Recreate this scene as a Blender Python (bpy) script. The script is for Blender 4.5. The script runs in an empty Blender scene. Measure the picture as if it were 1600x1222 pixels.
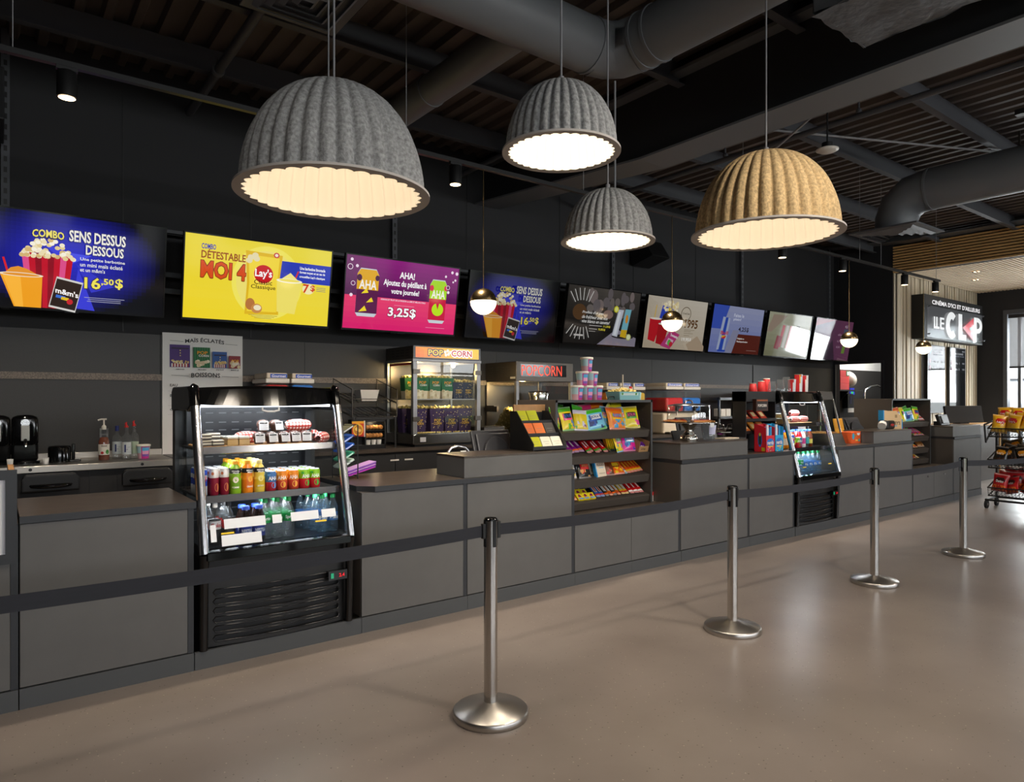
import bpy, bmesh, math, random
from mathutils import Vector, Matrix
random.seed(7)
S = bpy.context.scene
COL = S.collection
PI = math.pi
# ---------------------------------------------------------------- camera
cam_d = bpy.data.cameras.new('camera')
cam = bpy.data.objects.new('camera', cam_d); COL.objects.link(cam)
cam_d.sensor_width = 36.0; cam_d.lens = 36.0 * 1067 / 1600
cam_d.shift_y = 11.0 / 1600; cam_d.clip_start = 0.05; cam_d.clip_end = 200
ang = math.atan2(2205 - 800, 1067)            # the counter runs along +X
cam.location = (0, 0, 1.5)
cam.rotation_euler = (PI / 2, 0, ang - PI / 2)
S.camera = cam
# ---------------------------------------------------------------- exposure, world, daylight
vs = S.view_settings
vs.view_transform = 'Standard'; vs.look = 'None'; vs.exposure = 0.0; vs.gamma = 1.0; vs.use_curve_mapping = False
cy = S.cycles
cy.max_bounces = 7; cy.diffuse_bounces = 3; cy.glossy_bounces = 3; cy.transmission_bounces = 4; cy.transparent_max_bounces = 14
cy.caustics_reflective = False; cy.caustics_refractive = False; cy.sample_clamp_indirect = 3.0; cy.use_denoising = True
W = bpy.data.worlds.new('sky'); S.world = W; W.use_nodes = True
nt = W.node_tree; bg = nt.nodes['Background']
sky = nt.nodes.new('ShaderNodeTexSky'); sky.sky_type = 'HOSEK_WILKIE'; sky.sun_direction = (-0.55, -0.45, 0.7); sky.turbidity = 4.0
nt.links.new(sky.outputs[0], bg.inputs[0]); bg.inputs[1].default_value = 4.0

def light(name, kind, loc, energy, col=(1, 1, 1), size=0.1, rot=None, aim=None, parent=None, **kw):
    d = bpy.data.lights.new(name, kind); d.energy = energy; d.color = col
    if kind == 'AREA':
        d.shape = 'RECTANGLE'; d.size = size if not isinstance(size, tuple) else size[0]
        d.size_y = d.size if not isinstance(size, tuple) else size[1]
    else: d.shadow_soft_size = size
    for k, v in kw.items(): setattr(d, k, v)
    o = bpy.data.objects.new(name, d); COL.objects.link(o); o.location = loc
    if aim is not None: o.rotation_euler = Vector(aim).to_track_quat('-Z', 'Y').to_euler()
    if rot: o.rotation_euler = rot
    if parent: o.parent = parent
    return o
sun = bpy.data.lights.new('sun', 'SUN'); sun.energy = 14.0; sun.angle = 0.01; sun.color = (1, .96, .9)
suno = bpy.data.objects.new('sun', sun); COL.objects.link(suno); suno.rotation_euler = Vector((0.55, 0.45, -0.7)).to_track_quat('-Z', 'Y').to_euler()
# daylight entering by the front windows (behind the camera) and the end window
WINX = [(-2.6, 0.2), (0.7, 3.5), (4.0, 6.8), (7.3, 10.1), (10.6, 13.4), (13.9, 16.7)]
YS = -6.5
for i, (a, b) in enumerate(WINX):
    light('daylight', 'AREA', ((a + b) / 2, YS - 0.25, 2.7), 105, (0.97, 0.98, 1.0), (b - a, 0.9), aim=(0, 1, -0.12))
light('daylight', 'AREA', (18.3, 3.9, 2.3), 420, (0.96, 0.98, 1.0), (2.8, 1.8), aim=(-1, 0, -0.05))

# ---------------------------------------------------------------- materials
def lin(h):
    if not isinstance(h, str): return tuple(h)
    h = h.lstrip('#'); o = []
    for i in (0, 2, 4):
        c = int(h[i:i + 2], 16) / 255
        o.append(c / 12.92 if c <= 0.04045 else ((c + 0.055) / 1.055) ** 2.4)
    return tuple(o)
MT = {}
def mat(name, col=(0.5, 0.5, 0.5), rough=0.5, metal=0.0, emit=None, est=1.0, noise=0, nscale=40, bump=0, stretch=(1, 1, 1), attr=False, spec=0.5, coat=0, coord='Object'):
    m = bpy.data.materials.new(name); m.use_nodes = True; MT[name] = m
    t = m.node_tree; b = t.nodes['Principled BSDF']; c = lin(col)
    b.inputs['Base Color'].default_value = (*c, 1); b.inputs['Roughness'].default_value = rough
    b.inputs['Metallic'].default_value = metal; b.inputs['Specular IOR Level'].default_value = spec
    b.inputs['Coat Weight'].default_value = coat
    if emit is not None:
        b.inputs['Emission Color'].default_value = (*lin(emit), 1); b.inputs['Emission Strength'].default_value = est
    if attr:
        a = t.nodes.new('ShaderNodeAttribute'); a.attribute_name = 'Col'
        t.links.new(a.outputs['Color'], b.inputs['Base Color' if attr != 'emit' else 'Emission Color'])
        if attr == 'emit': b.inputs['Emission Strength'].default_value = est
    if noise or bump:
        tc = t.nodes.new('ShaderNodeTexCoord'); mp = t.nodes.new('ShaderNodeMapping'); mp.inputs['Scale'].default_value = stretch
        n = t.nodes.new('ShaderNodeTexNoise'); n.inputs['Scale'].default_value = nscale; n.inputs['Detail'].default_value = 5
        t.links.new(tc.outputs[coord], mp.inputs[0]); t.links.new(mp.outputs[0], n.inputs['Vector'])
        if noise:
            r = t.nodes.new('ShaderNodeMapRange'); r.inputs['From Min'].default_value = 0.3; r.inputs['From Max'].default_value = 0.7
            r.inputs['To Min'].default_value = 1 - noise; r.inputs['To Max'].default_value = 1 + noise
            mx = t.nodes.new('ShaderNodeMix'); mx.data_type = 'RGBA'; mx.blend_type = 'MULTIPLY'; mx.inputs[0].default_value = 1
            mx.inputs[6].default_value = (*c, 1)
            t.links.new(n.outputs[0], r.inputs[0]); t.links.new(r.outputs[0], mx.inputs[7]); t.links.new(mx.outputs[2], b.inputs['Base Color'])
        if bump:
            bp = t.nodes.new('ShaderNodeBump'); bp.inputs['Strength'].default_value = bump; bp.inputs['Distance'].default_value = 0.01
            t.links.new(n.outputs[0], bp.inputs['Height']); t.links.new(bp.outputs[0], b.inputs['Normal'])
    return m
def glassmat(name, tint=(1, 1, 1), rough=0.02, refl=1.0, attr=False, body=0.0):
    m = bpy.data.materials.new(name); m.use_nodes = True; MT[name] = m; t = m.node_tree
    t.nodes.remove(t.nodes['Principled BSDF']); out = t.nodes['Material Output']
    tr = t.nodes.new('ShaderNodeBsdfTransparent'); tr.inputs[0].default_value = (*tint, 1)
    gl = t.nodes.new('ShaderNodeBsdfGlossy'); gl.inputs['Roughness'].default_value = rough
    fr = t.nodes.new('ShaderNodeLayerWeight'); fr.inputs[0].default_value = 0.5      # Schlick reflectance, the same from both sides
    pw = t.nodes.new('ShaderNodeMath'); pw.operation = 'POWER'; pw.inputs[1].default_value = 5.0
    ml = t.nodes.new('ShaderNodeMath'); ml.operation = 'MULTIPLY_ADD'; ml.inputs[1].default_value = 0.6 * refl; ml.inputs[2].default_value = 0.03 * refl
    mx = t.nodes.new('ShaderNodeMixShader'); t.links.new(fr.outputs['Facing'], pw.inputs[0]); t.links.new(pw.outputs[0], ml.inputs[0]); t.links.new(ml.outputs[0], mx.inputs[0])
    src = tr
    if body:
        df = t.nodes.new('ShaderNodeBsdfDiffuse'); df.inputs[0].default_value = (*tint, 1)
        m2 = t.nodes.new('ShaderNodeMixShader'); m2.inputs[0].default_value = body
        t.links.new(tr.outputs[0], m2.inputs[1]); t.links.new(df.outputs[0], m2.inputs[2]); src = m2
    t.links.new(src.outputs[0], mx.inputs[1]); t.links.new(gl.outputs[0], mx.inputs[2]); t.links.new(mx.outputs[0], out.inputs[0])
    return m
mat('panel', '5a5958', 0.5, noise=0.05, nscale=6)
mat('panel_side', '4a443f', 0.5)
mat('trim', '26282c', 0.42)
mat('worktop', '473f38', 0.30, noise=0.28, nscale=9, stretch=(1, 2.5, 1))
mat('kick', '484a4c', 0.5)
mat('wall_up', '212124', 0.75)
mat('wall_low', '2f2d2b', 0.5, noise=0.35, nscale=260)
mat('ledge', '7d7064', 0.55, noise=0.6, nscale=150)
mat('deck', '5e5651', 0.7)
mat('beam', '4e5055', 0.6)
mat('duct', '6a6d71', 0.5)
mat('duct_wrap', '585b5f', 0.55, noise=0.2, nscale=14, bump=0.9)
mat('steel_top', 'bdb6ac', 0.36, 1.0)
mat('steel_base', 'bdb8b2', 0.32, 1.0)
mat('steel', 'c4c0ba', 0.17, 1.0, noise=0.06, nscale=60, stretch=(1, 1, 0.03))
mat('steel_flat', 'b5b0aa', 0.20, 1.0, noise=0.08, nscale=40, stretch=(0.05, 1, 1))
mat('steel_dark', '6b6660', 0.38, 1.0)
mat('alu', 'cfcfd2', 0.22, 1.0)
mat('rail', '8e9096', 0.16, 1.0)
mat('chrome', 'e6e3de', 0.06, 1.0)
mat('brass', '8f7a58', 0.25, 1.0)
mat('black_gloss', '0c0c0d', 0.1)
mat('alu_soft', '98989a', 0.42, 0.8)
mat('black', '131314', 0.45)
mat('black_soft', '1b1b1d', 0.6)
mat('rubber', '161617', 0.7)
mat('belt', '22232a', 0.75, noise=0.1, nscale=90, stretch=(0.1, 1, 1))
mat('cord', '8d8d90', 0.5)
mat('wire', '55504a', 0.35, 0.8)
mat('white', 'e4e1dc', 0.45)
mat('plastic_white', 'd8d2c8', 0.4)
mat('cream', 'd9cbb4', 0.5)
mat('felt_grey', '959697', 0.95, noise=0.35, nscale=70, bump=0.5)
mat('felt_tan', 'c2a67a', 0.95, noise=0.3, nscale=70, bump=0.5)
mat('rim', 'b8b2ae', 0.8)
mat('lining', 'f2ead8', 0.9, emit='ffe8c8', est=0.48)
mat('lining_hot', 'f4ead8', 0.9, emit='fff0d6', est=0.85)
mat('bulb', 'ffffff', 0.4, emit='ffe2b4', est=5.0)
mat('lamp', 'ffffff', 0.4, emit='ffdca8', est=9)
mat('cool_strip', 'ffffff', 0.4, emit='eaf2ff', est=3.0)
mat('slat_wood', 'd0a66a', 0.55, noise=0.18, nscale=10, stretch=(1, 0.15, 1))
mat('slat_gap', '15120f', 0.8)
mat('ribbed', 'cdbfa6', 0.6, noise=0.2, nscale=8, stretch=(1, 1, 0.06))
mat('soffit', 'e2d0b4', 0.7)
mat('wood', 'b98a58', 0.5, noise=0.15, nscale=12, stretch=(1, 6, 1))
mat('wood_edge', 'c79a5c', 0.5)
mat('kraft', 'b08a5c', 0.7)
mat('felt_dark', '2a2624', 0.9)
mat('paper', 'f0efec', 0.6, attr=True)
mat('foil', 'ffffff', 0.28, attr=True, coat=0.3)
mat('metal_can', 'ffffff', 0.25, attr=True, metal=0.15)
mat('screen', '050505', 0.09, attr='emit', est=0.92, spec=0.4)
mat('cooler_in', '2a2c30', 0.3, 0.4)
mat('pos', '2e2e32', 0.38)
mat('screen_dim', '050505', 0.05, attr='emit', est=0.55, spec=0.9)
mat('backlit', '101010', 0.2, attr='emit', est=1.0)
mat('neon', 'ff5040', 0.4, emit='ff3a22', est=2.2)
mat('popcorn', 'f2d684', 0.8, noise=0.15, nscale=50)
mat('red', 'c8201c', 0.3)
mat('slush_red', 'd4101a', 0.25, coat=0.4)
mat('slush_blue', '1478d8', 0.25, coat=0.4)
mat('slush_orange', 'e88818', 0.25, coat=0.4)
mat('slush_yellow', 'e6b93c', 0.25, coat=0.4)
mat('pastry', 'b5793c', 0.6, noise=0.3, nscale=40)
mat('pastry_dark', '5b3420', 0.6, noise=0.3, nscale=40)
mat('cola', '1a0d08', 0.1)
mat('syrup', '7a3412', 0.12)
mat('leaf', '4f7a34', 0.7)
mat('bark', '4a3a2a', 0.9)
mat('facade', 'd9dde0', 0.8, emit='d9dde0', est=0.0)
mat('asphalt', '8f9093', 0.9)
mat('lawn', '6f9a3a', 0.9)
mat('ceil_white', 'e8e8e6', 0.7)
glassmat('glass', (0.96, 0.98, 0.98), 0.01, 0.7)
glassmat('glass_low', (0.95, 0.98, 1.0), 0.02, 1.0)
glassmat('glass_soft', (0.96, 0.98, 0.98), 0.02, 0.25)
glassmat('dome', (0.97, 0.98, 0.98), 0.02, 2.6)
glassmat('clear', (0.93, 0.95, 0.96), 0.04, 1.5, body=0.035)
glassmat('clear_blue', (0.74, 0.88, 0.97), 0.04, 1.5, body=0.05)
glassmat('blind', (0.62, 0.62, 0.63), 0.5, 0.3, body=0.35)

# polished concrete with dark and pale chips
def floor_mat():
    m = mat('floor', '8a7a6b', 0.28); t = m.node_tree; b = t.nodes['Principled BSDF']
    tc = t.nodes.new('ShaderNodeTexCoord')
    n = t.nodes.new('ShaderNodeTexNoise'); n.inputs['Scale'].default_value = 1.3; n.inputs['Detail'].default_value = 6
    r = t.nodes.new('ShaderNodeValToRGB'); e = r.color_ramp.elements
    e[0].position = 0.3; e[0].color = (*lin('7b7069'), 1); e[1].position = 0.7; e[1].color = (*lin('8f847c'), 1)
    t.links.new(tc.outputs['Object'], n.inputs['Vector']); t.links.new(n.outputs[0], r.inputs[0])
    v = t.nodes.new('ShaderNodeTexVoronoi'); v.inputs['Scale'].default_value = 42
    t.links.new(tc.outputs['Object'], v.inputs['Vector'])
    lt = t.nodes.new('ShaderNodeMath'); lt.operation = 'LESS_THAN'; lt.inputs[1].default_value = 0.13
    t.links.new(v.outputs['Distance'], lt.inputs[0])
    sp = t.nodes.new('ShaderNodeSeparateColor'); t.links.new(v.outputs['Color'], sp.inputs[0])
    g1 = t.nodes.new('ShaderNodeMath'); g1.operation = 'GREATER_THAN'; g1.inputs[1].default_value = 0.55; t.links.new(sp.outputs[0], g1.inputs[0])
    mu = t.nodes.new('ShaderNodeMath'); mu.operation = 'MULTIPLY'; t.links.new(lt.outputs[0], mu.inputs[0]); t.links.new(g1.outputs[0], mu.inputs[1])
    chip = t.nodes.new('ShaderNodeValToRGB'); chip.color_ramp.interpolation = 'CONSTANT'
    chip.color_ramp.elements[0].color = (*lin('4a4038'), 1); chip.color_ramp.elements[1].position = 0.6; chip.color_ramp.elements[1].color = (*lin('b5a796'), 1)
    t.links.new(sp.outputs[1], chip.inputs[0])
    mx = t.nodes.new('ShaderNodeMix'); mx.data_type = 'RGBA'
    t.links.new(mu.outputs[0], mx.inputs[0]); t.links.new(r.outputs[0], mx.inputs[6]); t.links.new(chip.outputs[0], mx.inputs[7])
    t.links.new(mx.outputs[2], b.inputs['Base Color'])
floor_mat()

# ---------------------------------------------------------------- mesh helper
class MB:
    def __init__(s): s.v = []; s.f = []; s.m = []; s.c = []; s.sm = []; s.T = None
    def add(s, vs, fs, c=(1, 1, 1), m=0, sm=False):
        k = len(s.v)
        if s.T is not None: vs = [s.T @ Vector(p) for p in vs]
        s.v += [tuple(p) for p in vs]
        multi = isinstance(c, list)
        cc = None if multi else lin(c)
        for i, f in enumerate(fs):
            s.f.append([k + j for j in f]); s.m.append(m); s.sm.append(sm); s.c.append(lin(c[i]) if multi else cc)
        return s
    def box(s, x0, y0, z0, x1, y1, z1, c=(1, 1, 1), m=0):
        v = [(x0, y0, z0), (x1, y0, z0), (x1, y1, z0), (x0, y1, z0), (x0, y0, z1), (x1, y0, z1), (x1, y1, z1), (x0, y1, z1)]
        return s.add(v, [(3, 2, 1, 0), (4, 5, 6, 7), (0, 1, 5, 4), (1, 2, 6, 5), (2, 3, 7, 6), (3, 0, 4, 7)], c, m)
    def prism(s, poly, axis, a, b, c=(1, 1, 1), m=0):
        # poly: 2D points; axis x -> (y,z), y -> (x,z), z -> (x,y)
        def P(p, t): return {'x': (t, p[0], p[1]), 'y': (p[0], t, p[1]), 'z': (p[0], p[1], t)}[axis]
        n = len(poly); v = [P(p, a) for p in poly] + [P(p, b) for p in poly]
        fs = [tuple(range(n))[::-1], tuple(range(n, 2 * n))] + [(i, (i + 1) % n, n + (i + 1) % n, n + i) for i in range(n)]
        return s.add(v, fs, c, m)
    def lathe(s, prof, cx=0, cy=0, n=24, c=(1, 1, 1), m=0, sm=True, caps=True, z0=0):
        # prof: (r, z[, colour of the band above])
        v = []; fs = []; cs = []
        for p in prof:
            for i in range(n):
                t = 2 * PI * i / n; v.append((cx + p[0] * math.cos(t), cy + p[0] * math.sin(t), z0 + p[1]))
        for k in range(len(prof) - 1):
            for i in range(n):
                j = (i + 1) % n; fs.append((k * n + i, k * n + j, (k + 1) * n + j, (k + 1) * n + i)); cs.append(prof[k][2] if len(prof[k]) > 2 else c)
        s.add(v, fs, cs, m, sm)
        if caps:
            for k, rev in ((0, True), (len(prof) - 1, False)):
                if prof[k][0] > 1e-5:
                    ring = [v[k * n + i] for i in range(n)]
                    s.add(ring, [tuple(range(n))[::-1] if rev else tuple(range(n))], cs[0] if k == 0 else cs[-1], m)
        return s
    def tube(s, pts, r, n=8, c=(1, 1, 1), m=0, sm=True, closed=False):
        pts = [Vector(p) for p in pts]; N = len(pts); v = []; fs = []
        rr = r if isinstance(r, (list, tuple)) else [r] * N
        prev = None
        for i, p in enumerate(pts):
            if closed: d = pts[(i + 1) % N] - pts[i - 1]
            else: d = (pts[min(i + 1, N - 1)] - pts[max(i - 1, 0)])
            d.normalize()
            if prev is None:
                a = Vector((0, 0, 1)) if abs(d.z) < 0.9 else Vector((1, 0, 0))
                x = d.cross(a).normalized()
            else: x = (prev - d * prev.dot(d)).normalized()
            prev = x; y = d.cross(x)
            for k in range(n):
                t = 2 * PI * k / n; v.append(p + (x * math.cos(t) + y * math.sin(t)) * rr[i])
        M_ = N if closed else N - 1
        for i in range(M_):
            for k in range(n):
                a = i * n; b = ((i + 1) % N) * n; fs.append((a + k, a + (k + 1) % n, b + (k + 1) % n, b + k))
        s.add(v, fs, c, m, sm)
        if not closed:
            s.add(v[:n], [tuple(range(n))[::-1]], c, m); s.add(v[-n:], [tuple(range(n))], c, m)
        return s
    def grid(s, fn, nu, nv, c=(1, 1, 1), m=0, sm=True, cfn=None):
        v = [fn(i / nu, j / nv) for j in range(nv + 1) for i in range(nu + 1)]
        fs = []; cs = []
        for j in range(nv):
            for i in range(nu):
                a = j * (nu + 1) + i; fs.append((a, a + 1, a + nu + 2, a + nu + 1))
                cs.append(cfn((i + .5) / nu, (j + .5) / nv) if cfn else c)
        return s.add(v, fs, cs, m, sm)
    def sphere(s, cx, cy, cz, r, n=12, c=(1, 1, 1), m=0, sz=1.0, lo=-PI / 2, hi=PI / 2):
        k = max(3, n // 2)
        prof = [(max(r * math.cos(lo + (hi - lo) * i / k), 1e-6), r * sz * math.sin(lo + (hi - lo) * i / k)) for i in range(k + 1)]
        return s.lathe(prof, cx, cy, n, c, m, True, False, cz)
    def build(s, name, mats, parent=None, bevel=0, loc=None, rot=None, fix=True, seg=2):
        me = bpy.data.meshes.new(name); me.from_pydata(s.v, [], s.f)
        for mm in (mats if isinstance(mats, (list, tuple)) else [mats]): me.materials.append(MT[mm])
        me.polygons.foreach_set('material_index', s.m); me.polygons.foreach_set('use_smooth', s.sm)
        ca = me.color_attributes.new('Col', 'FLOAT_COLOR', 'CORNER'); buf = []
        for f, c in zip(s.f, s.c): buf += [c[0], c[1], c[2], 1.0] * len(f)
        ca.data.foreach_set('color', buf)
        if fix and len(s.f) < 60000:
            b = bmesh.new(); b.from_mesh(me); bmesh.ops.recalc_face_normals(b, faces=b.faces); b.to_mesh(me); b.free()
        me.update()
        o = bpy.data.objects.new(name, me); COL.objects.link(o)
        if parent is not None: o.parent = parent
        if loc: o.location = loc
        if rot: o.rotation_euler = rot
        if bevel:
            bm_ = o.modifiers.new('edge', 'BEVEL'); bm_.width = bevel; bm_.segments = seg; bm_.limit_method = 'ANGLE'; bm_.angle_limit = 0.7
        return o
def B(*a, **k): return MB().box(*a, **k)
def tag(o, label=None, cat=None, group=None, kind=None):
    if label: o['label'] = label
    if cat: o['category'] = cat
    if group: o['group'] = group
    if kind: o['kind'] = kind
    return o
def thing(name, label, cat, loc=(0, 0, 0), rotz=0, group=None, rot=None):
    o = bpy.data.objects.new(name, None); COL.objects.link(o); o.empty_display_size = 0.05
    o.location = loc; o.rotation_euler = rot or (0, 0, rotz)
    return tag(o, label, cat, group)
KIDS = {}
def kids(o): return [c for c in bpy.data.objects if c.parent == o]
def dup(o, loc=None, rotz=None, label=None, group=None, parent=None, rot=None, _k=None):
    c = o.copy(); COL.objects.link(c)
    if parent is not None: c.parent = parent
    if loc is not None: c.location = loc
    if rotz is not None: c.rotation_euler = (0, 0, rotz)
    if rot is not None: c.rotation_euler = rot
    if label: c['label'] = label
    if group: c['group'] = group
    key = o.name
    if key not in KIDS: KIDS[key] = kids(o)
    for ch in KIDS[key]: dup(ch, parent=c)
    return c
def struct(name, mb, m, parent=None, **k):
    o = mb.build(name, m, parent, **k)
    if parent is None: o['kind'] = 'structure'
    return o

# ---------------------------------------------------------------- lettering and flat print
TXT = {}
def text2d(s, bold=0.0, spacing=1.0):
    bold = min(bold, 0.024)
    k = (s, bold, spacing)
    if k not in TXT:
        cu = bpy.data.curves.new('t', 'FONT'); cu.body = s; cu.resolution_u = 2; cu.offset = bold; cu.space_character = spacing
        cu.align_x = 'CENTER'
        ob = bpy.data.objects.new('t', cu); me = bpy.data.meshes.new_from_object(ob)
        v = [(p.co.x, p.co.y) for p in me.vertices]; f = [tuple(q.vertices) for q in me.polygons]
        bpy.data.objects.remove(ob); bpy.data.meshes.remove(me); bpy.data.curves.remove(cu)
        xs = [p[0] for p in v]; ys = [p[1] for p in v]; x0, x1, y0, y1 = min(xs), max(xs), min(ys), max(ys)
        TXT[k] = ([((x - x0) / (x1 - x0), (y - y0) / (y1 - y0)) for x, y in v], f)
    return TXT[k]
class Art(MB):
    """flat print in the x-z plane facing -y; every layer sits a hair in front of the one before"""
    def __init__(s, fn=None, eps=0.0004, w=1.0, h=1.0):
        MB.__init__(s); s.L = 0; s.eps = eps; s.fn = fn or (lambda x, z, y: (x, y, z)); s.w = w; s.h = h
    def put(s, pts, fs, c):
        y = -s.L * s.eps; s.L += 1
        s.add([s.fn(p[0] * s.w, p[1] * s.h, y) for p in pts], fs, c)
    def rect(s, x0, z0, x1, z1, c): s.put([(x0, z0), (x1, z0), (x1, z1), (x0, z1)], [(0, 1, 2, 3)], c); return s
    def poly(s, pts, c): s.put(pts, [tuple(range(len(pts)))], c); return s
    def ell(s, x, z, rx, rz, c, n=28, a0=0, a1=2 * PI):
        return s.poly([(x + rx * math.cos(a0 + (a1 - a0) * i / n), z + rz * math.sin(a0 + (a1 - a0) * i / n)) for i in range(n if a1 - a0 > 6.28 else n + 1)], c)
    def line(s, x0, z0, x1, z1, t, c):
        dx, dz = (x1 - x0) * s.w, (z1 - z0) * s.h; l = math.hypot(dx, dz) or 1; nx, nz = -dz / l * t / 2, dx / l * t / 2
        return s.poly([(x0 + nx / s.w, z0 + nz / s.h), (x0 - nx / s.w, z0 - nz / s.h), (x1 - nx / s.w, z1 - nz / s.h), (x1 + nx / s.w, z1 + nz / s.h)], c)
    def shade(s, x0, z0, x1, z1, cf, nu=24, nv=14):
        pts = [(x0 + (x1 - x0) * i / nu, z0 + (z1 - z0) * j / nv) for j in range(nv + 1) for i in range(nu + 1)]
        fs = []; cs = []
        for j in range(nv):
            for i in range(nu):
                a = j * (nu + 1) + i; fs.append((a, a + 1, a + nu + 2, a + nu + 1)); cs.append(cf((i + .5) / nu, (j + .5) / nv))
        s.put(pts, fs, cs); return s
    def text(s, t, x0, z0, x1, z1, c, bold=0.0, shear=0.0, arc=0.0, out=None, slope=0.0, og=0.05):
        v, f = text2d(t, bold)
        if out:
            vo, fo = text2d(t, bold); g = og * (z1 - z0)
            for ox, oz in ((-1, -1), (1, -1), (-1, 1), (1, 1), (0, -1.6)):
                s.put([(x0 + ox * g * s.h / s.w + p[0] * (x1 - x0) + shear * p[1], z0 + oz * g + p[1] * (z1 - z0) + slope * p[0]) for p in vo], fo, out); s.L -= .8
        s.put([(x0 + p[0] * (x1 - x0) + shear * p[1], z0 + p[1] * (z1 - z0) + arc * (1 - (2 * p[0] - 1) ** 2) + slope * p[0]) for p in v], f, c); return s
def mix(a, b, t):
    a = lin(a); b = lin(b); t = max(0, min(1, t)); return tuple(a[i] * (1 - t) + b[i] * t for i in range(3))
ORD = ['first', 'second', 'third', 'fourth', 'fifth', 'sixth', 'seventh', 'eighth', 'ninth', 'tenth', 'eleventh', 'twelfth', 'thirteenth', 'fourteenth', 'fifteenth', 'sixteenth']

# ================================================================ the setting
XW, XE, YN, YR, ZC = -3.2, 18.0, 7.2, 6.04, 4.62     # west wall, east wall, back wall, ribbed wall, roof deck
struct('floor', B(XW, YS, -0.1, XE, YR + .1, 0).box(XW, YR + .1, -.1, 19.5, 8.4, 0), 'floor')
# roof deck with ribs running front to back
mb = MB(); prof = []; x = XW; p = 0.2
while x < XE:
    prof += [(x, ZC), (x + 0.085, ZC), (x + 0.105, ZC - 0.055), (x + 0.165, ZC - 0.055), (x + 0.185, ZC)]; x += p
v = [(q[0], YS, q[1]) for q in prof] + [(q[0], YN, q[1]) for q in prof]; n = len(prof)
mb.add(v, [(i, i + 1, n + i + 1, n + i) for i in range(n - 1)])
struct('ceiling', mb, 'deck', fix=False)
struct('wall_back', B(XW, YN, 2.1, 13.8, YN + 0.15, ZC), 'wall_up')
mb = B(XW, YN - 0.012, 0, 1.26, YN + 0.15, 2.1)
for a, b in ((1.264, 2.66), (2.664, 5.2), (5.204, 8.2), (8.204, 10.9)): mb.box(a, YN - 0.012, 0, b, YN + 0.15, 2.1)
mb.box(10.95, YN, 0, 13.8, YN + 0.15, 2.1)
struct('wall_back_lower', mb, 'wall_low')
struct('trim_1', B(XW, YN - 0.03, 1.665, 10.9, YN - 0.012, 1.725), 'ledge')
mb = MB()
for sx in (-0.45, 0.95, 2.1, 4.75, 6.3, 7.8, 9.3): mb.box(sx, YN - 0.004, 2.12, sx + 0.006, YN, ZC - 0.3)
struct('trim_2', mb, 'black')
# end wall with the doorway
mb = B(13.8, YR, 0, 13.95, 6.25, ZC); mb.box(13.8, 7.15, 0, 13.95, YN + 0.15, ZC); mb.box(13.8, 6.25, 2.19, 13.95, 7.15, ZC)
struct('wall_end', mb, 'wall_up')
mb = B(13.77, 6.2, 0, 13.8, 6.25, 2.24); mb.box(13.77, 7.15, 0, 13.8, 7.2, 2.24); mb.box(13.77, 6.25, 2.19, 13.8, 7.15, 2.24)
struct('trim_3', mb, 'trim')
# service room behind the doorway
mb = B(13.95, 8.2, 0, 19.5, 8.3, 2.18).box(19.4, YR + .1, 0, 19.5, 8.2, 2.18); struct('wall_service', mb, 'wall_low')
struct('wall_service_upper', B(13.95, 8.2, 2.18, 19.5, 8.3, 3.0).box(13.95, 6.25, 3.0, 19.5, 8.3, 3.05).box(19.4, YR + .1, 2.18, 19.5, 8.2, 3.0), 'ceil_white')
# ribbed wall
mb = B(13.95, YR + 0.02, 0, XE, YR + 0.1, 3.92); x = 13.82; random.seed(3)
while x < XE - 0.02:
    w = random.choice((0.05, 0.06, 0.08)); dpt = random.choice((0.0, 0.012, 0.022)); mb.box(x, YR - dpt, 0, x + w - 0.012, YR + 0.02, 3.92); x += w
struct('wall_ribbed', mb, 'ribbed')
# east wall with a window
mb = B(XE, 5.5, 0, XE + 0.2, YR + 0.1, ZC); mb.box(XE, YS, 0, XE + 0.2, 2.3, ZC); mb.box(XE, 2.3, 3.42, XE + 0.2, 5.5, ZC); mb.box(XE, 2.3, 0, XE + 0.2, 5.5, 0.5)
struct('wall_east', mb, 'wall_up')
w1 = struct('window_1', B(XE - 0.02, 5.44, 0.45, XE + 0.16, 5.52, 3.46).box(XE - 0.02, 2.28, 0.45, XE + 0.16, 2.36, 3.46).box(XE - 0.02, 2.36, 3.36, XE + 0.16, 5.44, 3.46).box(XE - 0.02, 2.36, 0.45, XE + 0.16, 5.44, 0.53).box(XE + 0.03, 5.2, 0.53, XE + 0.12, 5.26, 3.36).box(XE + 0.03, 3.8, 0.53, XE + 0.12, 3.86, 3.36), 'beam')
B(XE + 0.07, 2.36, 0.53, XE + 0.08, 5.44, 3.36).build('window_pane', 'glass', w1)
bl = thing('roller_blind', 'translucent grey roller blind half lowered over the end window', 'blind', (XE, 3.9, 3.3))
B(-0.1, -1.5, -0.03, -0.03, 1.5, 0.05).build('cassette', 'black', bl)
B(-0.07, -1.48, -1.1, -0.065, 1.48, -0.03).build('fabric', 'blind', bl)
B(-0.085, -1.48, -1.14, -0.055, 1.48, -1.1).build('bottom_bar', 'black', bl)
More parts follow.
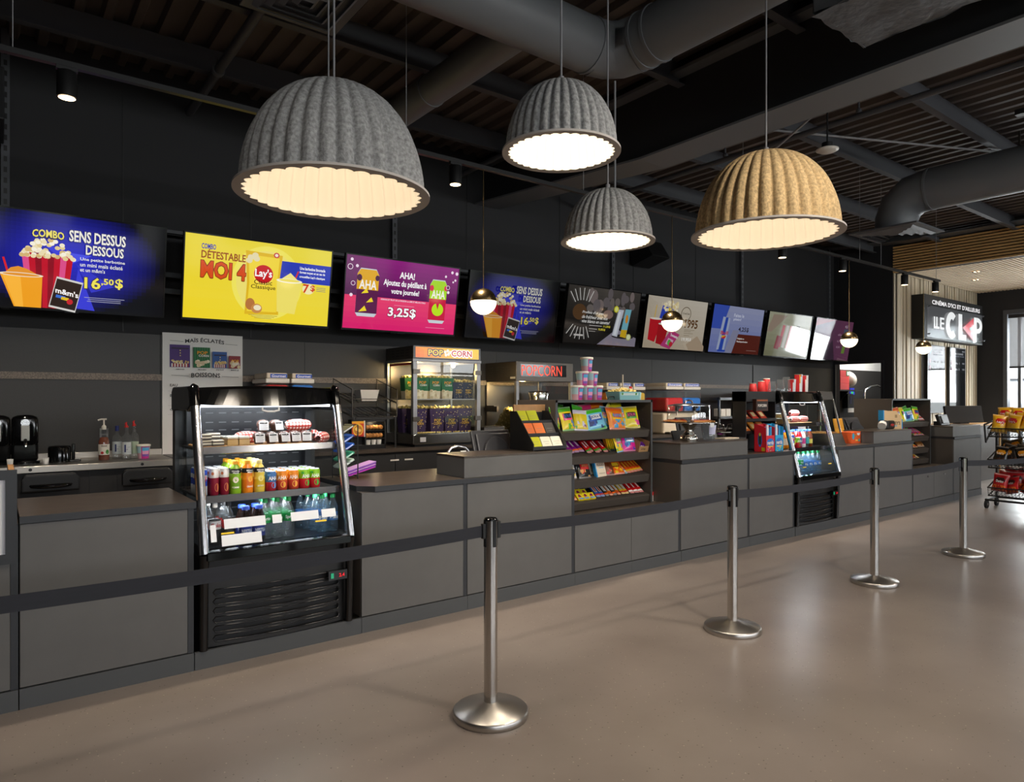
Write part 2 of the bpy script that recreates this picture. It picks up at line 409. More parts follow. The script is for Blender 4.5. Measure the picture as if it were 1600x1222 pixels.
# west wall and the glazed front behind the viewer
struct('wall_west', B(XW - 0.15, YS, 0, XW, YN, ZC), 'wall_up')
mb = B(XW, YS - 0.2, 3.2, XE, YS, ZC); mb.box(XW, YS - 0.2, 0, XE, YS, 0.35); e = [XW] + [q for ab in WINX for q in ab] + [XE]
for i in range(0, len(e), 2): mb.box(e[i], YS - 0.2, 0.35, e[i + 1], YS, 3.2)
struct('wall_front', mb, 'wall_up')
for i, (a, b) in enumerate(WINX):
    mb = MB()
    for q in (a, (a + b) / 2 - 0.03, b - 0.06): mb.box(q, YS - 0.12, 0.35, q + 0.06, YS - 0.04, 3.2)
    for q in (0.35, 2.3, 3.14): mb.box(a, YS - 0.12, q, b, YS - 0.04, q + 0.06)
    struct('window_%d' % (i + 2), mb, 'beam')
# timber-slatted fascia and the pale soffit behind it
mb = B(13.84, YS, 3.9, 13.95, YR, 4.45); struct('wall_fascia', mb, 'slat_gap')
mb = MB(); z = 3.905
while z < 4.42: mb.box(13.78, YS, z, 13.84, YR - 0.01, z + 0.03); z += 0.052
struct('trim_4', mb, 'slat_wood')
mb = B(13.95, YS, 3.93, XE, YR, 3.98); y = YS
while y < YR - 0.03: mb.box(13.95, y, 3.9, XE, y + 0.035, 3.93); y += 0.07
struct('ceiling_soffit', mb, 'soffit')
mb = MB()
for (px, py) in ((14.9, 5.0), (15.9, 5.35), (14.9, 3.6), (16.6, 4.3)):
    d = thing('downlight', None, None, (px, py, 3.9)); tag(d, {(14.9, 5.0): 'recessed downlight in pale soffit between the timber slats and the cinema sign', (15.9, 5.35): 'recessed downlight in pale soffit above the cinema sign', (14.9, 3.6): 'recessed downlight in pale soffit farther out from the sign by the slats', (16.6, 4.3): 'recessed downlight in pale soffit close to the end window'}[(px, py)], 'downlight', 'downlights in the soffit')
    MB().lathe([(0.05, 0), (0.075, -0.004), (0.08, 0.004)], n=20, caps=False).build('ring', 'black', d)
    MB().lathe([(0.001, 0.002), (0.05, 0.001)], n=20, caps=False).build('lens', 'lamp', d)
    light('downlight_beam', 'SPOT', (0, 0, -0.03), 85, (1, 0.86, 0.68), 0.04, parent=d, spot_size=1.6, spot_blend=0.5)
# steel frame: purlins, rafters with tapered ends
for k, yp in enumerate((6.39, 5.22, 4.06, 2.9, 1.74, 0.5, -1.0, -2.6)):
    mb = MB().prism([(yp - 0.07, 4.34), (yp + 0.005, 4.34), (yp + 0.005, 4.56), (yp + 0.08, 4.56), (yp + 0.08, 4.57), (yp - 0.007, 4.57), (yp - 0.007, 4.352), (yp - 0.07, 4.352)], 'x', XW, 13.75)
    struct('ceiling_beam', mb, 'beam')
mb = B(5.0, YS, 3.78, 5.12, 4.43, ZC - 0.03).prism([(4.43, 3.78), (YN, 3.98), (YN, ZC - 0.03), (4.43, ZC - 0.03)], 'x', 5.0, 5.12)
struct('ceiling_beam', mb, 'wall_up')
mb = B(4.87, YS, 3.76, 5.26, 4.43, 3.78).prism([(4.43, 3.76), (YN, 3.96), (YN, 3.98), (4.43, 3.78)], 'x', 4.87, 5.26)
mb.box(4.87, YS, ZC - 0.2, 5.26, YN, ZC - 0.17)
struct('ceiling_beam', mb, 'duct')
mb = B(13.5, YS, 4.43, 13.9, 5.73, 4.45).prism([(5.73, 4.43), (YN, 4.54), (YN, 4.56), (5.73, 4.45)], 'x', 13.5, 13.9)
struct('ceiling_beam', mb, 'duct')
# ================================================================ hung from the roof
def arcpts(c, r, a0, a1, n, plane='xy', z=0):
    o = []
    for i in range(n + 1):
        t = a0 + (a1 - a0) * i / n; p, q = c[0] + r * math.cos(t), c[1] + r * math.sin(t)
        o.append({'xy': (p, q, z), 'yz': (z, p, q), 'xz': (p, z, q)}[plane])
    return o
# main round duct: along the counter, then an elbow towards the entrance
dz = 4.05
d = thing('round_duct', 'large grey round duct turning a corner under the roof deck', 'duct', (3.7, 3.6, dz))
MB().tube([(-7.5, 0, 0), (-0.25, 0, 0)], 0.19, 28).build('straight_run', 'duct', d)
MB().tube([(-0.25, 0, 0), (-0.12, -0.03, 0), (-0.04, -0.1, 0), (0.0, -0.25, 0)], 0.193, 28).build('elbow', 'duct', d)
MB().tube([(0, -0.25, 0), (0, -5.2, 0)], 0.19, 28).build('straight_run', 'duct', d)
for xx in (-4.2, -2.45, -0.28): MB().tube([(xx - 0.012, 0, 0), (xx + 0.012, 0, 0)], 0.198, 28).build('seam_ring', 'duct', d)
for yy in (-0.3, -0.42): MB().tube([(0, yy - 0.012, 0), (0, yy + 0.012, 0)], 0.198, 28).build('seam_ring', 'duct', d)
B(-0.006, -0.75, 0.15, 0.006, -0.738, ZC - dz).build('hanger', 'wire', d)
d = thing('branch_duct', 'slimmer grey round duct running from the large duct to the back wall', 'duct', (2.95, 3.6, 4.1))
MB().tube([(0, 0.2, 0), (0, 3.58, 0)], 0.13, 24).build('straight_run', 'duct', d)
for yy in (1.4, 2.6): MB().tube([(0, yy, 0), (0, yy + .03, 0)], 0.137, 24).build('seam_ring', 'duct', d)
# wrapped box and the round duct that leaves it
d = thing('insulated_duct', 'grey duct box wrapped in wrinkled insulation', 'duct', (4.05, 1.75, 3.80))
mb = MB(); random.seed(5)
def rough_box(mb, x0, y0, z0, x1, y1, z1, n=8, a=0.012):
    def face(fn): mb.grid(lambda u, v: tuple(q + random.uniform(-a, a) for q in fn(u, v)), n, n)
    L = lambda p, q, t: p + (q - p) * t
    face(lambda u, v: (L(x0, x1, u), L(y0, y1, v), z0)); face(lambda u, v: (L(x0, x1, u), L(y0, y1, v), z1))
    face(lambda u, v: (L(x0, x1, u), y0, L(z0, z1, v))); face(lambda u, v: (L(x0, x1, u), y1, L(z0, z1, v)))
    face(lambda u, v: (x0, L(y0, y1, u), L(z0, z1, v))); face(lambda u, v: (x1, L(y0, y1, u), L(z0, z1, v)))
rough_box(mb, -0.13, -0.35, 0, 0.5, 0.42, 0.5)
mb.build('wrapped_box', 'duct_wrap', d)
MB().tube([(0.28, -0.33, 0.28), (0.42, -0.5, 0.28), (0.54, -0.75, 0.28), (0.60, -1.1, 0.28), (0.61, -1.7, 0.28), (0.61, -2.8, 0.28)], 0.24, 28).build('round_run', 'duct', d)
MB().tube([(0.41, -0.485, 0.28), (0.43, -0.515, 0.28)], 0.25, 28).build('seam_ring', 'duct', d)
MB().tube([(0.60, -1.08, 0.28), (0.602, -1.12, 0.28)], 0.25, 28).build('seam_ring', 'duct', d)
# duct that drops to a square diffuser
d = thing('drop_duct', 'round duct bending down to a square diffuser beyond the deep beam', 'duct', (9.0, 3.9, 3.60))
MB().tube([(0, -6, 0.42), (0, -0.4, 0.42), (0, -0.2, 0.39), (0, -0.06, 0.28), (0, 0, 0.12), (0, 0, 0)], [0.25, 0.25, 0.25, 0.25, 0.24, 0.24], 28).build('bent_run', 'duct', d)
for yy in (-.42, -2.2): MB().tube([(0, yy, 0.42), (0, yy + .03, 0.42)], 0.257, 28).build('seam_ring', 'duct', d)
B(-0.01, -1.3, 0.6, 0.01, -1.28, 0.84).build('hanger', 'wire', d)
def diffuser(name, label, loc, s, top):
    d = thing(name, label, 'vent', loc)
    MB().box(-s, -s, 0, s, s, 0.02).build('face_plate', 'beam', d, bevel=0.004)
    for i, q in enumerate((0.82, 0.62, 0.42, 0.22)):
        a = s * q; b = a - s * 0.10
        v = [(-a, -a, -0.004), (a, -a, -0.004), (a, a, -0.004), (-a, a, -0.004), (-b, -b, -0.03), (b, -b, -0.03), (b, b, -0.03), (-b, b, -0.03)]
        MB().add(v, [(k, (k + 1) % 4, 4 + (k + 1) % 4, 4 + k) for k in range(4)]).build('louver', 'duct', d)
    if top: MB().tube([(0, 0, 0.02), (0, 0, top)], 0.17, 24).build('collar', 'duct', d)
    return d
diffuser('ceiling_vent', 'square louvred diffuser under the roof above the first pendant', (1.53, 4.11, 3.95), 0.31, 0.25)
diffuser('ceiling_vent', 'square louvred diffuser at the foot of the bent duct', (9.0, 3.9, 3.56), 0.4, 0)
# pipes, rods and small hardware
def rod(name, label, cat, pts, r, m='beam', group=None):
    o = MB().tube(pts, r, 10).build(name, m); tag(o, label, cat, group); return o
d = thing('conduit_pipe', 'dark pipe clamped under the purlins, running into the wall above the yellow menu screen', 'pipe', (1.52, 0, 4.28))
MB().tube([(0, YS, 0), (0, YN - 0.002, 0)], 0.038, 14).build('pipe', 'beam', d)
MB().tube([(0, 6.1, 0), (0, 6.15, 0)], 0.05, 14).tube([(0, 6.125, 0.03), (0, 6.125, 0.1)], 0.012).build('clamp', 'duct', d)
d = thing('conduit_pipe', 'dark pipe running into the back wall beside the deep beam', 'pipe', (4.62, 0, 4.27))
MB().tube([(0, 4.6, 0), (0, YN - 0.002, 0)], 0.03, 14).build('pipe', 'beam', d)
MB().tube([(0, 5.35, 0), (0, 5.4, 0)], 0.042, 14).build('clamp', 'duct', d)
d = thing('sprinkler_pipe', 'straight dark sprinkler pipe under the deck beyond the deep beam', 'pipe', (6.6, 0, 4.2))
MB().tube([(0, YS, 0), (0, YN - 0.002, 0)], 0.03, 14).build('pipe', 'beam', d)
for yy in (1.7, 3.2, 4.7): MB().tube([(0, yy, 0.02), (0, yy, 0.4)], 0.01, 8).sphere(0, yy, 0.05, 0.03, 8).build('hanger', 'beam', d)
rod('brace_rod', 'thin level brace rod crossing behind the tan pendant', 'rod', [(5.3, 4.6, 4.31), (13.5, 0.9, 4.32)], 0.012, 'cord')
rod('brace_rod', 'thin slanted brace rod beside the white ceiling disc', 'rod', [(6.2, 2.6, 4.6), (6.52, 4.35, 3.95)], 0.012, 'cord')
d = thing('access_point', 'small white disc-shaped access point hung beyond the tan pendant', 'access point', (6.3, 3.35, 3.83))
MB().lathe([(0.0001, 0), (0.07, 0.004), (0.10, 0.02), (0.10, 0.03), (0.06, 0.045)], n=28).build('disc', 'plastic_white', d)
MB().tube([(0, 0, 0.045), (0, 0, 0.09)], 0.05, 16).tube([(0, 0, 0.05), (0, 0, ZC - 3.83)], 0.008).build('bracket', 'black', d)
rod('wire_hanger', 'slim grey conduit dropping from the deck just past the middle pendants', 'conduit', [(3.7, 3.6, 3.87), (3.7, 3.6, 3.0), (3.66, 3.62, 2.93)], 0.008, 'cord')
for (x, y, z0, l) in ((1.365, 3.35, 2.95, 'thin hanger wire straight above the big grey pendant'),):
    rod('wire_hanger', l, 'wire', [(x, y, z0), (x, y, ZC)], 0.004, 'cord')
# two short slim light bars hung near the wrapped duct
d = thing('light_bar', 'slim dark light bar hung under the wrapped duct box', 'light', (3.35, 1.3, 3.62))
B(-0.35, -0.02, -0.02, 0.42, 0.02, 0.02).build('bar', 'black', d, rot=(0, 0, -0.5))
MB().tube([(0, 0, 0.02), (0, 0, 0.3)], 0.006).build('hanger', 'cord', d)
d = thing('light_bar', 'slim dark light bar hung on a wire by the sprinkler pipe', 'light', (6.3, 1.4, 3.7))
B(-0.03, -0.9, -0.02, 0.03, 0.45, 0.02).build('bar', 'black', d)
MB().tube([(0, 0.35, 0.02), (0, 0.05, 0.05), (0, -0.08, 0.2), (0, -0.1, ZC - 3.7)], 0.008).tube([(0, -0.12, 0.02), (0, -0.12, ZC - 3.7)], 0.004).build('hanger', 'cord', d)

# ---------------------------------------------------------------- ribbed felt bell pendants
def bell(R, H, felt, lining, label, loc, power, warm):
    z = loc[2]; d = thing('bell_pendant', label, 'pendant lamp', loc, group='ribbed felt pendant lamps')
    NR = 34; K = 10; N = NR * K; rows = 26; mb = MB()
    def rad(t, a, off, amp):
        s = math.sin(t); c = math.cos(t)
        env = c ** 0.86
        rib = abs(math.cos(a * NR / 2)) ** 0.8
        return (R * 0.945 * env - off) * (1 - amp * (1 - rib) * min(1, 1.6 * env))
    def shell(mb, off, amp, rows_):
        v = []
        for j in range(rows_):
            t = (PI / 2) * j / (rows_ - 1) * 0.985
            for i in range(N):
                a = 2 * PI * i / N; r = max(rad(t, a, off, amp), 0.004)
                v.append((r * math.cos(a), r * math.sin(a), (H - off) * math.sin(t)))
        fs = [(j * N + i, j * N + (i + 1) % N, (j + 1) * N + (i + 1) % N, (j + 1) * N + i) for j in range(rows_ - 1) for i in range(N)]
        fs.append(tuple((rows_ - 1) * N + i for i in range(N)))
        mb.add(v, fs, sm=True)
    shell(mb, 0, 0.055, rows); mb.build('felt_shade', felt, d)
    m2 = MB(); shell(m2, 0.012, 0.05, 20); m2.build('lining', lining, d)
    m3 = MB(); v = []; v2 = []
    for i in range(N):
        a = 2 * PI * i / N; ri = rad(0, a, 0.0, 0.055) - 0.011
        v += [(R * math.cos(a), R * math.sin(a), -0.004), (ri * math.cos(a), ri * math.sin(a), -0.004), (R * math.cos(a), R * math.sin(a), 0.006), (ri * math.cos(a), ri * math.sin(a), 0.006)]
    fs = []
    for i in range(N):
        a = 4 * i; b = 4 * ((i + 1) % N); fs += [(a, b, b + 1, a + 1), (a + 2, a + 3, b + 3, b + 2), (a, a + 2, b + 2, b)]
    m3.add(v, fs); m3.build('rim', 'rim', d)
    MB().tube([(0, 0, H - 0.004), (0, 0, ZC - z)], 0.005, 8).tube([(0, 0, H - 0.01), (0, 0, H + 0.03)], 0.014, 12).build('cord', 'cord', d)
    l = light('lamp_light', 'SPOT', (0, 0, 0.03), power, warm, R * 0.45, parent=d, spot_size=2.5, spot_blend=0.6)
    return d
warm = (1.0, 0.88, 0.74)
bell(0.41, 0.47, 'felt_grey', 'lining', 'largest grey ribbed felt bell pendant, hung in front of the yellow menu screen', (1.17, 2.81, 2.375), 45, warm)
bell(0.41, 0.46, 'felt_tan', 'lining', 'tan ribbed felt bell pendant, the warmest coloured of the four', (3.47, 2.2, 2.42), 45, warm)
bell(0.277, 0.325, 'felt_grey', 'lining_hot', 'small grey felt bell pendant hung high between the big ones, glowing brightest white', (2.12, 2.41, 2.65), 30, (1, .9, .74))
bell(0.277, 0.31, 'felt_grey', 'lining_hot', 'small grey felt bell pendant hung lowest, above the candy shelf unit', (2.9, 2.88, 2.425), 30, (1, .88, .7))

# ---------------------------------------------------------------- track with spots and globe pendants
TY, TZ = 4.4, 3.32
d = thing('light_track', 'long thin black lighting track hung over the counter', 'track light', (0, TY, TZ))
B(XW + 0.1, -0.018, -0.03, 11.62, 0.018, 0).build('rail', 'black', d)
mb = MB()
for x in (0.08, 2.38, 4.13, 6.5, 9.1, 9.7, 11.5): mb.tube([(x, 0, 0), (x, 0, ZC - TZ)], 0.003, 6)
mb.build('suspension_wires', 'cord', d)
def track_spot(x, label, energy, aim=(0, 0.42, -1)):
    d = thing('track_spot', label, 'spotlight', (x, TY, TZ - 0.03), group='track spots over the counter')
    B(-0.05, -0.016, -0.02, 0.05, 0.016, 0).build('adapter', 'black', d)
    MB().lathe([(0.048, -0.165), (0.048, -0.03), (0.044, -0.025), (0.012, -0.024), (0.012, -0.018)], n=24).build('barrel', 'black', d)
    MB().lathe([(0.0001, -0.1665), (0.04, -0.1665)], n=24, caps=False).build('lens', 'lamp', d)
    light('spot_beam', 'SPOT', (0, 0, -0.19), energy, (1, 0.86, 0.70), 0.05, aim=aim, parent=d, spot_size=1.72, spot_blend=0.6)
    return d
SPE = 125; DN = (0, 0.38, -1)
track_spot(0.317, 'black track spotlight with a visible flare, alone near the first menu screen', SPE)
track_spot(2.80, 'black track spotlight hung between the big grey pendant and the globe pendants', SPE * 1.5, DN)
track_spot(4.9, 'black track spotlight just before the deep beam', SPE)
track_spot(7.27, 'black track spotlight half hidden under the tan pendant', SPE * 1.5, DN)
track_spot(8.65, 'black track spotlight beside the cord of the third globe', SPE * 1.5, DN)
track_spot(10.42, 'black track spotlight where the timber slats begin', SPE * .7, DN)
track_spot(11.47, 'black track spotlight at the far end of the lighting track', SPE * .7, DN)
def globe(x, label):
    z = 1.5 + 0.172 * TY; d = thing('globe_pendant', label, 'pendant lamp', (x, TY, z), group='globe pendants over the counter')
    MB().sphere(0, 0, 0, 0.103, 32, lo=0.0).build('metal_cap', 'brass', d)
    MB().sphere(0, 0, 0, 0.1025, 32, hi=0.0).build('glass_bowl', 'bulb', d)
    MB().tube([(0, 0, 0.10), (0, 0, TZ - 0.024 - z)], 0.004, 8).build('cord', 'brass', d)
globe(3.06, 'half brass glowing globe pendant hung in front of the screen with the second combo advert')
globe(5.32, 'half brass glowing globe pendant hung in front of the pale popcorn advert screen')
globe(8.82, 'half brass glowing globe pendant hung past the last menu screen')
globe(11.05, 'half brass glowing globe pendant hung below the cinema sign')
# hall spots behind the viewer cast post shadows; three are added to brighten goods
for (x, y, e) in ((3.0, 0.3, 190), (6.8, -0.6, 80), (0.2, 0.4, 45), (9.6, 0.8, 120), (4.6, 0.85, 165), (7.6, 1.3, 85), (10.4, 1.5, 85)):
    d = thing('track_spot', {4.6: 'unseen black spotlight added to brighten the candy shelf unit', 7.6: 'unseen black spotlight added to brighten the second cooler', 10.4: 'unseen black spotlight added to brighten the farther candy unit', 3.0: 'black ceiling spotlight over the middle of the hall', 6.8: 'black ceiling spotlight farther along the hall', 0.2: 'black ceiling spotlight above the viewer', 9.6: 'black ceiling spotlight near the chip rack'}[x], 'spotlight', (x, y, 3.7), group='hall spotlights')
    MB().lathe([(0.048, -0.165), (0.048, -0.03), (0.012, -0.02), (0.012, ZC - 3.7)], n=20).build('barrel', 'black', d)
    MB().lathe([(0.0001, -0.1665), (0.04, -0.1665)], n=20, caps=False).build('lens', 'lamp', d)
    light('spot_beam', 'SPOT', (0, 0, -0.19), e, (1, 0.88, 0.73), 0.045, aim=(0, 1.15 if e in (165, 85) else 0.35, -1), parent=d, spot_size=1.2 if e in (165, 85) else 2.3, spot_blend=0.6)
# ---------------------------------------------------------------- speaker boxes and wall hardware
d = thing('wall_speaker', 'black wedge speaker on the slotted post at the back wall below the tan pendant', 'speaker', (7.9, 6.95, 3.5))
MB().prism([(0.2, 0), (0.24, 0.34), (-0.05, 0.36), (-0.22, 0.1)], 'x', -0.2, 0.2).build('cabinet', 'black', d, bevel=0.01)
B(-0.03, 0.18, 0.1, 0.03, 0.25, 0.24).build('bracket', 'black', d)
d = thing('wall_speaker', 'black speaker on the slotted post above the first menu screen', 'speaker', (-0.13, 6.85, 3.6))
MB().prism([(0.2, 0.0), (0.3, 0.5), (-0.05, 0.55), (-0.14, 0.1)], 'x', -0.2, 0.2).build('cabinet', 'black_soft', d, bevel=0.01)
B(-0.03, 0.15, 0.2, 0.03, 0.35, 0.34).build('bracket', 'black', d)
for x, l in ((0.08, 'near the first menu screen'), (3.72, 'behind the purple soda advert'), (7.32, 'beside the pale popcorn advert'), (10.55, 'between the seventh and eighth menu screens'), (13.55, 'by the last menu screen')):
    d = thing('slotted_post', 'dark slotted steel post on the back wall ' + l, 'post', (x, YN, 0), group='slotted wall posts')
    B(-0.03, -0.05, 2.25, 0.03, 0, ZC - 0.01).build('post', 'beam', d)
    mb = MB(); z = 2.5
    while z < 4.4: mb.box(-0.012, -0.0515, z, 0.012, -0.05, z + 0.045); z += 0.09
    mb.build('slots', 'black', d)
d = thing('mounting_rail', 'pair of dark strut rails carrying the menu screens', 'rail', (6.6, 6.98, 2.6))
for zz in (-0.13, 0.02): B(-6.9, -0.02, zz, 6.9, 0.02, zz + 0.045).build('strut', 'beam', d)
B(-6.9, -0.02, 0.43, 6.9, 0.02, 0.46).build('strut', 'beam', d)
mb = MB()
for x in (-6.4, -2.88, 0.72, 3.95, 6.85): mb.box(x - 0.02, 0.02, -0.1, x + 0.02, 0.222, 0.06)
mb.build('wall_bracket', 'beam', d)
# ================================================================ menu screens
TW, TH = 1.365, 0.755
def popcorn_heap(a, x0, x1, z0, z1, n=60, seed=1):
    random.seed(seed)
    for i in range(n):
        u = random.random(); z = z0 + (z1 - z0) * random.random() * (1 - abs(2 * u - 1) ** 1.7)
        c = random.choice(('f6ecd0', 'efe0b4', 'e6cf94', 'fbf5e2', 'd9b878'))
        a.ell(x0 + (x1 - x0) * u, z, (x1 - x0) * random.uniform(.05, .08), (z1 - z0) * random.uniform(.14, .22), c, 9)
def combo_art(k):
    a = Art(w=TW, h=TH)
    def bgc(u, v):
        t = max(0, 1 - math.hypot((u - .48) * 1.3, (v - .55) * 1.1) * 1.55); c = mix('05050a', '2b2fd0', t)
        return tuple(q * k for q in c)
    D = lambda h: tuple(q * k for q in lin(h))
    a.shade(0, 0, 1, 1, bgc, 40, 24)
    for (p, c) in (([(.5, .5), (.40, .62), (.60, .60)], '4a52e8'), ([(.53, .45), (.50, .02), (.62, .0)], '3a3ed8'), ([(.52, .5), (.6, .2), (.72, .28)], '3438c8'), ([(.5, .6), (.34, .70), (.42, .57)], '3a40dc')): a.poly(p, D(c))
    # red striped bucket
    w0, w1, b0, b1 = .25, .505, .285, .47; ns = 8
    for i in range(ns):
        f = lambda p, q, t: p + (q - p) * t
        a.poly([(f(b0, b1, i / ns), .0), (f(b0, b1, (i + 1) / ns), .0), (f(w0, w1, (i + 1) / ns), .575), (f(w0, w1, i / ns), .575)], D('c4142c' if i % 2 else 'e0508c' if i in (0, 6) else '8e0f22'))
    random.seed(4)
    for i in range(90):
        u = random.random(); z = .54 + .2 * random.random() * (1 - abs(2 * u - 1) ** 2)
        a.ell(w0 + (w1 - w0) * u, z, .014, .022, D(random.choice(('f6ecd0', 'efe0b4', 'e6cf94', 'fbf5e2', 'd9b878'))), 8)
    # orange cup with straw
    a.line(.185, .36, .165, .50, .014, D('d8202c'))
    a.poly([(.155, .31), (.20, .40), (.235, .42), (.275, .40), (.345, .33)], D('e8952c'))
    a.poly([(.215, 0), (.345, 0), (.35, .33), (.15, .33)], D('f5a21e')); a.poly([(.222, 0), (.26, 0), (.245, .33), (.16, .33)], D('ffb83a'))
    a.ell(.25, .335, .105, .022, D('f3e3c8')); a.ell(.25, .335, .088, .014, D('e8952c'))
    # chocolate packet
    R_ = lambda x, z: (.468 + x * .93 - z * -.22 * .55, .16 + z * 1.0 + x * -.33)
    q = lambda x0, z0, x1, z1: [R_(x0, z0), R_(x1, z0), R_(x1, z1), R_(x0, z1)]
    a.poly(q(-.072, -.165, .072, .165), D('d9d6d2')); a.poly(q(-.068, -.145, .068, .145), D('2b1d18'))
    a.text("m&m's", .415, .175, .53, .235, D('ffffff'), .03, .0, slope=-.045, out=D('6a4a34'))
    a.poly(q(-.05, -.05, .0, -.02), D('3a6fd0')); a.poly(q(-.02, -.06, .02, -.03), D('e8c020')); a.ell(.487, .085, .016, .03, D('c8242c'), 14)
    a.text('COMBO', .30, .735, .455, .815, D('f4e46a'), .05, .0, .012, out=D('2a2450'))
    a.text('SENS DESSUS', .48, .735, .775, .855, D('f3f0e6'), .03, out=D('30306a')); a.text('DESSOUS', .565, .61, .765, .715, D('f3f0e6'), .03, out=D('30306a'))
    for t, z in (('Une petite barbotine', .535), ('un mini maïs éclaté', .48), ("et un m&m's", .425)): a.text(t, .537, z, .537 + .0118 * len(t), z + .042, D('f4f2ea'), .012)
    a.text('16', .56, .245, .645, .37, D('f6e75a'), .04, out=D('3a3050')); a.text(',50', .648, .29, .715, .37, D('f6e75a'), .04); a.text('$', .722, .26, .765, .38, D('f6e75a'), .03)
    for i, (x0, x1) in enumerate(((.56, .775), (.58, .755), (.575, .755))): a.rect(x0, .145 - .02 * i, x1, .151 - .02 * i, D('a8a8c0'))
    return a
def chips_bag(a, x0, z0, x1, z1, D=lambda h: h, name=True):
    fx = lambda u: x0 + (x1 - x0) * u; fz = lambda v: z0 + (z1 - z0) * v
    a.poly([(fx(.04), fz(0)), (fx(.96), fz(.02)), (fx(.93), fz(.5)), (fx(1), fz(.98)), (fx(0), fz(1)), (fx(.07), fz(.5))], D('e3b81c'))
    a.poly([(fx(.1), fz(.05)), (fx(.9), fz(.06)), (fx(.88), fz(.5)), (fx(.92), fz(.93)), (fx(.08), fz(.94)), (fx(.13), fz(.5))], D('f5d93a'))
    a.ell(fx(.5), fz(.64), .28 * (x1 - x0), .16 * (z1 - z0), D('ffe25a')); a.ell(fx(.5), fz(.655), .26 * (x1 - x0), .145 * (z1 - z0), D('c9141c'))
    a.text("Lay's", fx(.27), fz(.575), fx(.73), fz(.735), D('ffffff'), .03)
def screen2():
    a = Art(w=TW, h=TH); a.shade(0, 0, 1, 1, lambda u, v: mix('f4d820', 'ecdc4a', v * .7 + .3 * u), 12, 8)
    a.ell(.545, .5, .245, .46, 'f4e860', 48); a.ell(.545, .5, .215, .40, 'f1e272', 48)
    a.rect(.62, .545, 1, .80, '2a3cb4')
    chips_bag(a, .385, .09, .64, .88)
    a.text('Classic', .45, .475, .575, .535, '3a2a10', .01); a.text('Classique', .43, .405, .60, .47, '3a2a10', .01)
    for (x, z) in ((.42, .80), (.45, .83), (.46, .79), (.41, .76)): a.ell(x, z, .022, .035, 'e8dcb0', 12)
    a.ell(.43, .22, .032, .075, 'b8743a', 18); a.ell(.475, .17, .038, .06, 'c88a4a', 18); a.ell(.48, .18, .026, .035, 'f2e6c4', 14)
    a.ell(.595, .86, .02, .034, 'c8323c', 16); a.ell(.595, .86, .012, .02, 'f4e4d0', 12)
    # slush cup
    a.line(.735, .58, .757, .69, .014, 'd8342c'); a.poly([(.615, .15), (.745, .13), (.785, .55), (.605, .55)], 'f2e26a'); a.poly([(.62, .55), (.70, .66), (.77, .55)], 'f4e88c')
    a.ell(.695, .555, .093, .028, 'fbf6da'); a.ell(.695, .56, .075, .018, 'f0de62')
    a.text('COMBO', .10, .835, .19, .90, '2434b0', .04)
    a.text('DÉTESTABLE', .10, .725, .385, .84, '9a4a16', .036); a.text('MOI 4', .10, .495, .39, .70, 'd84c18', .036, out='8a3a14', og=.035)
    for t, z in (('Une barbotine limonade', .715), ('format moyen et un sac de', .66), ("croustilles Lay's classique", .605)): a.text(t, .765, z, .955, z + .04, 'ffffff', .025)
    a.ell(.835, .475, .045, .07, 'f6ecb0', 24); a.text('7', .795, .42, .84, .535, 'd4401c', .06); a.text('$', .85, .44, .885, .53, 'd4401c', .05)
    for i in range(3): a.rect(.895, .50 - .022 * i, .965, .506 - .022 * i, '5a6a90')
    for i in range(3): a.rect(.42 + .02 * i, .085 - .018 * i, .62 - .02 * i, .091 - .018 * i, 'a88a30')
    return a
def can_art(a, x0, z0, x1, z1, top, bot, fruit, D=lambda h: h):
    fx = lambda u: x0 + (x1 - x0) * u; fz = lambda v: z0 + (z1 - z0) * v
    a.poly([(fx(.1), fz(0)), (fx(.9), fz(0)), (fx(1), fz(.07)), (fx(1), fz(.88)), (fx(.86), fz(1)), (fx(.14), fz(1)), (fx(0), fz(.88)), (fx(0), fz(.07))], 'c8d0d8')
    a.poly([(fx(0), fz(.07)), (fx(1), fz(.07)), (fx(1), fz(.56)), (fx(0), fz(.56))], bot)
    a.poly([(fx(0), fz(.56)), (fx(1), fz(.56)), (fx(1), fz(.88)), (fx(.86), fz(.98)), (fx(.14), fz(.98)), (fx(0), fz(.88))], top)
    a.ell(fx(.1), fz(.8), .12 * (x1 - x0), .07 * (z1 - z0), fruit, 14); a.ell(fx(.93), fz(.82), .1 * (x1 - x0), .06 * (z1 - z0), fruit, 14)
    a.text('AHA', fx(.1), fz(.57), fx(.92), fz(.76), 'f8f4ea', .05)
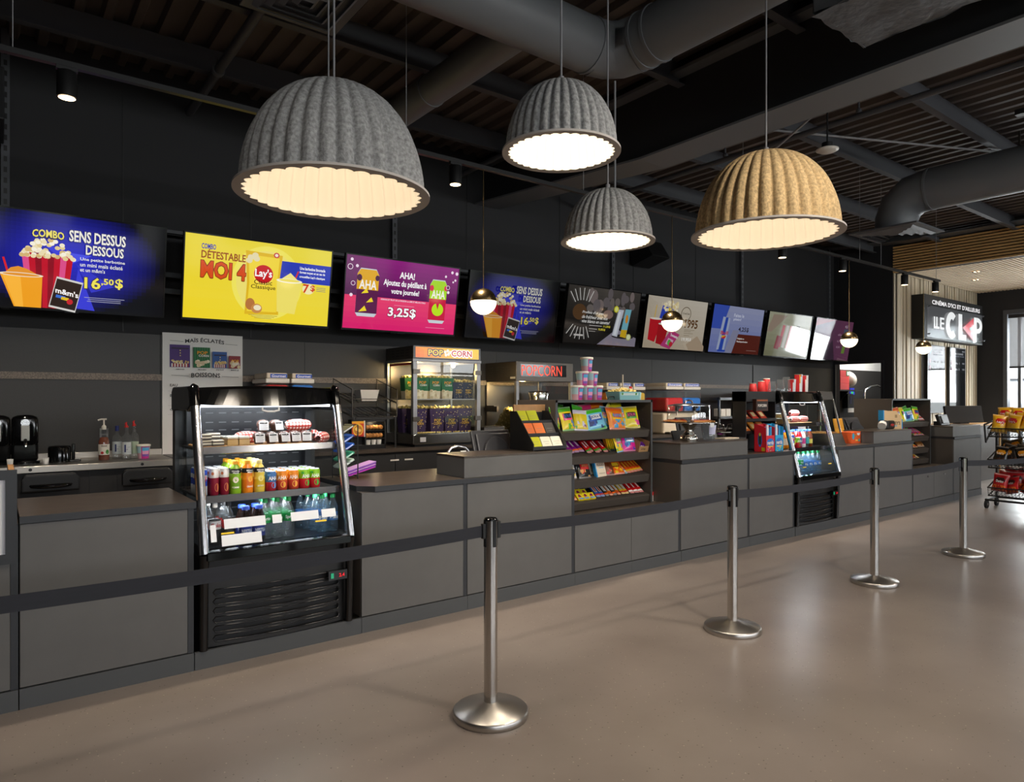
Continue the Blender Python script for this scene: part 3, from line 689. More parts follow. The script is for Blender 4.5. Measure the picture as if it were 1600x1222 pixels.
def screen3():
    a = Art(w=TW, h=TH)
    a.shade(0, .36, 1, 1, lambda u, v: mix(mix('4a0f48', '8a1878', v), '5a4058', max(0, .8 - u * 3) * .7), 16, 10)
    a.shade(0, 0, 1, .46, lambda u, v: mix('d8146a', 'e8406e', v), 12, 6)
    can_art(a, .095, .175, .275, .84, 'e0a818', '5a1a4a', '4a1440')
    for (x, z, r) in ((.165, .52, .03), (.21, .40, .03), (.155, .27, .034)): a.poly([(x - r, z - r), (x + r, z - r * .4), (x + r * .4, z + r * 1.6)], 'f2d82c')
    can_art(a, .735, .155, .895, .80, 'a4d820', 'c81440', 'd8304c')
    a.ell(.82, .36, .055, .095, 'b8e41c', 26); a.poly([(.82, .36), (.795, .47), (.835, .47)], 'c81440')
    a.text('AHA!', .45, .755, .585, .85, 'ffffff', .035); a.text('Ajoutez du pétillant à', .315, .615, .70, .725, 'ffffff', .025); a.text('votre journée!', .385, .505, .635, .605, 'ffffff', .025)
    a.text('ANANAS ET FRUIT DE LA PASSION ou LIME ET MELON D’EAU', .30, .425, .70, .45, 'f0d8e8', .02)
    a.text('3,25$', .37, .185, .62, .335, 'ffffff', .06, out='8a0c3c')
    a.rect(.42, .365, .60, .37, 'f0a8c0'); a.rect(.72, .08, .9, .085, 'f0a0c0')
    for (x, z, r) in ((.04, .94, .012), (.03, .84, .022), (.085, .86, .012), (.06, .62, .018), (.05, .46, .013), (.93, .93, .012), (.975, .92, .014), (.965, .82, .01), (.945, .79, .008), (.9, .70, .018), (.905, .63, .012), (.87, .86, .01)):
        a.ell(x, z, r, r * 1.8, 'f0dcec', 18)
        if r > .017: a.ell(x, z, r * .78, r * 1.4, '6a2a60', 18)
    return a
def screen5():
    a = Art(w=TW, h=TH); random.seed(9)
    a.shade(0, 0, 1, 1, lambda u, v: mix('121110', '5e5852', max(0, v - .25) * .9 * (1 - abs(u - .55) * .8)), 24, 16)
    for i in range(16):
        x = random.uniform(.3, .95); z = random.uniform(.6, .95); a.ell(x, z, random.uniform(.03, .06), random.uniform(.07, .13), random.choice(('6e6662', '7a6e6c', '655e60')), 18)
    a.ell(.56, .55, .07, .08, '8a7068', 18); a.ell(.17, .55, .09, .14, '5a4028', 20)
    a.poly([(.45, 0), (1, 0), (1, .16), (.7, .30)], '8a8494'); a.ell(.8, .17, .16, .04, '2a2628', 24)
    a.poly([(.645, .18), (.72, .16), (.775, .66), (.70, .66)], 'c8ccd8'); a.poly([(.665, .20), (.70, .19), (.735, .62), (.705, .62)], 'e4e8ee')
    a.poly([(.76, .17), (.845, .15), (.885, .68), (.80, .68)], '78b8c8'); a.poly([(.76, .17), (.845, .15), (.855, .30), (.77, .30)], 'd8b020'); a.ell(.83, .5, .02, .08, 'e09028', 16)
    a.ell(.665, .66, .034, .06, 'd8d428', 22); a.ell(.665, .66, .022, .042, 'eef08c', 22); a.ell(.885, .17, .036, .06, 'b8c070', 22); a.ell(.885, .17, .026, .045, 'e4ecc0', 22)
    for i in range(30):
        t = PI * .5 + 2 * PI * (i / 30) ; cx, cz = .20, .52; r0, r1 = .17, .30
        x0, z0, x1, z1 = cx + r0 * math.cos(t), cz + r0 * 1.4 * math.sin(t), cx + r1 * math.cos(t), cz + r1 * 1.5 * math.sin(t)
        if x0 < .28 and x1 > 0 and 0 < z1 < 1: a.line(x0, z0, x1, z1, .009, 'f0eeea')
    for t, z in (("Profitez d'un peu", .52), ('de fraîcheur avec nos', .445), ('vins blancs en canette!', .37)): a.text(t, .20, z, .20 + .0165 * len(t), z + .06, 'f6f4f0', .012, .01)
    a.text('11,50$', .505, .305, .60, .35, 'e8d840', .03); a.text('9,85$', .44, .245, .535, .29, 'e8d840', .03)
    a.rect(.31, .325, .48, .335, 'd0ccc8'); a.rect(.31, .265, .42, .275, 'd0ccc8'); a.rect(.31, .225, .40, .232, 'd0ccc8'); a.rect(.12, .13, .24, .16, 'd0ccc8')
    return a
def screen6():
    a = Art(w=TW, h=TH); a.shade(0, 0, 1, 1, lambda u, v: mix('b4a48c', 'cfc8ba', v * .6 + u * .3), 16, 10)
    for i in range(14): a.line(.0, .98 - .02 * i, .16, .86 - .028 * i, .003, 'a89c84')
    a.poly([(.20, .52), (.44, .40), (.48, .76), (.24, .84)], '2a44b8'); a.poly([(.31, .47), (.35, .45), (.38, .79), (.34, .81)], 'e8c828')
    random.seed(2)
    for i in range(40): a.ell(.25 + .24 * random.random(), .72 + .2 * random.random(), .018, .03, random.choice(('efe0b4', 'e6cf94', 'f6ecd0')), 8)
    a.line(.115, .55, .13, .83, .014, 'e0b820'); a.poly([(.05, .16), (.16, .12), (.235, .56), (.05, .58)], 'c01824'); a.ell(.142, .57, .093, .02, 'e8e0d4')
    a.poly([(.18, .10), (.31, .06), (.36, .46), (.19, .50)], 'a8141e'); a.ell(.275, .48, .086, .022, 'e8e0d4')
    a.poly([(.26, .06), (.42, .0), (.56, .30), (.40, .38)], 'b83c78'); a.text('Sweets', .41, .26, .53, .32, 'f4f0f0', .05, slope=-.05); a.poly([(.34, .10), (.44, .06), (.47, .18), (.38, .22)], 'd8a8c0'); a.ell(.40, .13, .03, .06, '58b048', 14); a.ell(.43, .10, .03, .05, 'c02838', 14)
    a.ell(.62, .72, .085, .14, '6a5c48', 26); a.ell(.62, .72, .075, .125, 'c8beac', 26); a.rect(.56, .70, .69, .76, 'c8beac'); a.text('CinéClub', .56, .71, .68, .745, '5a4c3a', .02)
    a.text('1995', .62, .44, .845, .62, '5e3c1a', .07); a.text('19,95$', .60, .17, .765, .25, 'f6f2ea', .04)
    for i, z in enumerate((.405, .375, .335, .29)): a.rect(.62, z, (.80, .74, .78, .72)[i], z + .008, '8a7a62')
    a.poly([(.68, .12), (.86, .30), (1, .10), (1, 0), (.74, 0)], 'b09c84')
    return a
def screen7():
    a = Art(w=TW, h=TH); a.shade(0, 0, 1, 1, lambda u, v: mix('6a78b8', '9aa0c0', v), 14, 8)
    a.poly([(.0, .5), (.0, 1), (.3, 1), (.2, .5)], '3a54b8'); a.poly([(.38, 0), (1, 0), (1, .42), (.5, .42)], '5a2218'); a.poly([(.3, .0), (.45, 0), (.55, .5), (.42, .5)], '8a8ca8')
    a.poly([(.15, .06), (.30, .04), (.34, .74), (.20, .76)], 'a8b4d0'); a.poly([(.19, .06), (.26, .05), (.30, .75), (.25, .75)], '2a4ab0'); a.rect(.17, .02, .32, .06, '2a4ab0')
    a.text('Bull', .19, .385, .33, .46, 'c0283c', .05); a.ell(.255, .34, .045, .03, 'e0b030', 16); a.poly([(.20, .3), (.30, .37), (.28, .3)], 'c83030')
    a.text('Faites le', .40, .78, .60, .85, 'd8dcf0', .01); a.text('plein!', .40, .69, .55, .76, 'd8dcf0', .01)
    a.text('4,25$', .52, .465, .73, .575, '2a2430', .05); a.text('Originale ou', .52, .30, .66, .345, 'f4f0ee', .03); a.text('Pastèque/melon', .52, .235, .74, .28, 'f4f0ee', .03)
    a.rect(.74, .075, .94, .08, 'c0a8a0'); return a
def screen8():
    a = Art(w=TW, h=TH); a.shade(0, 0, 1, 1, lambda u, v: mix('7a7a5c', 'a8a890', v), 14, 8)
    a.poly([(.1, .95), (.42, .95), (.1, .55), (.0, .55)], '9a8878'); a.rect(.66, .56, .74, .74, '5a5448'); a.rect(.66, .36, .76, .52, '5a5448')
    for i, c in enumerate(('b8303a', 'c8c4bc', 'a82430')): a.poly([(.28 + .085 * i, .22 - .01 * i), (.34 + .085 * i, .21 - .01 * i), (.40 + .085 * i, .72), (.34 + .085 * i, .73)], c)
    a.poly([(.20, .18), (.30, .16), (.36, .46), (.24, .48)], '8a2030'); a.text('À la', .74, .62, .86, .70, 'e8e4d8', .02); a.text('0,75$', .74, .40, .86, .47, 'e8e4d8', .03); return a
def screen9():
    a = Art(w=TW, h=TH); a.shade(0, 0, 1, 1, lambda u, v: mix('4a3048', '6a3c58', u), 14, 8); a.poly([(0, .8), (.5, 1), (0, 1)], '7a2c44'); a.poly([(.3, 0), (.62, 0), (.5, .5), (.36, .3)], '3a2838')
    a.poly([(.78, .18), (.86, .18), (.87, .36), (.79, .36)], '6a8838'); a.poly([(.76, .58), (.86, .56), (.88, .80), (.77, .80)], '4a5468'); a.text('4,5', .78, .82, .86, .90, 'b8a8b8', .02)
    for i, z in enumerate((.62, .45, .30)): a.text(('ale', '6,95', '8,50')[i], .62, z, .72, z + .06, '9a7890', .03)
    return a
SCR = [(lambda: combo_art(1.0), 'screen', 'menu screen with a blue combo advert beside the yellow advert screen, first in the row'),
       (screen2, 'screen', 'bright yellow menu screen showing a chips bag and a slush cup'),
       (screen3, 'screen', 'purple and pink menu screen showing two sparkling water cans'),
       (lambda: combo_art(0.5), 'screen', 'dimmer blue combo menu screen hung partly behind the first globe pendant'),
       (screen5, 'screen_dim', 'dark menu screen with white rays, two bottles and lime slices'),
       (screen6, 'screen_dim', 'pale beige menu screen with red cups and popcorn, partly behind a globe pendant'),
       (screen7, 'screen_dim', 'blue and brown menu screen with a tall energy drink can and a 4,25$ price'),
       (screen8, 'screen_dim', 'pale olive menu screen, second from the end of the row'),
       (screen9, 'screen_dim', 'dusky purple menu screen at the far end of the row')]
for i, (fn, m, l) in enumerate(SCR):
    d = thing('menu_screen', l, 'screen', (-0.165 + 1.527 * i, 6.73, 2.235), group='menu screens in a row over the counter', rot=(0.173, 0, 0))
    fn().build('picture', m, d, fix=False)
    e = 0.012
    mb = MB()
    mb.box(-e, -0.006, -e - 0.008, TW + e, 0.002, 0).box(-e, -0.006, TH, TW + e, 0.002, TH + e).box(-e, -0.006, 0, 0, 0.002, TH).box(TW, -0.006, 0, TW + e, 0.002, TH)
    mb.build('bezel', 'black_gloss', d)
    B(-e, 0.002, -e - 0.008, TW + e, 0.045, TH + e).box(0.25, 0.045, 0.12, TW - 0.25, 0.075, 0.6).build('housing', 'black', d, bevel=0.003)
    B(TW / 2 - 0.05, -0.008, -0.028, TW / 2 + 0.05, 0.01, -0.02).build('sensor_bar', 'black_gloss', d)
    MB().prism([(.075, .15), (.29, .30), (.20, .50), (.075, .6)], 'x', .3, .36).prism([(.075, .15), (.29, .30), (.20, .50), (.075, .6)], 'x', TW - .36, TW - .3).build('mount_arm', 'beam', d)

# ================================================================ wall menu poster
pw, ph = 0.735, 1.24
d = thing('wall_poster', 'white printed popcorn and drinks price poster on the back wall behind the big cooler', 'poster', (1.277, YN - 0.032, 0.885))
B(0, 0, 0, pw, 0.018, ph, 'e9e7e3').build('board', 'paper', d)
a = Art(w=pw, h=ph, fn=lambda x, z, y: (x, y - 0.0005, z))
a.text('MAÏS ÉCLATÉS', .27, .925, .76, .962, '2a2a2c', .025, arc=.012); a.line(.09, .94, .25, .936, .003, '3a3a3c'); a.line(.77, .93, .93, .926, .003, '3a3a3c')
BX = ((.085, .33, .735, .91, '4a2a78', 'GRAND'), (.365, .575, .735, .895, '1e7a44', 'MOYEN'), (.60, .785, .735, .865, '2a58a0', 'PETIT'), (.805, .955, .735, .835, '8a2430', 'MINI'))
for k, (x0, x1, z0, z1, c, t) in enumerate(BX):
    a.rect(x0, z0, x1, z1, c); mxx = (x0 + x1) / 2
    if k % 2 == 0:
        for j in range(6): a.rect(x0 + .02 + (x1 - x0 - .04) * j / 6, z0 + .003, x0 + .02 + (x1 - x0 - .04) * (j + .5) / 6, z0 + .03, 'f0e8e0'); a.rect(x0 + .02 + (x1 - x0 - .04) * (j + .5) / 6, z0 + .003, x0 + .02 + (x1 - x0 - .04) * (j + 1) / 6, z0 + .03, 'a02030')
        random.seed(k)
        for j in range(24): a.ell(x0 + .02 + (x1 - x0 - .04) * random.random(), z0 + .03 + .022 * random.random(), .012, .007, random.choice(('f0e0b0', 'd8b470')), 8)
        a.rect(x0 + .02, z1 - .032, x1 - .02, z1 - .024, '2a2034')
        for j in range(3): a.ell(mxx, z1 - .045 - .02 * j, .008, .005, 'e8cf80', 8)
    else:
        if k == 1:
            for j in range(7): a.rect(x0 + (x1 - x0) * j / 7, z0, x0 + (x1 - x0) * (j + .45) / 7, z1, '0f5a2c')
        for j in range(14): random.seed(j + k); a.ell(x0 + .02 + (x1 - x0 - .04) * random.random(), z0 + .012 + .04 * random.random(), .022, .013, random.choice(('f4ead0', 'e8d8b4', 'dcc8a0')), 10)
        a.text('POP', x0 + .22 * (x1 - x0), z1 - .055, x1 - .16 * (x1 - x0), z1 - .03, 'f0a820', .05); a.text('CORN', x0 + .3 * (x1 - x0), z1 - .075, x1 - .1 * (x1 - x0), z1 - .057, 'f6f2ea', .06)
    a.text(t, mxx - .05, .715, mxx + .05, .724, '3a3a3c', .03)
a.text('BOISSONS', .33, .655, .69, .69, '2a2a2c', .03, arc=.006); a.line(.09, .672, .30, .668, .003, '3a3a3c'); a.line(.71, .668, .93, .664, .003, '3a3a3c')
for j, z in enumerate((.55, .44, .37)): a.line(.05, z, .6, z, .002, 'b8b6b2')
for t, z in (('EAU', .585), ('BARBOTINE', .505), ('CAFÉ', .40)): a.text(t, .075, z, .075 + .03 * len(t), z + .02, '3a3a3c', .03)
a.build('print', 'paper', d, fix=False)
# ================================================================ cinema sign and portrait screens on the ribbed wall
sw, sh = 3.0, 0.875
d = thing('cinema_sign', 'wide black lightbox sign reading LE CLAP on the pale ribbed wall', 'sign', (14.55, YR - 0.26, 2.675))
B(0, 0, 0, sw, 0.23, sh).build('box', 'black', d)
a = Art(w=sw, h=sh, eps=.002, fn=lambda x, z, y: (x, y - 0.002, z))
a.text("CINÉMA D'ICI ET D'AILLEURS", .12, .80, .95, .925, 'f4f2f2', .03); a.rect(.04, .04, .99, .755, '4a4a4c')
a.build('lettering', 'backlit', d, fix=False)
B(0.12, -0.05, 0.02, sw - .01, -0.045, 0.68).build('acrylic_panel', 'glass_soft', d)
a = Art(w=sw, h=sh, eps=.0012, fn=lambda x, z, y: (x, y - 0.02, z))
Wt = 'f6f4f4'
for x in (.13, .165): a.rect(x, .25, x + .022, .52, Wt); a.rect(x, .25, x + .05, .30, Wt)
a.rect(.225, .25, .25, .52, Wt)
for z in (.25, .365, .475): a.rect(.225, z, .29, z + .045, Wt)
cc_ = [(.415 + r * math.cos(t), .375 + q * math.sin(t)) for r, q, ts in ((.098, .315, [math.radians(48 + 264 * i / 30) for i in range(31)]), (.032, .15, [math.radians(312 - 264 * i / 30) for i in range(31)])) for t in ts]
a.put(cc_, [(i, i + 1, 60 - i, 61 - i) for i in range(30)], Wt); a.rect(.53, .06, .595, .68, Wt); a.rect(.535, .06, .665, .19, Wt)
a.poly([(.605, .36), (.80, .64), (.80, .06)], 'd8283c'); a.poly([(.715, .36), (.765, .43), (.765, .29)], '3a3a3c'); a.rect(.805, .05, .855, .66, Wt)
pp = [(.87 + r * math.cos(t), .465 + q * math.sin(t)) for r, q, ts in ((.09, .195, [-PI / 2 + PI * i / 20 for i in range(21)]), (.04, .085, [PI / 2 - PI * i / 20 for i in range(21)])) for t in ts]
a.put(pp, [(i, i + 1, 40 - i, 41 - i) for i in range(20)], Wt); a.rect(.855, .55, .87, .66, Wt); a.rect(.855, .27, .87, .38, Wt)
a.build('raised_letters', 'backlit', d, fix=False)
MB().box(0.14, -0.055, 0.08, 0.17, 0, 0.11).box(0.14, -0.055, 0.62, 0.17, 0, 0.65).box(sw - .06, -0.055, 0.08, sw - .03, 0, 0.11).box(sw - .06, -0.055, 0.62, sw - .03, 0, 0.65).build('standoffs', 'alu', d)
for k, x in enumerate((15.16, 16.26)):
    d = thing('session_screen', 'tall portrait session screen below the sign, ' + ('partly behind the globe pendant' if k == 0 else 'next to the end window'), 'screen', (x, YR - 0.09, 1.21), group='portrait session screens')
    a = Art(w=.82, h=1.36); a.shade(0, .62, 1, 1, lambda u, v: mix('24262a', '2e3034', v), 4, 4); 
    a.rect(0, 0, 1, .62, '16181c')
    a.poly([(.12, .88), (.2, .93), (.12, .98)], '28a8d0'); a.text('PROCHAINES', .3, .9, .85, .93, 'c8ccd2', .02); a.text('PROJECTIONS', .3, .86, .9, .885, '8a90a0', .02); a.text('18:45', .78, .945, .95, .97, 'b8bcc4', .02)
    for z in (.76, .665): a.rect(.06, z - .02, .14, z + .04, '7a2c48'); a.text('Salle ' + ('1' if z > .7 else '2'), .2, z - .01, .6, z + .02, 'b0b4bc', .02); a.text('19:00', .78, z - .01, .93, z + .02, 'b0b4bc', .02)
    a.build('picture', 'screen_dim', d, fix=False)
    B(-.02, .001, -.02, .84, .05, 1.38).build('housing', 'black', d); B(.3, .05, .5, .5, .065, .9).build('mount_arm', 'black', d)
d = thing('cable_cover', 'dark vertical cable cover behind the portrait screens', 'panel', (15.0, YR - 0.02, 0))
B(0, -0.01, 1.1, 0.2, -0.003, 2.7).build('strip', 'felt_dark', d)
# ================================================================ counter
YF, YB, ZT = 4.05, 4.77, 0.93
def unit(x0, x1, label, ztop=0.895, group='counter base units', panels=None, sides=''):
    d = thing('counter_unit', label, 'counter', (x0, YF, 0), group=group); w = x1 - x0
    B(0, 0.016, 0.1, w, YB - YF, ztop).build('carcass', 'panel_side', d)
    B(0, -0.006, 0, w, 0.03, 0.098).build('toe_kick', 'kick', d)
    B(w - 0.03, 0.002, 0.1, w, 0.016, ztop).build('edge_strip', 'trim', d)
    ps = panels or [(0.0, w - 0.032)]
    for (a, b) in ps: B(a + 0.002, 0, 0.104, b, 0.016, ztop - 0.004).build('front_panel', 'panel', d, bevel=0.0015)
    return d
def top(x0, x1, label, z=ZT, chamfer=0.0, y1=YB + 0.01):
    y0 = YF - 0.012
    poly = [(x0, y0), (x1, y0), (x1, y1), (x0, y1)] if not chamfer else [(x0 + chamfer, y0), (x1, y0), (x1, y1), (x0, y1), (x0, y0 + chamfer)]
    d = thing('worktop', label, 'worktop', (0, 0, 0), group='counter worktops')
    MB().prism(poly, 'z', z - 0.035, z - 0.001).build('edge_band', 'trim', d)
    q = 0.002; p2 = [(x + (q if x == x0 else 0) * 0, y) for x, y in poly]
    MB().prism(p2, 'z', z - 0.001, z).build('surface', 'worktop', d)
    return d
unit(-1.9, 0.095, 'counter unit carrying the framed white notice at the near end', group=None)
top(-1.9, 0.085, 'worktop stretch beside the framed notice')
d = unit(0.1, 0.878, 'charcoal counter unit between the framed notice and the big cooler')
top(0.1, 0.888, 'dark stone-look worktop between the framed notice and the big cooler')
B(0.06, 4.2, ZT, 0.085, 4.6, ZT + 0.21).build('upstand', 'wood'); u = bpy.data.objects['upstand']; tag(u, 'brown upright board behind the framed notice', 'board')
d = thing('framed_notice', 'white notice in a dark frame on the counter front at the near end', 'notice', (-0.62, YF - 0.001, 0.712))
MB().box(0, -0.03, 0, 0.71, 0, 0.045).box(0, -0.03, 0.4, 0.71, 0, 0.445).box(0, -0.03, 0.045, 0.045, 0, 0.4).box(0.665, -0.03, 0.045, 0.71, 0, 0.4).build('frame', 'trim', d)
a = Art(w=.62, h=.355, fn=lambda x, z, y: (x + .045, y - .012, z + .045)); a.rect(0, 0, 1, 1, 'eceaf0'); a.rect(.2, .78, .8, .9, '6a5a80'); a.line(.15, .1, .55, .62, .05, 'cfc4dc'); a.ell(.85, .55, .12, .2, 'f0dcae', 20); a.rect(.1, .06, .9, .1, 'b8b0c4'); a.poly([(.62, .1), (.95, .1), (.95, .45), (.7, .38)], 'c8bcd8')
a.build('sheet', 'paper', d, fix=False)
B(0.02, -0.011, 0.02, 0.69, 0, 0.43).build('backing', 'white', d)
def gap_kick(x0, x1, l):
    d = thing('kick_board', 'low charcoal kick board under the ' + l, 'kick board', (x0, YF, 0)); B(0.002, -0.008, 0, x1 - x0 - 0.002, 0.012, 0.098).build('board', 'kick', d); return d
gap_kick(0.88, 1.868, 'big cooler with the muffins'); gap_kick(6.93, 7.868, 'second cooler')
unit(1.87, 2.675, 'charcoal counter unit between the big cooler and the first register')
unit(2.677, 3.705, 'charcoal counter unit below the first register')
top(1.87, 3.70, 'worktop carrying the first register and the brochure box', chamfer=0.09)
unit(3.707, 4.36, 'low charcoal unit below the candy shelves, next to the first register', 0.485, panels=[(0, .653)])
unit(4.362, 5.015, 'low charcoal unit below the candy shelves, next to the cake stand', 0.485)
top(3.707, 5.015, 'low worktop the big candy shelf unit stands on', 0.52, y1=4.92)
unit(5.02, 6.09, 'charcoal counter unit below the cake stand'); unit(6.092, 6.925, 'charcoal counter unit below the red and blue candy boxes')
top(5.02, 6.93, 'worktop carrying the cake stand and the candy boxes', chamfer=0.0)
unit(7.87, 8.752, 'charcoal counter unit beside the second cooler, below the orange carton'); unit(8.754, 9.845, 'charcoal counter unit below the third register')
top(7.86, 9.84, 'worktop carrying the third register and the orange carton', chamfer=0.08)
unit(9.847, 10.51, 'low charcoal unit below the smaller candy shelves, next to the third register', 0.485, panels=[(0, .663)])
unit(10.512, 11.19, 'low charcoal unit below the smaller candy shelves, next to the chip rack', 0.485)
top(9.847, 11.19, 'low worktop under the smaller candy shelf unit', 0.52, y1=4.92)
unit(11.195, 12.25, 'last charcoal counter unit of the row, partly behind the chip rack'); top(11.195, 12.26, 'worktop at the far end of the counter')
def riser(x0, x1, l):
    d = thing('counter_riser', 'raised charcoal ledge ' + l, 'ledge', (x0, YF + 0.012, ZT), group='raised ledges on the counter')
    MB().box(0, 0, 0, x1 - x0, 0.38, 0.14).build('body', 'panel', d, bevel=0.002)
    B(-0.002, -0.002, 0.14, x1 - x0 + 0.002, 0.385, 0.155).build('cap', 'worktop', d, bevel=0.002)
riser(2.66, 3.69, 'in front of the first register'); riser(5.03, 6.08, 'below the cake stand'); riser(8.76, 9.83, 'in front of the third register'); riser(11.2, 12.25, 'at the far end of the counter')
for x in (10.3, 10.85):
    o = MB().tube([(x, YF - 0.001, 0.415), (x, YF - 0.014, 0.415)], 0.012, 12).build('door_knob', 'alu'); tag(o, 'small bright knob on the low unit ' + ('next to the third register' if x < 10.5 else 'next to the chip rack'), 'knob')

# ================================================================ stanchions and belts
def lathe_post(d):
    MB().lathe([(0.176, 0), (0.178, 0.004), (0.178, 0.030), (0.172, 0.036), (0.05, 0.064), (0.034, 0.070)], n=56).build('base', 'steel_base', d)
    MB().lathe([(0.032, 0.055), (0.032, 0.925)], n=36).build('tube', 'steel', d)
    mb = MB().lathe([(0.0335, 0.923), (0.0335, 0.929), (0.028, 0.934)], n=36)
    for k in range(4):
        t = k * PI / 2; c, s_ = math.cos(t), math.sin(t); mb.T = Matrix.Rotation(t, 4, 'Z')
        mb.box(0.029, -0.009, 0.80, 0.0355, 0.009, 0.926)
    mb.T = None; mb.build('belt_head', 'black_gloss', d, bevel=0.002)
    MB().box(0.034, -0.012, 0.835, 0.052, 0.012, 0.915).box(-0.05, -0.01, 0.84, -0.034, 0.01, 0.91).build('belt_clip', 'black', d, bevel=0.003)
PX = [(-0.12, 2.63), (1.872, 2.632), (3.80, 2.65), (5.685, 2.63), (7.385, 2.59), (9.25, 2.25)]
PL = [None, 'brushed steel belt post, first along the queue and the largest-looking', 'brushed steel belt post, second along the queue, before the cake stand', 'brushed steel belt post, third along the queue, past the second cooler', 'brushed steel belt post, fourth along the queue, before the chip rack', None]
p0 = thing('stanchion', PL[1], 'stanchion', (*PX[1], 0), group='queue posts'); lathe_post(p0)
for i in (2, 3, 4): dup(p0, (*PX[i], 0), label=PL[i])
BL = ['dark belt running from the first post past the big cooler', 'dark belt between the first post and the second one', 'dark belt between the second and third posts', 'dark belt between the third and fourth posts', 'dark belt from the fourth post towards the chip rack']
for i in range(5):
    (x0, y0), (x1, y1) = PX[i], PX[i + 1]; dx, dy = x1 - x0, y1 - y0; l = math.hypot(dx, dy); ux, uy = dx / l, dy / l
    if i == 0: x0 -= 0.6
    l = math.hypot(x1 - x0, y1 - y0) - 0.1; mb = MB(); N = 16; v = []
    for k in range(N + 1):
        t = k / N; sag = -0.018 * (1 - (2 * t - 1) ** 2); x = x0 + ux * (0.05 + l * t); y = y0 + uy * (0.05 + l * t)
        for (e, z) in ((-0.0012, 0.848), (0.0012, 0.848), (0.0012, 0.902), (-0.0012, 0.902)): v.append((x - uy * e, y + ux * e, z + sag))
    fs = [(k * 4 + j, k * 4 + (j + 1) % 4, k * 4 + 4 + (j + 1) % 4, k * 4 + 4 + j) for k in range(N) for j in range(4)]
    o = mb.add(v, fs).build('queue_belt', 'belt'); tag(o, BL[i], 'belt', 'queue belts')
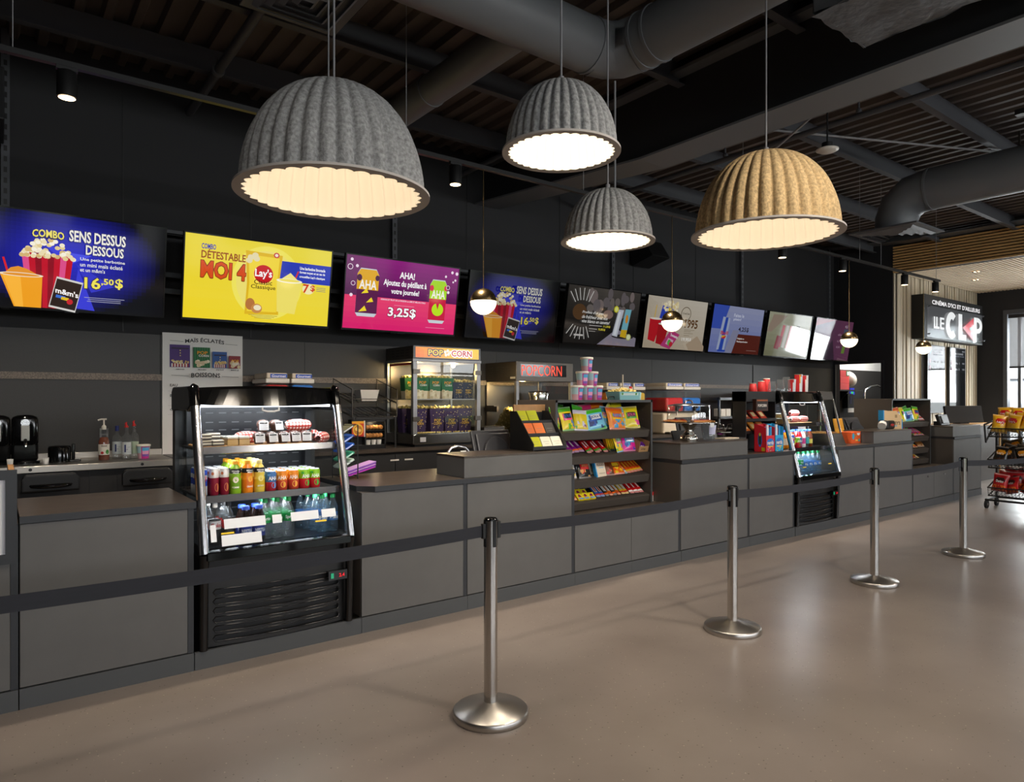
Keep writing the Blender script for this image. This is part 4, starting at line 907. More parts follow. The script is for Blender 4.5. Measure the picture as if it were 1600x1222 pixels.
# ================================================================ open-front coolers
def cooler(x0, label, lip2=True, lp=1.0):
    d = thing('display_cooler', label, 'cooler', (x0, 4.02, 0), group='open-front display coolers'); w = 0.90; S1, S2 = 0.0, 0.0
    # y=0 is the foot of the chrome posts; the front leans back to y=.22 at the top
    yf = lambda z: 0.0 + 0.22 * (z - 0.62) / (1.46 - 0.62)
    # base cabinet
    MB().box(0.02, 0.07, 0.10, w - 0.02, 0.70, 0.60).build('base_cabinet', 'black_soft', d, bevel=0.006)
    MB().box(0.03, 0.1, 0.0, w - 0.03, 0.69, 0.10).build('plinth', 'black', d)
    # curved grille with long rounded slots
    fy = lambda x: 0.066 - 0.055 * (1 - ((x - w / 2) / (w / 2)) ** 2)
    def plate(xa, xb, za, zb, n=14, off=0.0):
        mb.grid(lambda u, v: (xa + (xb - xa) * u, fy(xa + (xb - xa) * u) + off, za + (zb - za) * v), n, 1)
    mb = MB(); plate(0.045, w - 0.045, 0.44, 0.60); plate(0.045, w - 0.045, 0.105, 0.13)
    zs = [0.13 + 0.0517 * k for k in range(7)]
    for k in range(6): plate(0.045, w - 0.045, zs[k] + 0.036, zs[k + 1])
    plate(0.045, 0.085, 0.13, 0.44, 3); plate(w - 0.085, w - 0.045, 0.13, 0.44, 3)
    mb.build('grille', 'black', d, fix=False)
    mb = MB()
    for k in range(6):
        z = zs[k] + 0.018
        loop = [(0.09 + (w - 0.18) * t, fy(0.09 + (w - 0.18) * t) - 0.001, z - 0.017) for t in [i / 12 for i in range(13)]] + [(w - 0.078, fy(w - 0.078), z)] + [(0.09 + (w - 0.18) * (1 - t), fy(0.09 + (w - 0.18) * (1 - t)) - 0.001, z + 0.017) for t in [i / 12 for i in range(13)]] + [(0.078, fy(0.078), z)]
        mb.tube(loop, 0.004, 6, closed=True)
    mb.build('slot_rims', 'black_gloss', d)
    B(0.06, 0.085, 0.12, w - 0.06, 0.09, 0.45).build('coil', 'duct_wrap', d)
    e = B(0.735, 0.0, 0.375, 0.855, 0.04, 0.432).build('controller', 'black_gloss', d)
    a = Art(fn=lambda x, z, y: (x, y - 0.004, z)); a.rect(.748, .388, .766, .42, '18a070'); a.text('2.4', .80, .393, .836, .415, 'ff2030', .03); a.build('digits', 'backlit', e, fix=False)
    # deck, back and floor of the well
    MB().box(0.03, 0.06, 0.60, w - 0.03, 0.70, 0.655).build('deck', 'cooler_in', d)
    mb = MB().box(0.03, 0.66, 0.655, w - 0.03, 0.70, 1.50); mb.build('back_wall', 'cooler_in', d)
    mb = MB()
    for z in (0.72, 0.78, 0.84, 1.06, 1.12, 1.18, 1.29, 1.34, 1.40):
        for k in range(9): mb.box(0.10 + k * 0.08, 0.657, z, 0.145 + k * 0.08, 0.66, z + 0.006)
    mb.build('back_slots', 'duct', d)
    MB().box(0.81, 0.60, 0.68, 0.845, 0.66, 1.48).box(0.055, 0.60, 0.68, 0.09, 0.66, 1.48).build('shelf_standards', 'cooler_in', d)
    # leaning glass sides framed in black
    for x in (0.012, w - 0.02):
        MB().prism([(0.03, 0.655), (0.70, 0.655), (0.70, 1.48), (yf(1.46) + 0.02, 1.46)], 'x', x, x + 0.008).build('side_glass', 'glass', d)
    MB().box(0.0, 0.66, 0.0, 0.03, 0.73, 1.5).box(w - 0.03, 0.66, 0.0, w, 0.73, 1.5).build('rear_posts', 'black', d)
    # hood: bowed front, rounded end cheeks
    mb = MB(); N = 18; v = []
    for i in range(N + 1):
        t = i / N; bow = 1 - (2 * t - 1) ** 2; x = 0.03 + (w - 0.06) * t
        y = yf(1.46) + 0.02 - 0.045 * bow
        v += [(x, y, 1.462 - 0.012 * bow), (x, y + 0.035, 1.545 + 0.012 * bow), (x, y + 0.06, 1.560 + 0.014 * bow), (x, 0.73, 1.56), (x, 0.73, 1.485), (x, y + 0.03, 1.470)]
    fs = [(i * 6 + j, i * 6 + (j + 1) % 6, i * 6 + 6 + (j + 1) % 6, i * 6 + 6 + j) for i in range(N) for j in range(6)]
    mb.add(v, fs, sm=False); mb.build('hood', 'black_gloss', d)
    for x in (-0.008, w - 0.022): MB().prism([(yf(1.4), 1.455), (yf(1.46) + 0.02, 1.55), (yf(1.46) + 0.06, 1.57), (0.70, 1.57), (0.735, 1.54), (0.735, 1.42), (0.3, 1.42)], 'x', x, x + 0.03).build('hood_cheek', 'black_gloss', d, bevel=0.012)
    # silver posts with black ends
    for x in (0.0, w - 0.045):
        pf = lambda z: (x + 0.022, yf(z), z)
        MB().tube([pf(0.635), pf(1.452)], 0.027, 20).build('silver_post', 'alu', d)
        MB().tube([pf(1.452), (x + 0.022, yf(1.53), 1.53), (x + 0.022, yf(1.55) + 0.01, 1.562), (x + 0.022, yf(1.55) + 0.03, 1.575)], [0.028, 0.028, 0.026, 0.012], 20).build('post_cap', 'black_gloss', d)
        MB().tube([(x + 0.022, 0.03, 0.10), (x + 0.022, 0.015, 0.55), pf(0.635)], [0.024, 0.024, 0.027], 16).build('post_foot', 'black_gloss', d)
    # lamp under the hood, pull tab
    B(0.06, yf(1.46) + 0.02, 1.445, w - 0.06, yf(1.46) + 0.055, 1.462).build('lamp_strip', 'cool_strip', d)
    MB().tube([(0.40, yf(1.44) - 0.0, 1.445), (0.40, yf(1.42), 1.425), (0.43, yf(1.41), 1.418), (0.47, yf(1.41), 1.418), (0.50, yf(1.42), 1.425), (0.50, yf(1.44), 1.445)], 0.006, 8).build('pull_tab', 'white', d)
    light('cooler_light', 'AREA', (w / 2, yf(1.46) + 0.06, 1.44), 4.0 * lp, (0.90, 0.95, 1), (w - 0.2, 0.03), aim=(0, 0.35, -1), parent=d)
    # shelves with shiny front rails, own lamps beneath
    for z, yy in ((1.205, yf(1.2) + 0.05), (0.93, yf(0.93) + 0.05)):
        MB().box(0.035, yy, z - 0.012, w - 0.035, 0.655, z).build('shelf_plate', 'cooler_in', d)
        MB().prism([(yy, z + 0.012), (yy - 0.012, z - 0.03), (yy + 0.012, z - 0.035), (yy + 0.012, z - 0.012)], 'x', 0.04, w - 0.04).build('shelf_rail', 'rail', d, bevel=0.002)
        light('shelf_light', 'AREA', (w / 2, yy + 0.04, z - 0.04), 2.2 * lp, (0.90, 0.95, 1), (w - 0.2, 0.02), aim=(0, 0.35, -1), parent=d)
    # low front glass with white price strips
    MB().prism([(-0.015, 0.655), (-0.009, 0.655), (0.052, 0.845), (0.046, 0.845)], 'x', 0.045, w - 0.045).build('front_glass', 'glass_low', d)
    gy = lambda z: -0.018 + 0.061 * (z - 0.655) / 0.19
    for (xa, xb, za, zb) in () if not lip2 else ((0.13, 0.36, 0.762, 0.815), (0.40, 0.455, 0.765, 0.812), (0.51, 0.68, 0.765, 0.815), (0.70, 0.79, 0.768, 0.815), (0.11, 0.33, 0.672, 0.73), (0.055, 0.085, 0.70, 0.79)):
        MB().add([(xa, gy(za), za), (xb, gy(za), za), (xb, gy(zb), zb), (xa, gy(zb), zb)], [(0, 1, 2, 3)], 'e9ecf2').build('price_strip', 'paper', d)
    for (xa, z) in ((0.11, 0.735), (0.655, 0.745)): MB().add([(xa, gy(z) - .001, z), (xa + 0.07, gy(z) - .001, z), (xa + 0.07, gy(z + .009) - .001, z + .009), (xa, gy(z + .009) - .001, z + .009)], [(0, 1, 2, 3)], 'f0c818').build('yellow_tab', 'paper', d)
    MB().prism([(-0.03, 0.60), (-0.025, 0.645), (0.0, 0.655), (0.06, 0.655), (0.06, 0.60)], 'x', 0.03, w - 0.03).build('front_nose', 'black_gloss', d, bevel=0.004)
    return d
cooler(0.905, 'black open-front cooler with muffins, cans and bottles, the larger-looking of the two')
cooler(6.95, 'second black open-front cooler, stacks of cups standing on its hood', False, 2.0)

# ---------------------------------------------------------------- goods
def pcan(name, r, h, cols, label, group, word=None, wc='f2efe8', fruit=None):
    """cols: list of (z fraction, colour) bands from the bottom"""
    d = thing(name, label, 'can', group=group)
    pr = [(r * 0.80, 0, cols[0][1]), (r, h * 0.05, cols[0][1])]
    for (f, c) in cols[1:]: pr += [(r, h * f, c)]
    pr += [(r, h * 0.90, cols[-1][1]), (r * 0.84, h * 0.97, 'c8ccd0'), (r * 0.86, h * 0.985, 'dcdfe2'), (r * 0.80, h, 'b8bcc0'), (r * 0.76, h * 0.985, 'b0b4b8')]
    MB().lathe(pr, n=22, c=cols[0][1]).build('body', 'metal_can', d)
    a = Art(eps=.0002, fn=lambda x, z, y: ((r + .0006 - y) * math.sin(x / r), -(r + .0006 - y) * math.cos(x / r), z)); ok = False
    if word: a.text(word, -r * .85, h * .55, r * .85, h * .74, wc, .05); ok = True
    if fruit: a.ell(r * .2, h * .3, r * .5, h * .16, fruit, 14); a.ell(-r * .75, h * .82, r * .3, h * .06, fruit, 12); ok = True
    if ok: a.build('print', 'paper', d, fix=False)
    MB().box(-.006, -.012, h * .985, .006, .006, h * .995).build('tab', 'alu', d)
    return d
def pbottle(name, label, group, h=0.235, r=0.032, liquid='clear', cap='1f8a3c', lab=('2a9a48', 0.42, 0.62), word=None, neck=.40, shape=None, fill=None, wc='f4f4f4'):
    d = thing(name, label, 'bottle', group=group)
    pr = shape or [(r * .75, 0), (r, .02), (r, .25), (r * .93, .34), (r, .44), (r, .60), (r * .85, .72), (r * neck * 1.05, .86), (r * neck, .90)]
    MB().lathe([(p[0], p[1] * h) for p in pr], n=20).build('body', liquid, d)
    if fill: MB().lathe([(p[0] * .94, max(.004, p[1] * h)) for p in pr if p[1] < .70], n=16).build('drink', fill, d)
    MB().lathe([(r * neck * 1.12, h * .895), (r * neck * 1.12, h * .985), (r * neck * .95, h)], n=18, c=cap).build('cap', 'paper', d)
    if lab:
        c, z0, z1 = lab; MB().lathe([(r * 1.012, h * z0), (r * 1.012, h * z1)], n=24, c=c, caps=False).build('label', 'foil', d)
        if word:
            R2 = r * 1.03; a = Art(fn=lambda x, z, y: ((R2 - y) * math.sin(x / R2), -(R2 - y) * math.cos(x / R2), z)); zc = (z0 + z1) / 2
            a.text(word, -r * .9, h * (zc - .055), r * .9, h * (zc + .05), wc, .04); a.build('lettering', 'paper', d, fix=False)
    return d
C1 = (0.905, 4.02)
NEW = {}
def place(proto, x, y, z, label, rz=0.0):
    """first call moves the prototype itself, later calls copy it"""
    if proto.name not in NEW:
        NEW[proto.name] = 1; proto.location = (x, y, z); proto.rotation_euler = (0, 0, rz); proto['label'] = label; return proto
    return dup(proto, (x, y, z), rz, label)
RW = ['front row', 'second row', 'third row', 'back row']
G1 = 'drinks in the big cooler'
# middle shelf of the big cooler, rows running front to back
zs = 0.931; yf0 = 4.20
tallc = pcan('energy_can', .0265, .157, [(0, 'c4ccd6'), (.38, '2448b4'), (.62, 'c4ccd6'), (.78, '2448b4')], 'x', G1, 'Bull', 'd02030')
redc = pcan('energy_can', .0265, .157, [(0, '8a1c34'), (.66, 'e0dcd8')], 'x', G1, None, fruit='c06a3c')
fruitb = {}
SH = [(.030, 0), (.033, .03), (.033, .45), (.029, .50), (.032, .58), (.032, .70), (.026, .80), (.0145, .88), (.0145, .91)]
for nm, c, lc in (('apple', '8ab82c', '6ea01c'), ('orange', 'f08a1c', 'e8741c'), ('lemon', 'e8cc50', 'd8b828')):
    fruitb[nm] = pbottle('juice_bottle', 'x', G1, .195, .033, 'foil', 'e8a01c' if nm != 'lemon' else 'e8d890', None, shape=SH, neck=.44)
    o = [k for k in kids(fruitb[nm]) if k.name.startswith('body')][0]
    for q in o.data.color_attributes['Col'].data: q.color = (*lin(c), 1)
    MB().lathe([(.0335, .030), (.0335, .08)], n=20, c=lc, caps=False).build('label', 'foil', fruitb[nm])
    MB().lathe([(.0325, .122), (.0325, .142), (.03, .15)], n=20, c='181818', caps=False).build('neck_label', 'foil', fruitb[nm])
    a = Art(fn=lambda x, z, y: ((.0345 - y) * math.sin(x / .0345), -(.0345 - y) * math.cos(x / .0345), z)); a.text('Minute', -.022, .132, .022, .141, 'f4f4f0', .05); a.text('Maid', -.016, .121, .016, .130, 'f4f4f0', .05); a.ell(0, .085, .016, .018, {'apple': 'f0e4d4', 'orange': 'f8b040', 'lemon': 'f4e48c'}[nm], 16); a.text({'apple': 'POMME', 'orange': 'ORANGE', 'lemon': 'LIMONADE'}[nm], -.02, .035, .02, .046, 'f8f4e8', .04); a.build('lettering', 'paper', fruitb[nm], fix=False)
bluec = pcan('soda_can', .033, .122, [(0, 'b82c3c'), (.46, '3c6ea8')], 'x', G1, 'AHA', fruit='5a9ad8')
orgc = pcan('soda_can', .033, .122, [(0, 'd8503c'), (.5, 'e88a28')], 'x', G1, 'AHA', fruit='f0b040')
grnc = pcan('soda_can', .033, .122, [(0, 'd02a34'), (.52, '8ac428')], 'x', G1, 'AHA', fruit='3aa838')
cols = [(tallc, .965, .056, 'blue and silver slim energy can,'), (redc, 1.027, .056, 'slim white and red can next to the blue cans,'), (redc, 1.084, .056, 'slim white and red can next to the juice,'), (fruitb['apple'], 1.148, .072, 'apple juice bottle with green label,'), (fruitb['orange'], 1.218, .072, 'orange juice bottle,'), (fruitb['lemon'], 1.288, .072, 'pale lemonade bottle,'), (bluec, 1.357, .069, 'blue and red soda can,'), (orgc, 1.426, .069, 'orange soda can next to the blue ones,'), (orgc, 1.495, .069, 'orange soda can next to the green ones,'), (grnc, 1.564, .069, 'green and red soda can next to the orange ones,'), (grnc, 1.633, .069, 'outermost green and red soda can,')]
for pr, x, st, l in cols:
    for k in range(4): place(pr, x + random.uniform(-.002, .002), yf0 + .035 + k * st, zs, '%s %s of the big cooler' % (l, RW[k]), random.uniform(-.25, .25))
# bottles standing in the well
zw = 0.656; yw = 4.135
diet = pbottle('cola_bottle', 'x', G1, .240, .033, 'clear', 'f0f0f0', ('e4e2e4', .38, .58), 'Coke', fill='cola', wc='c02030')
coke = pbottle('cola_bottle', 'x', G1, .240, .033, 'clear', '28282a', ('c81c20', .38, .58), 'zéro', fill='cola', wc='181010')
tea = pbottle('iced_tea_bottle', 'x', G1, .205, .036, 'cola', '2a50c0', ('2a3c90', .12, .48), 'NESTEA', neck=.55)
spr = pbottle('soda_bottle', 'x', G1, .240, .033, 'clear', '1f8a48', ('1f9a4c', .40, .60), 'Sprite')
wat = pbottle('water_bottle', 'x', G1, .235, .033, 'clear_blue', '1fa05c', ('4a78b4', .30, .50), 'Eau')
place(diet, 1.015, yw + .03, zw, 'diet cola bottle with white cap at the front of the big cooler'); place(diet, 1.0, yw + .13, zw, 'diet cola bottle with white cap one row behind another in the big cooler')
for k in range(3): place(coke, 1.09, yw + .04 + .075 * k, zw, 'dark-capped cola bottle with red label, %s of the big cooler' % RW[k])
for k in range(2):
    for j in range(2): place(tea, 1.19 + .077 * j, yw + .04 + .08 * k, zw, 'blue-capped iced tea bottle, column next to the %s, %s' % ('colas' if j == 0 else 'clear sodas', RW[k]))
for k in range(4):
    for j in range(3): place(spr, 1.30 + .071 * j + .008 * k, yw + .03 + .072 * k, zw, 'green-capped clear soda bottle, column %s from the iced teas, %s' % (ORD[j], RW[k]))
for k in range(4):
    for j in range(2): place(wat, 1.655 + .07 * j - .02 * k, yw + .03 + .072 * k, zw, 'bluish water bottle with green cap, column %s from the sodas, %s' % (ORD[j], RW[k]))
# top shelf: boards, sliced cakes, muffins, checked sandwiches
zt = 1.206
for (x, w, l) in ((0.95, .145, 'under the cookie bars'), (1.10, .14, 'under the pale cake slices'), (1.26, .36, 'under the wrapped muffins')):
    d = thing('serving_board', 'small wooden board ' + l + ' on the top cooler shelf', 'board', (x, 4.235, zt)); MB().box(0, 0, 0, w, .3, .012).build('board', 'wood', d, bevel=.003)
zb = zt + .012
def block(name, label, cat, w, dp, h, layers, group):
    d = thing(name, label, cat, group=group)
    mb = MB(); z = 0
    for t, c in layers: mb.box(-w / 2, -dp / 2, z * h, w / 2, dp / 2, (z + t) * h, c); z += t
    mb.build('cake', 'paper', d, bevel=.004); MB().box(-w / 2 - .002, -dp / 2 - .002, 0.0, w / 2 + .002, dp / 2 + .002, h + .002).build('wrap', 'clear', d, bevel=.005)
    return d
GS = 'wrapped bakery snacks in the big cooler'
ck = block('cookie_bar', 'x', 'snack', .065, .075, .034, [(.25, '3a2c24'), (.3, 'e8dcc8'), (.2, '4a3a30'), (.25, 'd8c8b0')], GS)
for k, (x, y, z, l) in enumerate(((.985, 4.28, 0, 'lower front'), (1.055, 4.28, 0, 'lower front, next to the cake slices'), (.985, 4.28, .037, 'upper front'), (.985, 4.37, 0, 'lower rear'), (1.055, 4.37, 0, 'lower rear, next to the cake slices'), (1.055, 4.37, .037, 'upper rear'))): place(ck, x, y, zb + z, 'wrapped black and cream cookie bar, %s of its board' % l)
cs = block('cake_slice', 'x', 'snack', .062, .085, .052, [(.62, 'd8ac64'), (.14, 'b8844a'), (.24, 'f2ead8')], GS)
for (x, y, l) in ((1.136, 4.285, 'front slice next to the cookie bars'), (1.203, 4.285, 'front slice next to the muffins'), (1.136, 4.38, 'rear slice next to the cookie bars'), (1.203, 4.38, 'rear slice next to the muffins')): place(cs, x, y, zb, 'white-iced wrapped cake slice, ' + l)
mf = thing('muffin', 'x', 'snack', group=GS)
MB().lathe([(.024, 0), (.031, .036), (.038, .042), (.036, .058), (.024, .070), (.006, .074)], n=18).build('muffin_body', 'pastry_dark', mf)
MB().lathe([(.026, 0), (.034, .036), (.041, .042), (.039, .060), (.026, .073), (.006, .078)], n=14).build('wrap', 'clear', mf)
a = Art(fn=lambda x, z, y: (x, -.0405 + y - (z - .04) * -.25, z)); a.rect(-.028, .012, .028, .064, 'e6e6ea'); a.rect(-.024, .05, .020, .059, '2a2a2c')
for i in range(4): a.rect(-.024, .042 - .008 * i, .02 - .005 * (i % 2), .044 - .008 * i, 'a0a0a6')
a.build('label', 'paper', mf, fix=False)
MFX = (1.300, 1.375, 1.448, 1.522, 1.598)
for i, x in enumerate(MFX): place(mf, x, 4.285, zb, 'labelled wrapped muffin, %s from the cake slices along the front' % ORD[i], (-.1, .05, .12, -.05, -.25)[i])
for i, x in enumerate((1.335, 1.412)): place(mf, x, 4.32, zb + .072, 'labelled wrapped muffin perched on top of the others, ' + ('closer to the cake slices' if i == 0 else 'closer to the checked wraps'), (-.15, .3)[i])
def checked(label, group):
    d = thing('wrapped_sandwich', label, 'snack', group=group); R_ = .036
    mb = MB(); nu, nv = 16, 18
    mb.grid(lambda u, v: (-.085 + .17 * u, -math.cos(2 * PI * v) * R_ * (1 - .55 * abs(2 * u - 1) ** 5), R_ + math.sin(2 * PI * v) * R_ * (1 - .55 * abs(2 * u - 1) ** 5)), nu, nv, cfn=lambda u, v: ('f0e8e4', 'cc5a50', 'b83028')[(int(u * nu) % 2) + (int(v * nv) % 2)])
    mb.build('checked_paper', 'paper', d)
    mb = MB(); mb.grid(lambda u, v: (-.03 + .06 * u, -math.cos(.5 + 1.6 * v) * (R_ + .001), R_ + math.sin(.2 + 1.3 * v) * (R_ + .001)), 2, 8, 'e8e8ec'); mb.build('label', 'paper', d)
    return d
chk = checked('x', GS)
for (x, y, z, r, l) in ((1.56, 4.40, .0, 0, 'red checked wrapped sandwich lying behind the muffins'), (1.57, 4.36, .072, .05, 'red checked wrapped sandwich lying on top, beside the perched muffins'), (1.27, 4.43, 0, .3, 'red checked wrapped sandwich peeking out behind the cake slices'), (1.70, 4.42, 0, 1.2, 'red checked wrapped sandwich at the end of the top shelf'), (1.72, 4.33, -.012, .9, 'red checked wrapped sandwich off the board at the shelf end')): place(chk, x, y, zb + z, l, r)
# ---------------------------------------------------------------- second cooler: fewer visible goods
G2 = 'goods in the second cooler'
X2 = 6.95; dx = X2 - 0.905
for (x, w, l) in ((7.03, .2, 'under the cream-coloured wraps'), (7.26, .36, 'under the checked wraps')):
    d = thing('serving_board', 'wooden board ' + l + ' in the second cooler', 'board', (x, 4.235, zt)); MB().box(0, 0, 0, w, .3, .014).build('board', 'wood', d, bevel=.003)
for k, (x, y, z, r) in enumerate(((7.34, 4.30, .0, .05), (7.53, 4.30, .0, -.05), (7.34, 4.40, .0, 0), (7.53, 4.40, .0, .1), (7.43, 4.35, .068, 0))): dup(chk, (x, y, zt + .014 + z), r, 'red checked wrapped sandwich in the second cooler, ' + ('front, beside the candy boxes', 'front, beside the glass warmer', 'rear, beside the candy boxes', 'rear, beside the glass warmer', 'on top of the others')[k], G2)
for k, (x, y, z) in enumerate(((7.08, 4.30, 0), (7.16, 4.30, 0), (7.12, 4.34, .054))): dup(cs, (x, y, zt + .014 + z), 0, 'cream wrapped cake slice in the second cooler, ' + ('outermost', 'next to the checked wraps', 'on top')[k], G2)
tallb = {}
for nm, lq, c, lab in (('orange', 'slush_orange', '2a5ac8', ('f0d8c0', .2, .55)), ('pink', 'foil', '2a5ac8', ('d83c90', .2, .52)), ('teal', 'clear', '2a5ac8', ('38b0b8', .2, .55)), ('red', 'slush_red', '2a5ac8', ('b8d0e8', .30, .55)), ('dark', 'syrup', '2a5ac8', ('f0e468', .2, .45))):
    tallb[nm] = pbottle('drink_bottle', 'x', G2, .205, .034, lq, c, lab, neck=.5)
for j, (nm, x) in enumerate((('orange', 7.05), ('orange', 7.12), ('dark', 7.26), ('red', 7.40), ('pink', 7.475), ('teal', 7.55), ('dark', 7.625))):
    for k in range(2): place(tallb[nm], x, 4.27 + .075 * k, zs, 'blue-capped %s drink bottle, %s of the second cooler%s' % ({'orange': 'peach', 'pink': 'pink', 'teal': 'white and teal', 'red': 'red', 'dark': 'dark'}[nm], RW[k], {7.05: ', outermost', 7.12: ', next to the cans', 7.26: ', between cans', 7.625: ', by the side glass'}.get(x, '')))
for j, (pr, x, l) in enumerate(((tallc, 7.19, 'blue slim can'), (grnc, 7.295, 'green and red can'), (bluec, 7.335, 'blue can'))): dup(pr, (x, 4.235, zs), 0, l + ' at the front of the second cooler', G2)
for k in range(3):
    for j, pr in enumerate((diet, spr, spr, wat, wat, wat, wat)):
        dup(pr, (7.06 + .096 * j, yw + .035 + .074 * k, zw), 0, '%s %s, %s' % ({0: 'cola bottle with pale label,', 1: 'clear soda bottle beside the colas,', 2: 'clear soda bottle beside the waters,', 3: 'water bottle, first of four,', 4: 'water bottle, second of four,', 5: 'water bottle, third of four,', 6: 'water bottle, fourth of four,'}[j], 'second cooler well', RW[k]), G2)
# cups on the hood of the second cooler
zc = 1.575
def cup(name, label, r0, r1, h, m, group, col=None):
    d = thing(name, label, 'cup', group=group)
    MB().lathe([(r0, 0), (r1, h), (r1 * .94, h), (r0 * .94, .003)], n=20, c=col or (1, 1, 1), caps=False).lathe([(.0001, .004), (r0, .004)], n=20, c=col or (1, 1, 1), caps=False).build('wall', m, d)
    return d
GC = 'cups on the hood of the second cooler'
rc = cup('paper_cup', 'x', .048, .036, .10, 'paper', GC, 'c81c20')
MB().lathe([(.0365, .097), (.0375, .102), (.034, .103)], n=20, c='f4ecdc', caps=False).lathe([(.0001, .0985), (.036, .0985)], n=20, c='f0e6d4', caps=False).build('rim', 'paper', rc)
place(rc, 7.02, 4.62, zc - .005, 'short upturned red paper cup, outermost on the cooler hood'); o = dup(rc, (7.19, 4.62, zc - .005), 0, 'taller red paper cup behind the clear ones'); o.scale = (1, 1, 1.25); o = dup(rc, (7.36, 4.66, zc - .005), 0, 'tallest plain red paper cup at the back of the hood'); o.scale = (1.05, 1.05, 1.6)
cc = cup('plastic_cup', 'x', .050, .036, .115, 'clear', GC)
place(cc, 7.14, 4.45, zc, 'clear plastic cup, smallest, first on the hood'); o = dup(cc, (7.31, 4.45, zc), 0, 'clear plastic cup, middle of three on the hood'); o.scale = (1, 1, 1.22); o = dup(cc, (7.47, 4.47, zc), 0, 'clear plastic cup, tallest, beside the printed cups'); o.scale = (1.05, 1.05, 1.5)
def printed(h, l, x, y, st):
    d = thing('printed_cup', l, 'cup', (x, y, zc), group=GC); r0, r1 = .040, .047
    mb = MB(); mb.grid(lambda u, v: ((r0 + (r1 - r0) * v) * math.cos(2 * PI * u), (r0 + (r1 - r0) * v) * math.sin(2 * PI * u), h * v), 24, 8, cfn=lambda u, v: st(u, v)); mb.build('wall', 'paper', d)
    MB().lathe([(r1, h), (r1 + .002, h + .003), (r1 - .004, h + .003)], n=20, c='f6f2ea', caps=False).build('rim', 'paper', d); return d
bt = lambda u, v: abs(((u - .72) * 8) ) < (.9 if v < .45 else .9 - (v - .45) * 1.0)
printed(.145, 'short red and white printed cup on the cooler hood', 7.57, 4.46, lambda u, v: 'e8eef2' if bt(u, v) else ('c82028' if u < .72 else 'dfe8ee'))
printed(.205, 'tall printed cup with a yellow stripe on the cooler hood', 7.70, 4.45, lambda u, v: 'e8eef2' if bt(u - .03, v) else ('e8a828' if .63 < u < .68 else 'c82028'))
printed(.195, 'tall red printed cup next to the glass warmer', 7.81, 4.44, lambda u, v: 'f0ece6' if bt(u, v) else 'c82028')
# ================================================================ back counters
ZB = 0.965; YK = 6.55
d = thing('steel_counter', 'stainless steel back counter under the coffee urns and bottles', 'counter', (XW + .05, YK, 0)); L0 = 1.27 - XW - .05
MB().box(0, 0.05, 0.08, L0, 0.63, ZB - 0.05).build('carcass', 'black_soft', d)
mb = MB().box(0, -0.01, ZB - 0.055, L0, 0.636, ZB); mb.build('steel_top', 'steel_top', d, bevel=.004)
B(0, 0.60, ZB, L0, 0.634, ZB + 0.055).build('splash', 'steel_top', d, bevel=.003)
for x in (3.38, 4.16): MB().tube([(x, -.0105, ZB - .028), (x, -.016, ZB - .028)], .012, 14).build('plug', 'black', d)
mb = MB()
for x in (3.78, 3.98): mb.box(x, 0.045, 0.1, x + .004, 0.05, ZB - .06)
mb.build('panel_joint', 'black', d)
for k, x in enumerate((0.36, 1.04)):
    d = thing('paper_dispenser', 'glossy black dispenser below the steel counter, ' + ('below the coffee urns' if k == 0 else 'below the liquor bottles'), 'dispenser', (x, YK - .042, .84), group='dispensers under the steel counter')
    MB().prism([(-.19, -.07), (.19, -.07), (.19, .03), (.16, .065), (-.16, .065), (-.19, .03)], 'y', -.05, .09).build('housing', 'black', d, bevel=.012)
    MB().lathe([(.0001, -.03), (.15, -.025), (.16, -.01), (.155, .0), (.0001, .004)], n=28, z0=-.012).build('drawer', 'black_gloss', d); kids(d)[-1].scale = (1, .45, 1); kids(d)[-1].location = (0, -.05, 0)
d = thing('back_counter', 'dark back counter carrying the popcorn cabinet and the drink machines', 'counter', (1.28, YK, 0)); L1 = 9.6
MB().box(0, 0.03, 0.08, L1, 0.63, ZB - .04).build('carcass', 'black', d)
MB().box(0, -0.01, ZB - .04, L1, 0.634, ZB).build('worktop', 'worktop', d)
MB().box(0, 0.06, 0.0, L1, 0.6, 0.08).build('plinth', 'black', d)
xs = [0.02 + .53 * k for k in range(19)]
for k in range(18): MB().box(xs[k], 0.01, .1, xs[k + 1] - .008, .03, ZB - .07).build('door', 'black_soft', d)
for x in (2.08, 2.25): B(x, .008, .83, x + .1, .01, .845, 'd8d4cc').build('door_label', 'paper', d)
# ---------------------------------------------------------------- on the steel counter
def urn(x, l):
    d = thing('coffee_urn', l, 'coffee urn', (x, 6.85, ZB), group='black coffee urns')
    MB().lathe([(.105, 0), (.105, .018), (.095, .022)], n=32).build('base', 'black_gloss', d)
    MB().box(-.09, -.02, .02, .09, .09, .17).build('pedestal', 'black_gloss', d, bevel=.02)
    MB().lathe([(.085, .15), (.092, .17), (.09, .36), (.082, .38), (.05, .395), (.0001, .398)], n=36).build('tank', 'black_gloss', d)
    B(-.028, -.096, .19, .028, -.088, .315, 'b8bcb8').build('sight_panel', 'paper', d, bevel=.004)
    MB().lathe([(.03, 0), (.03, .004)], n=20).build('badge', 'alu', d, loc=(0, -.0885, .335), rot=(PI / 2, 0, 0)); kids(d)[-1].scale = (1, .4, 1)
    MB().tube([(0, -.085, .19), (0, -.1, .17), (0, -.1, .14)], .012, 10).build('tap', 'chrome', d)
    MB().tube([(0, -.105, .185), (0, -.12, .20)], .012, 8).build('tap_lever', 'black', d)
urn(0.02, 'black coffee urn cut by the picture edge'); urn(0.205, 'black coffee urn standing whole on the steel counter')
d = thing('tea_server', 'low round black server on the steel counter', 'server', (.44, 6.83, ZB))
MB().lathe([(.082, 0), (.082, .12), (.076, .135), (.03, .14), (.0001, .14)], n=32).build('body', 'black_gloss', d)
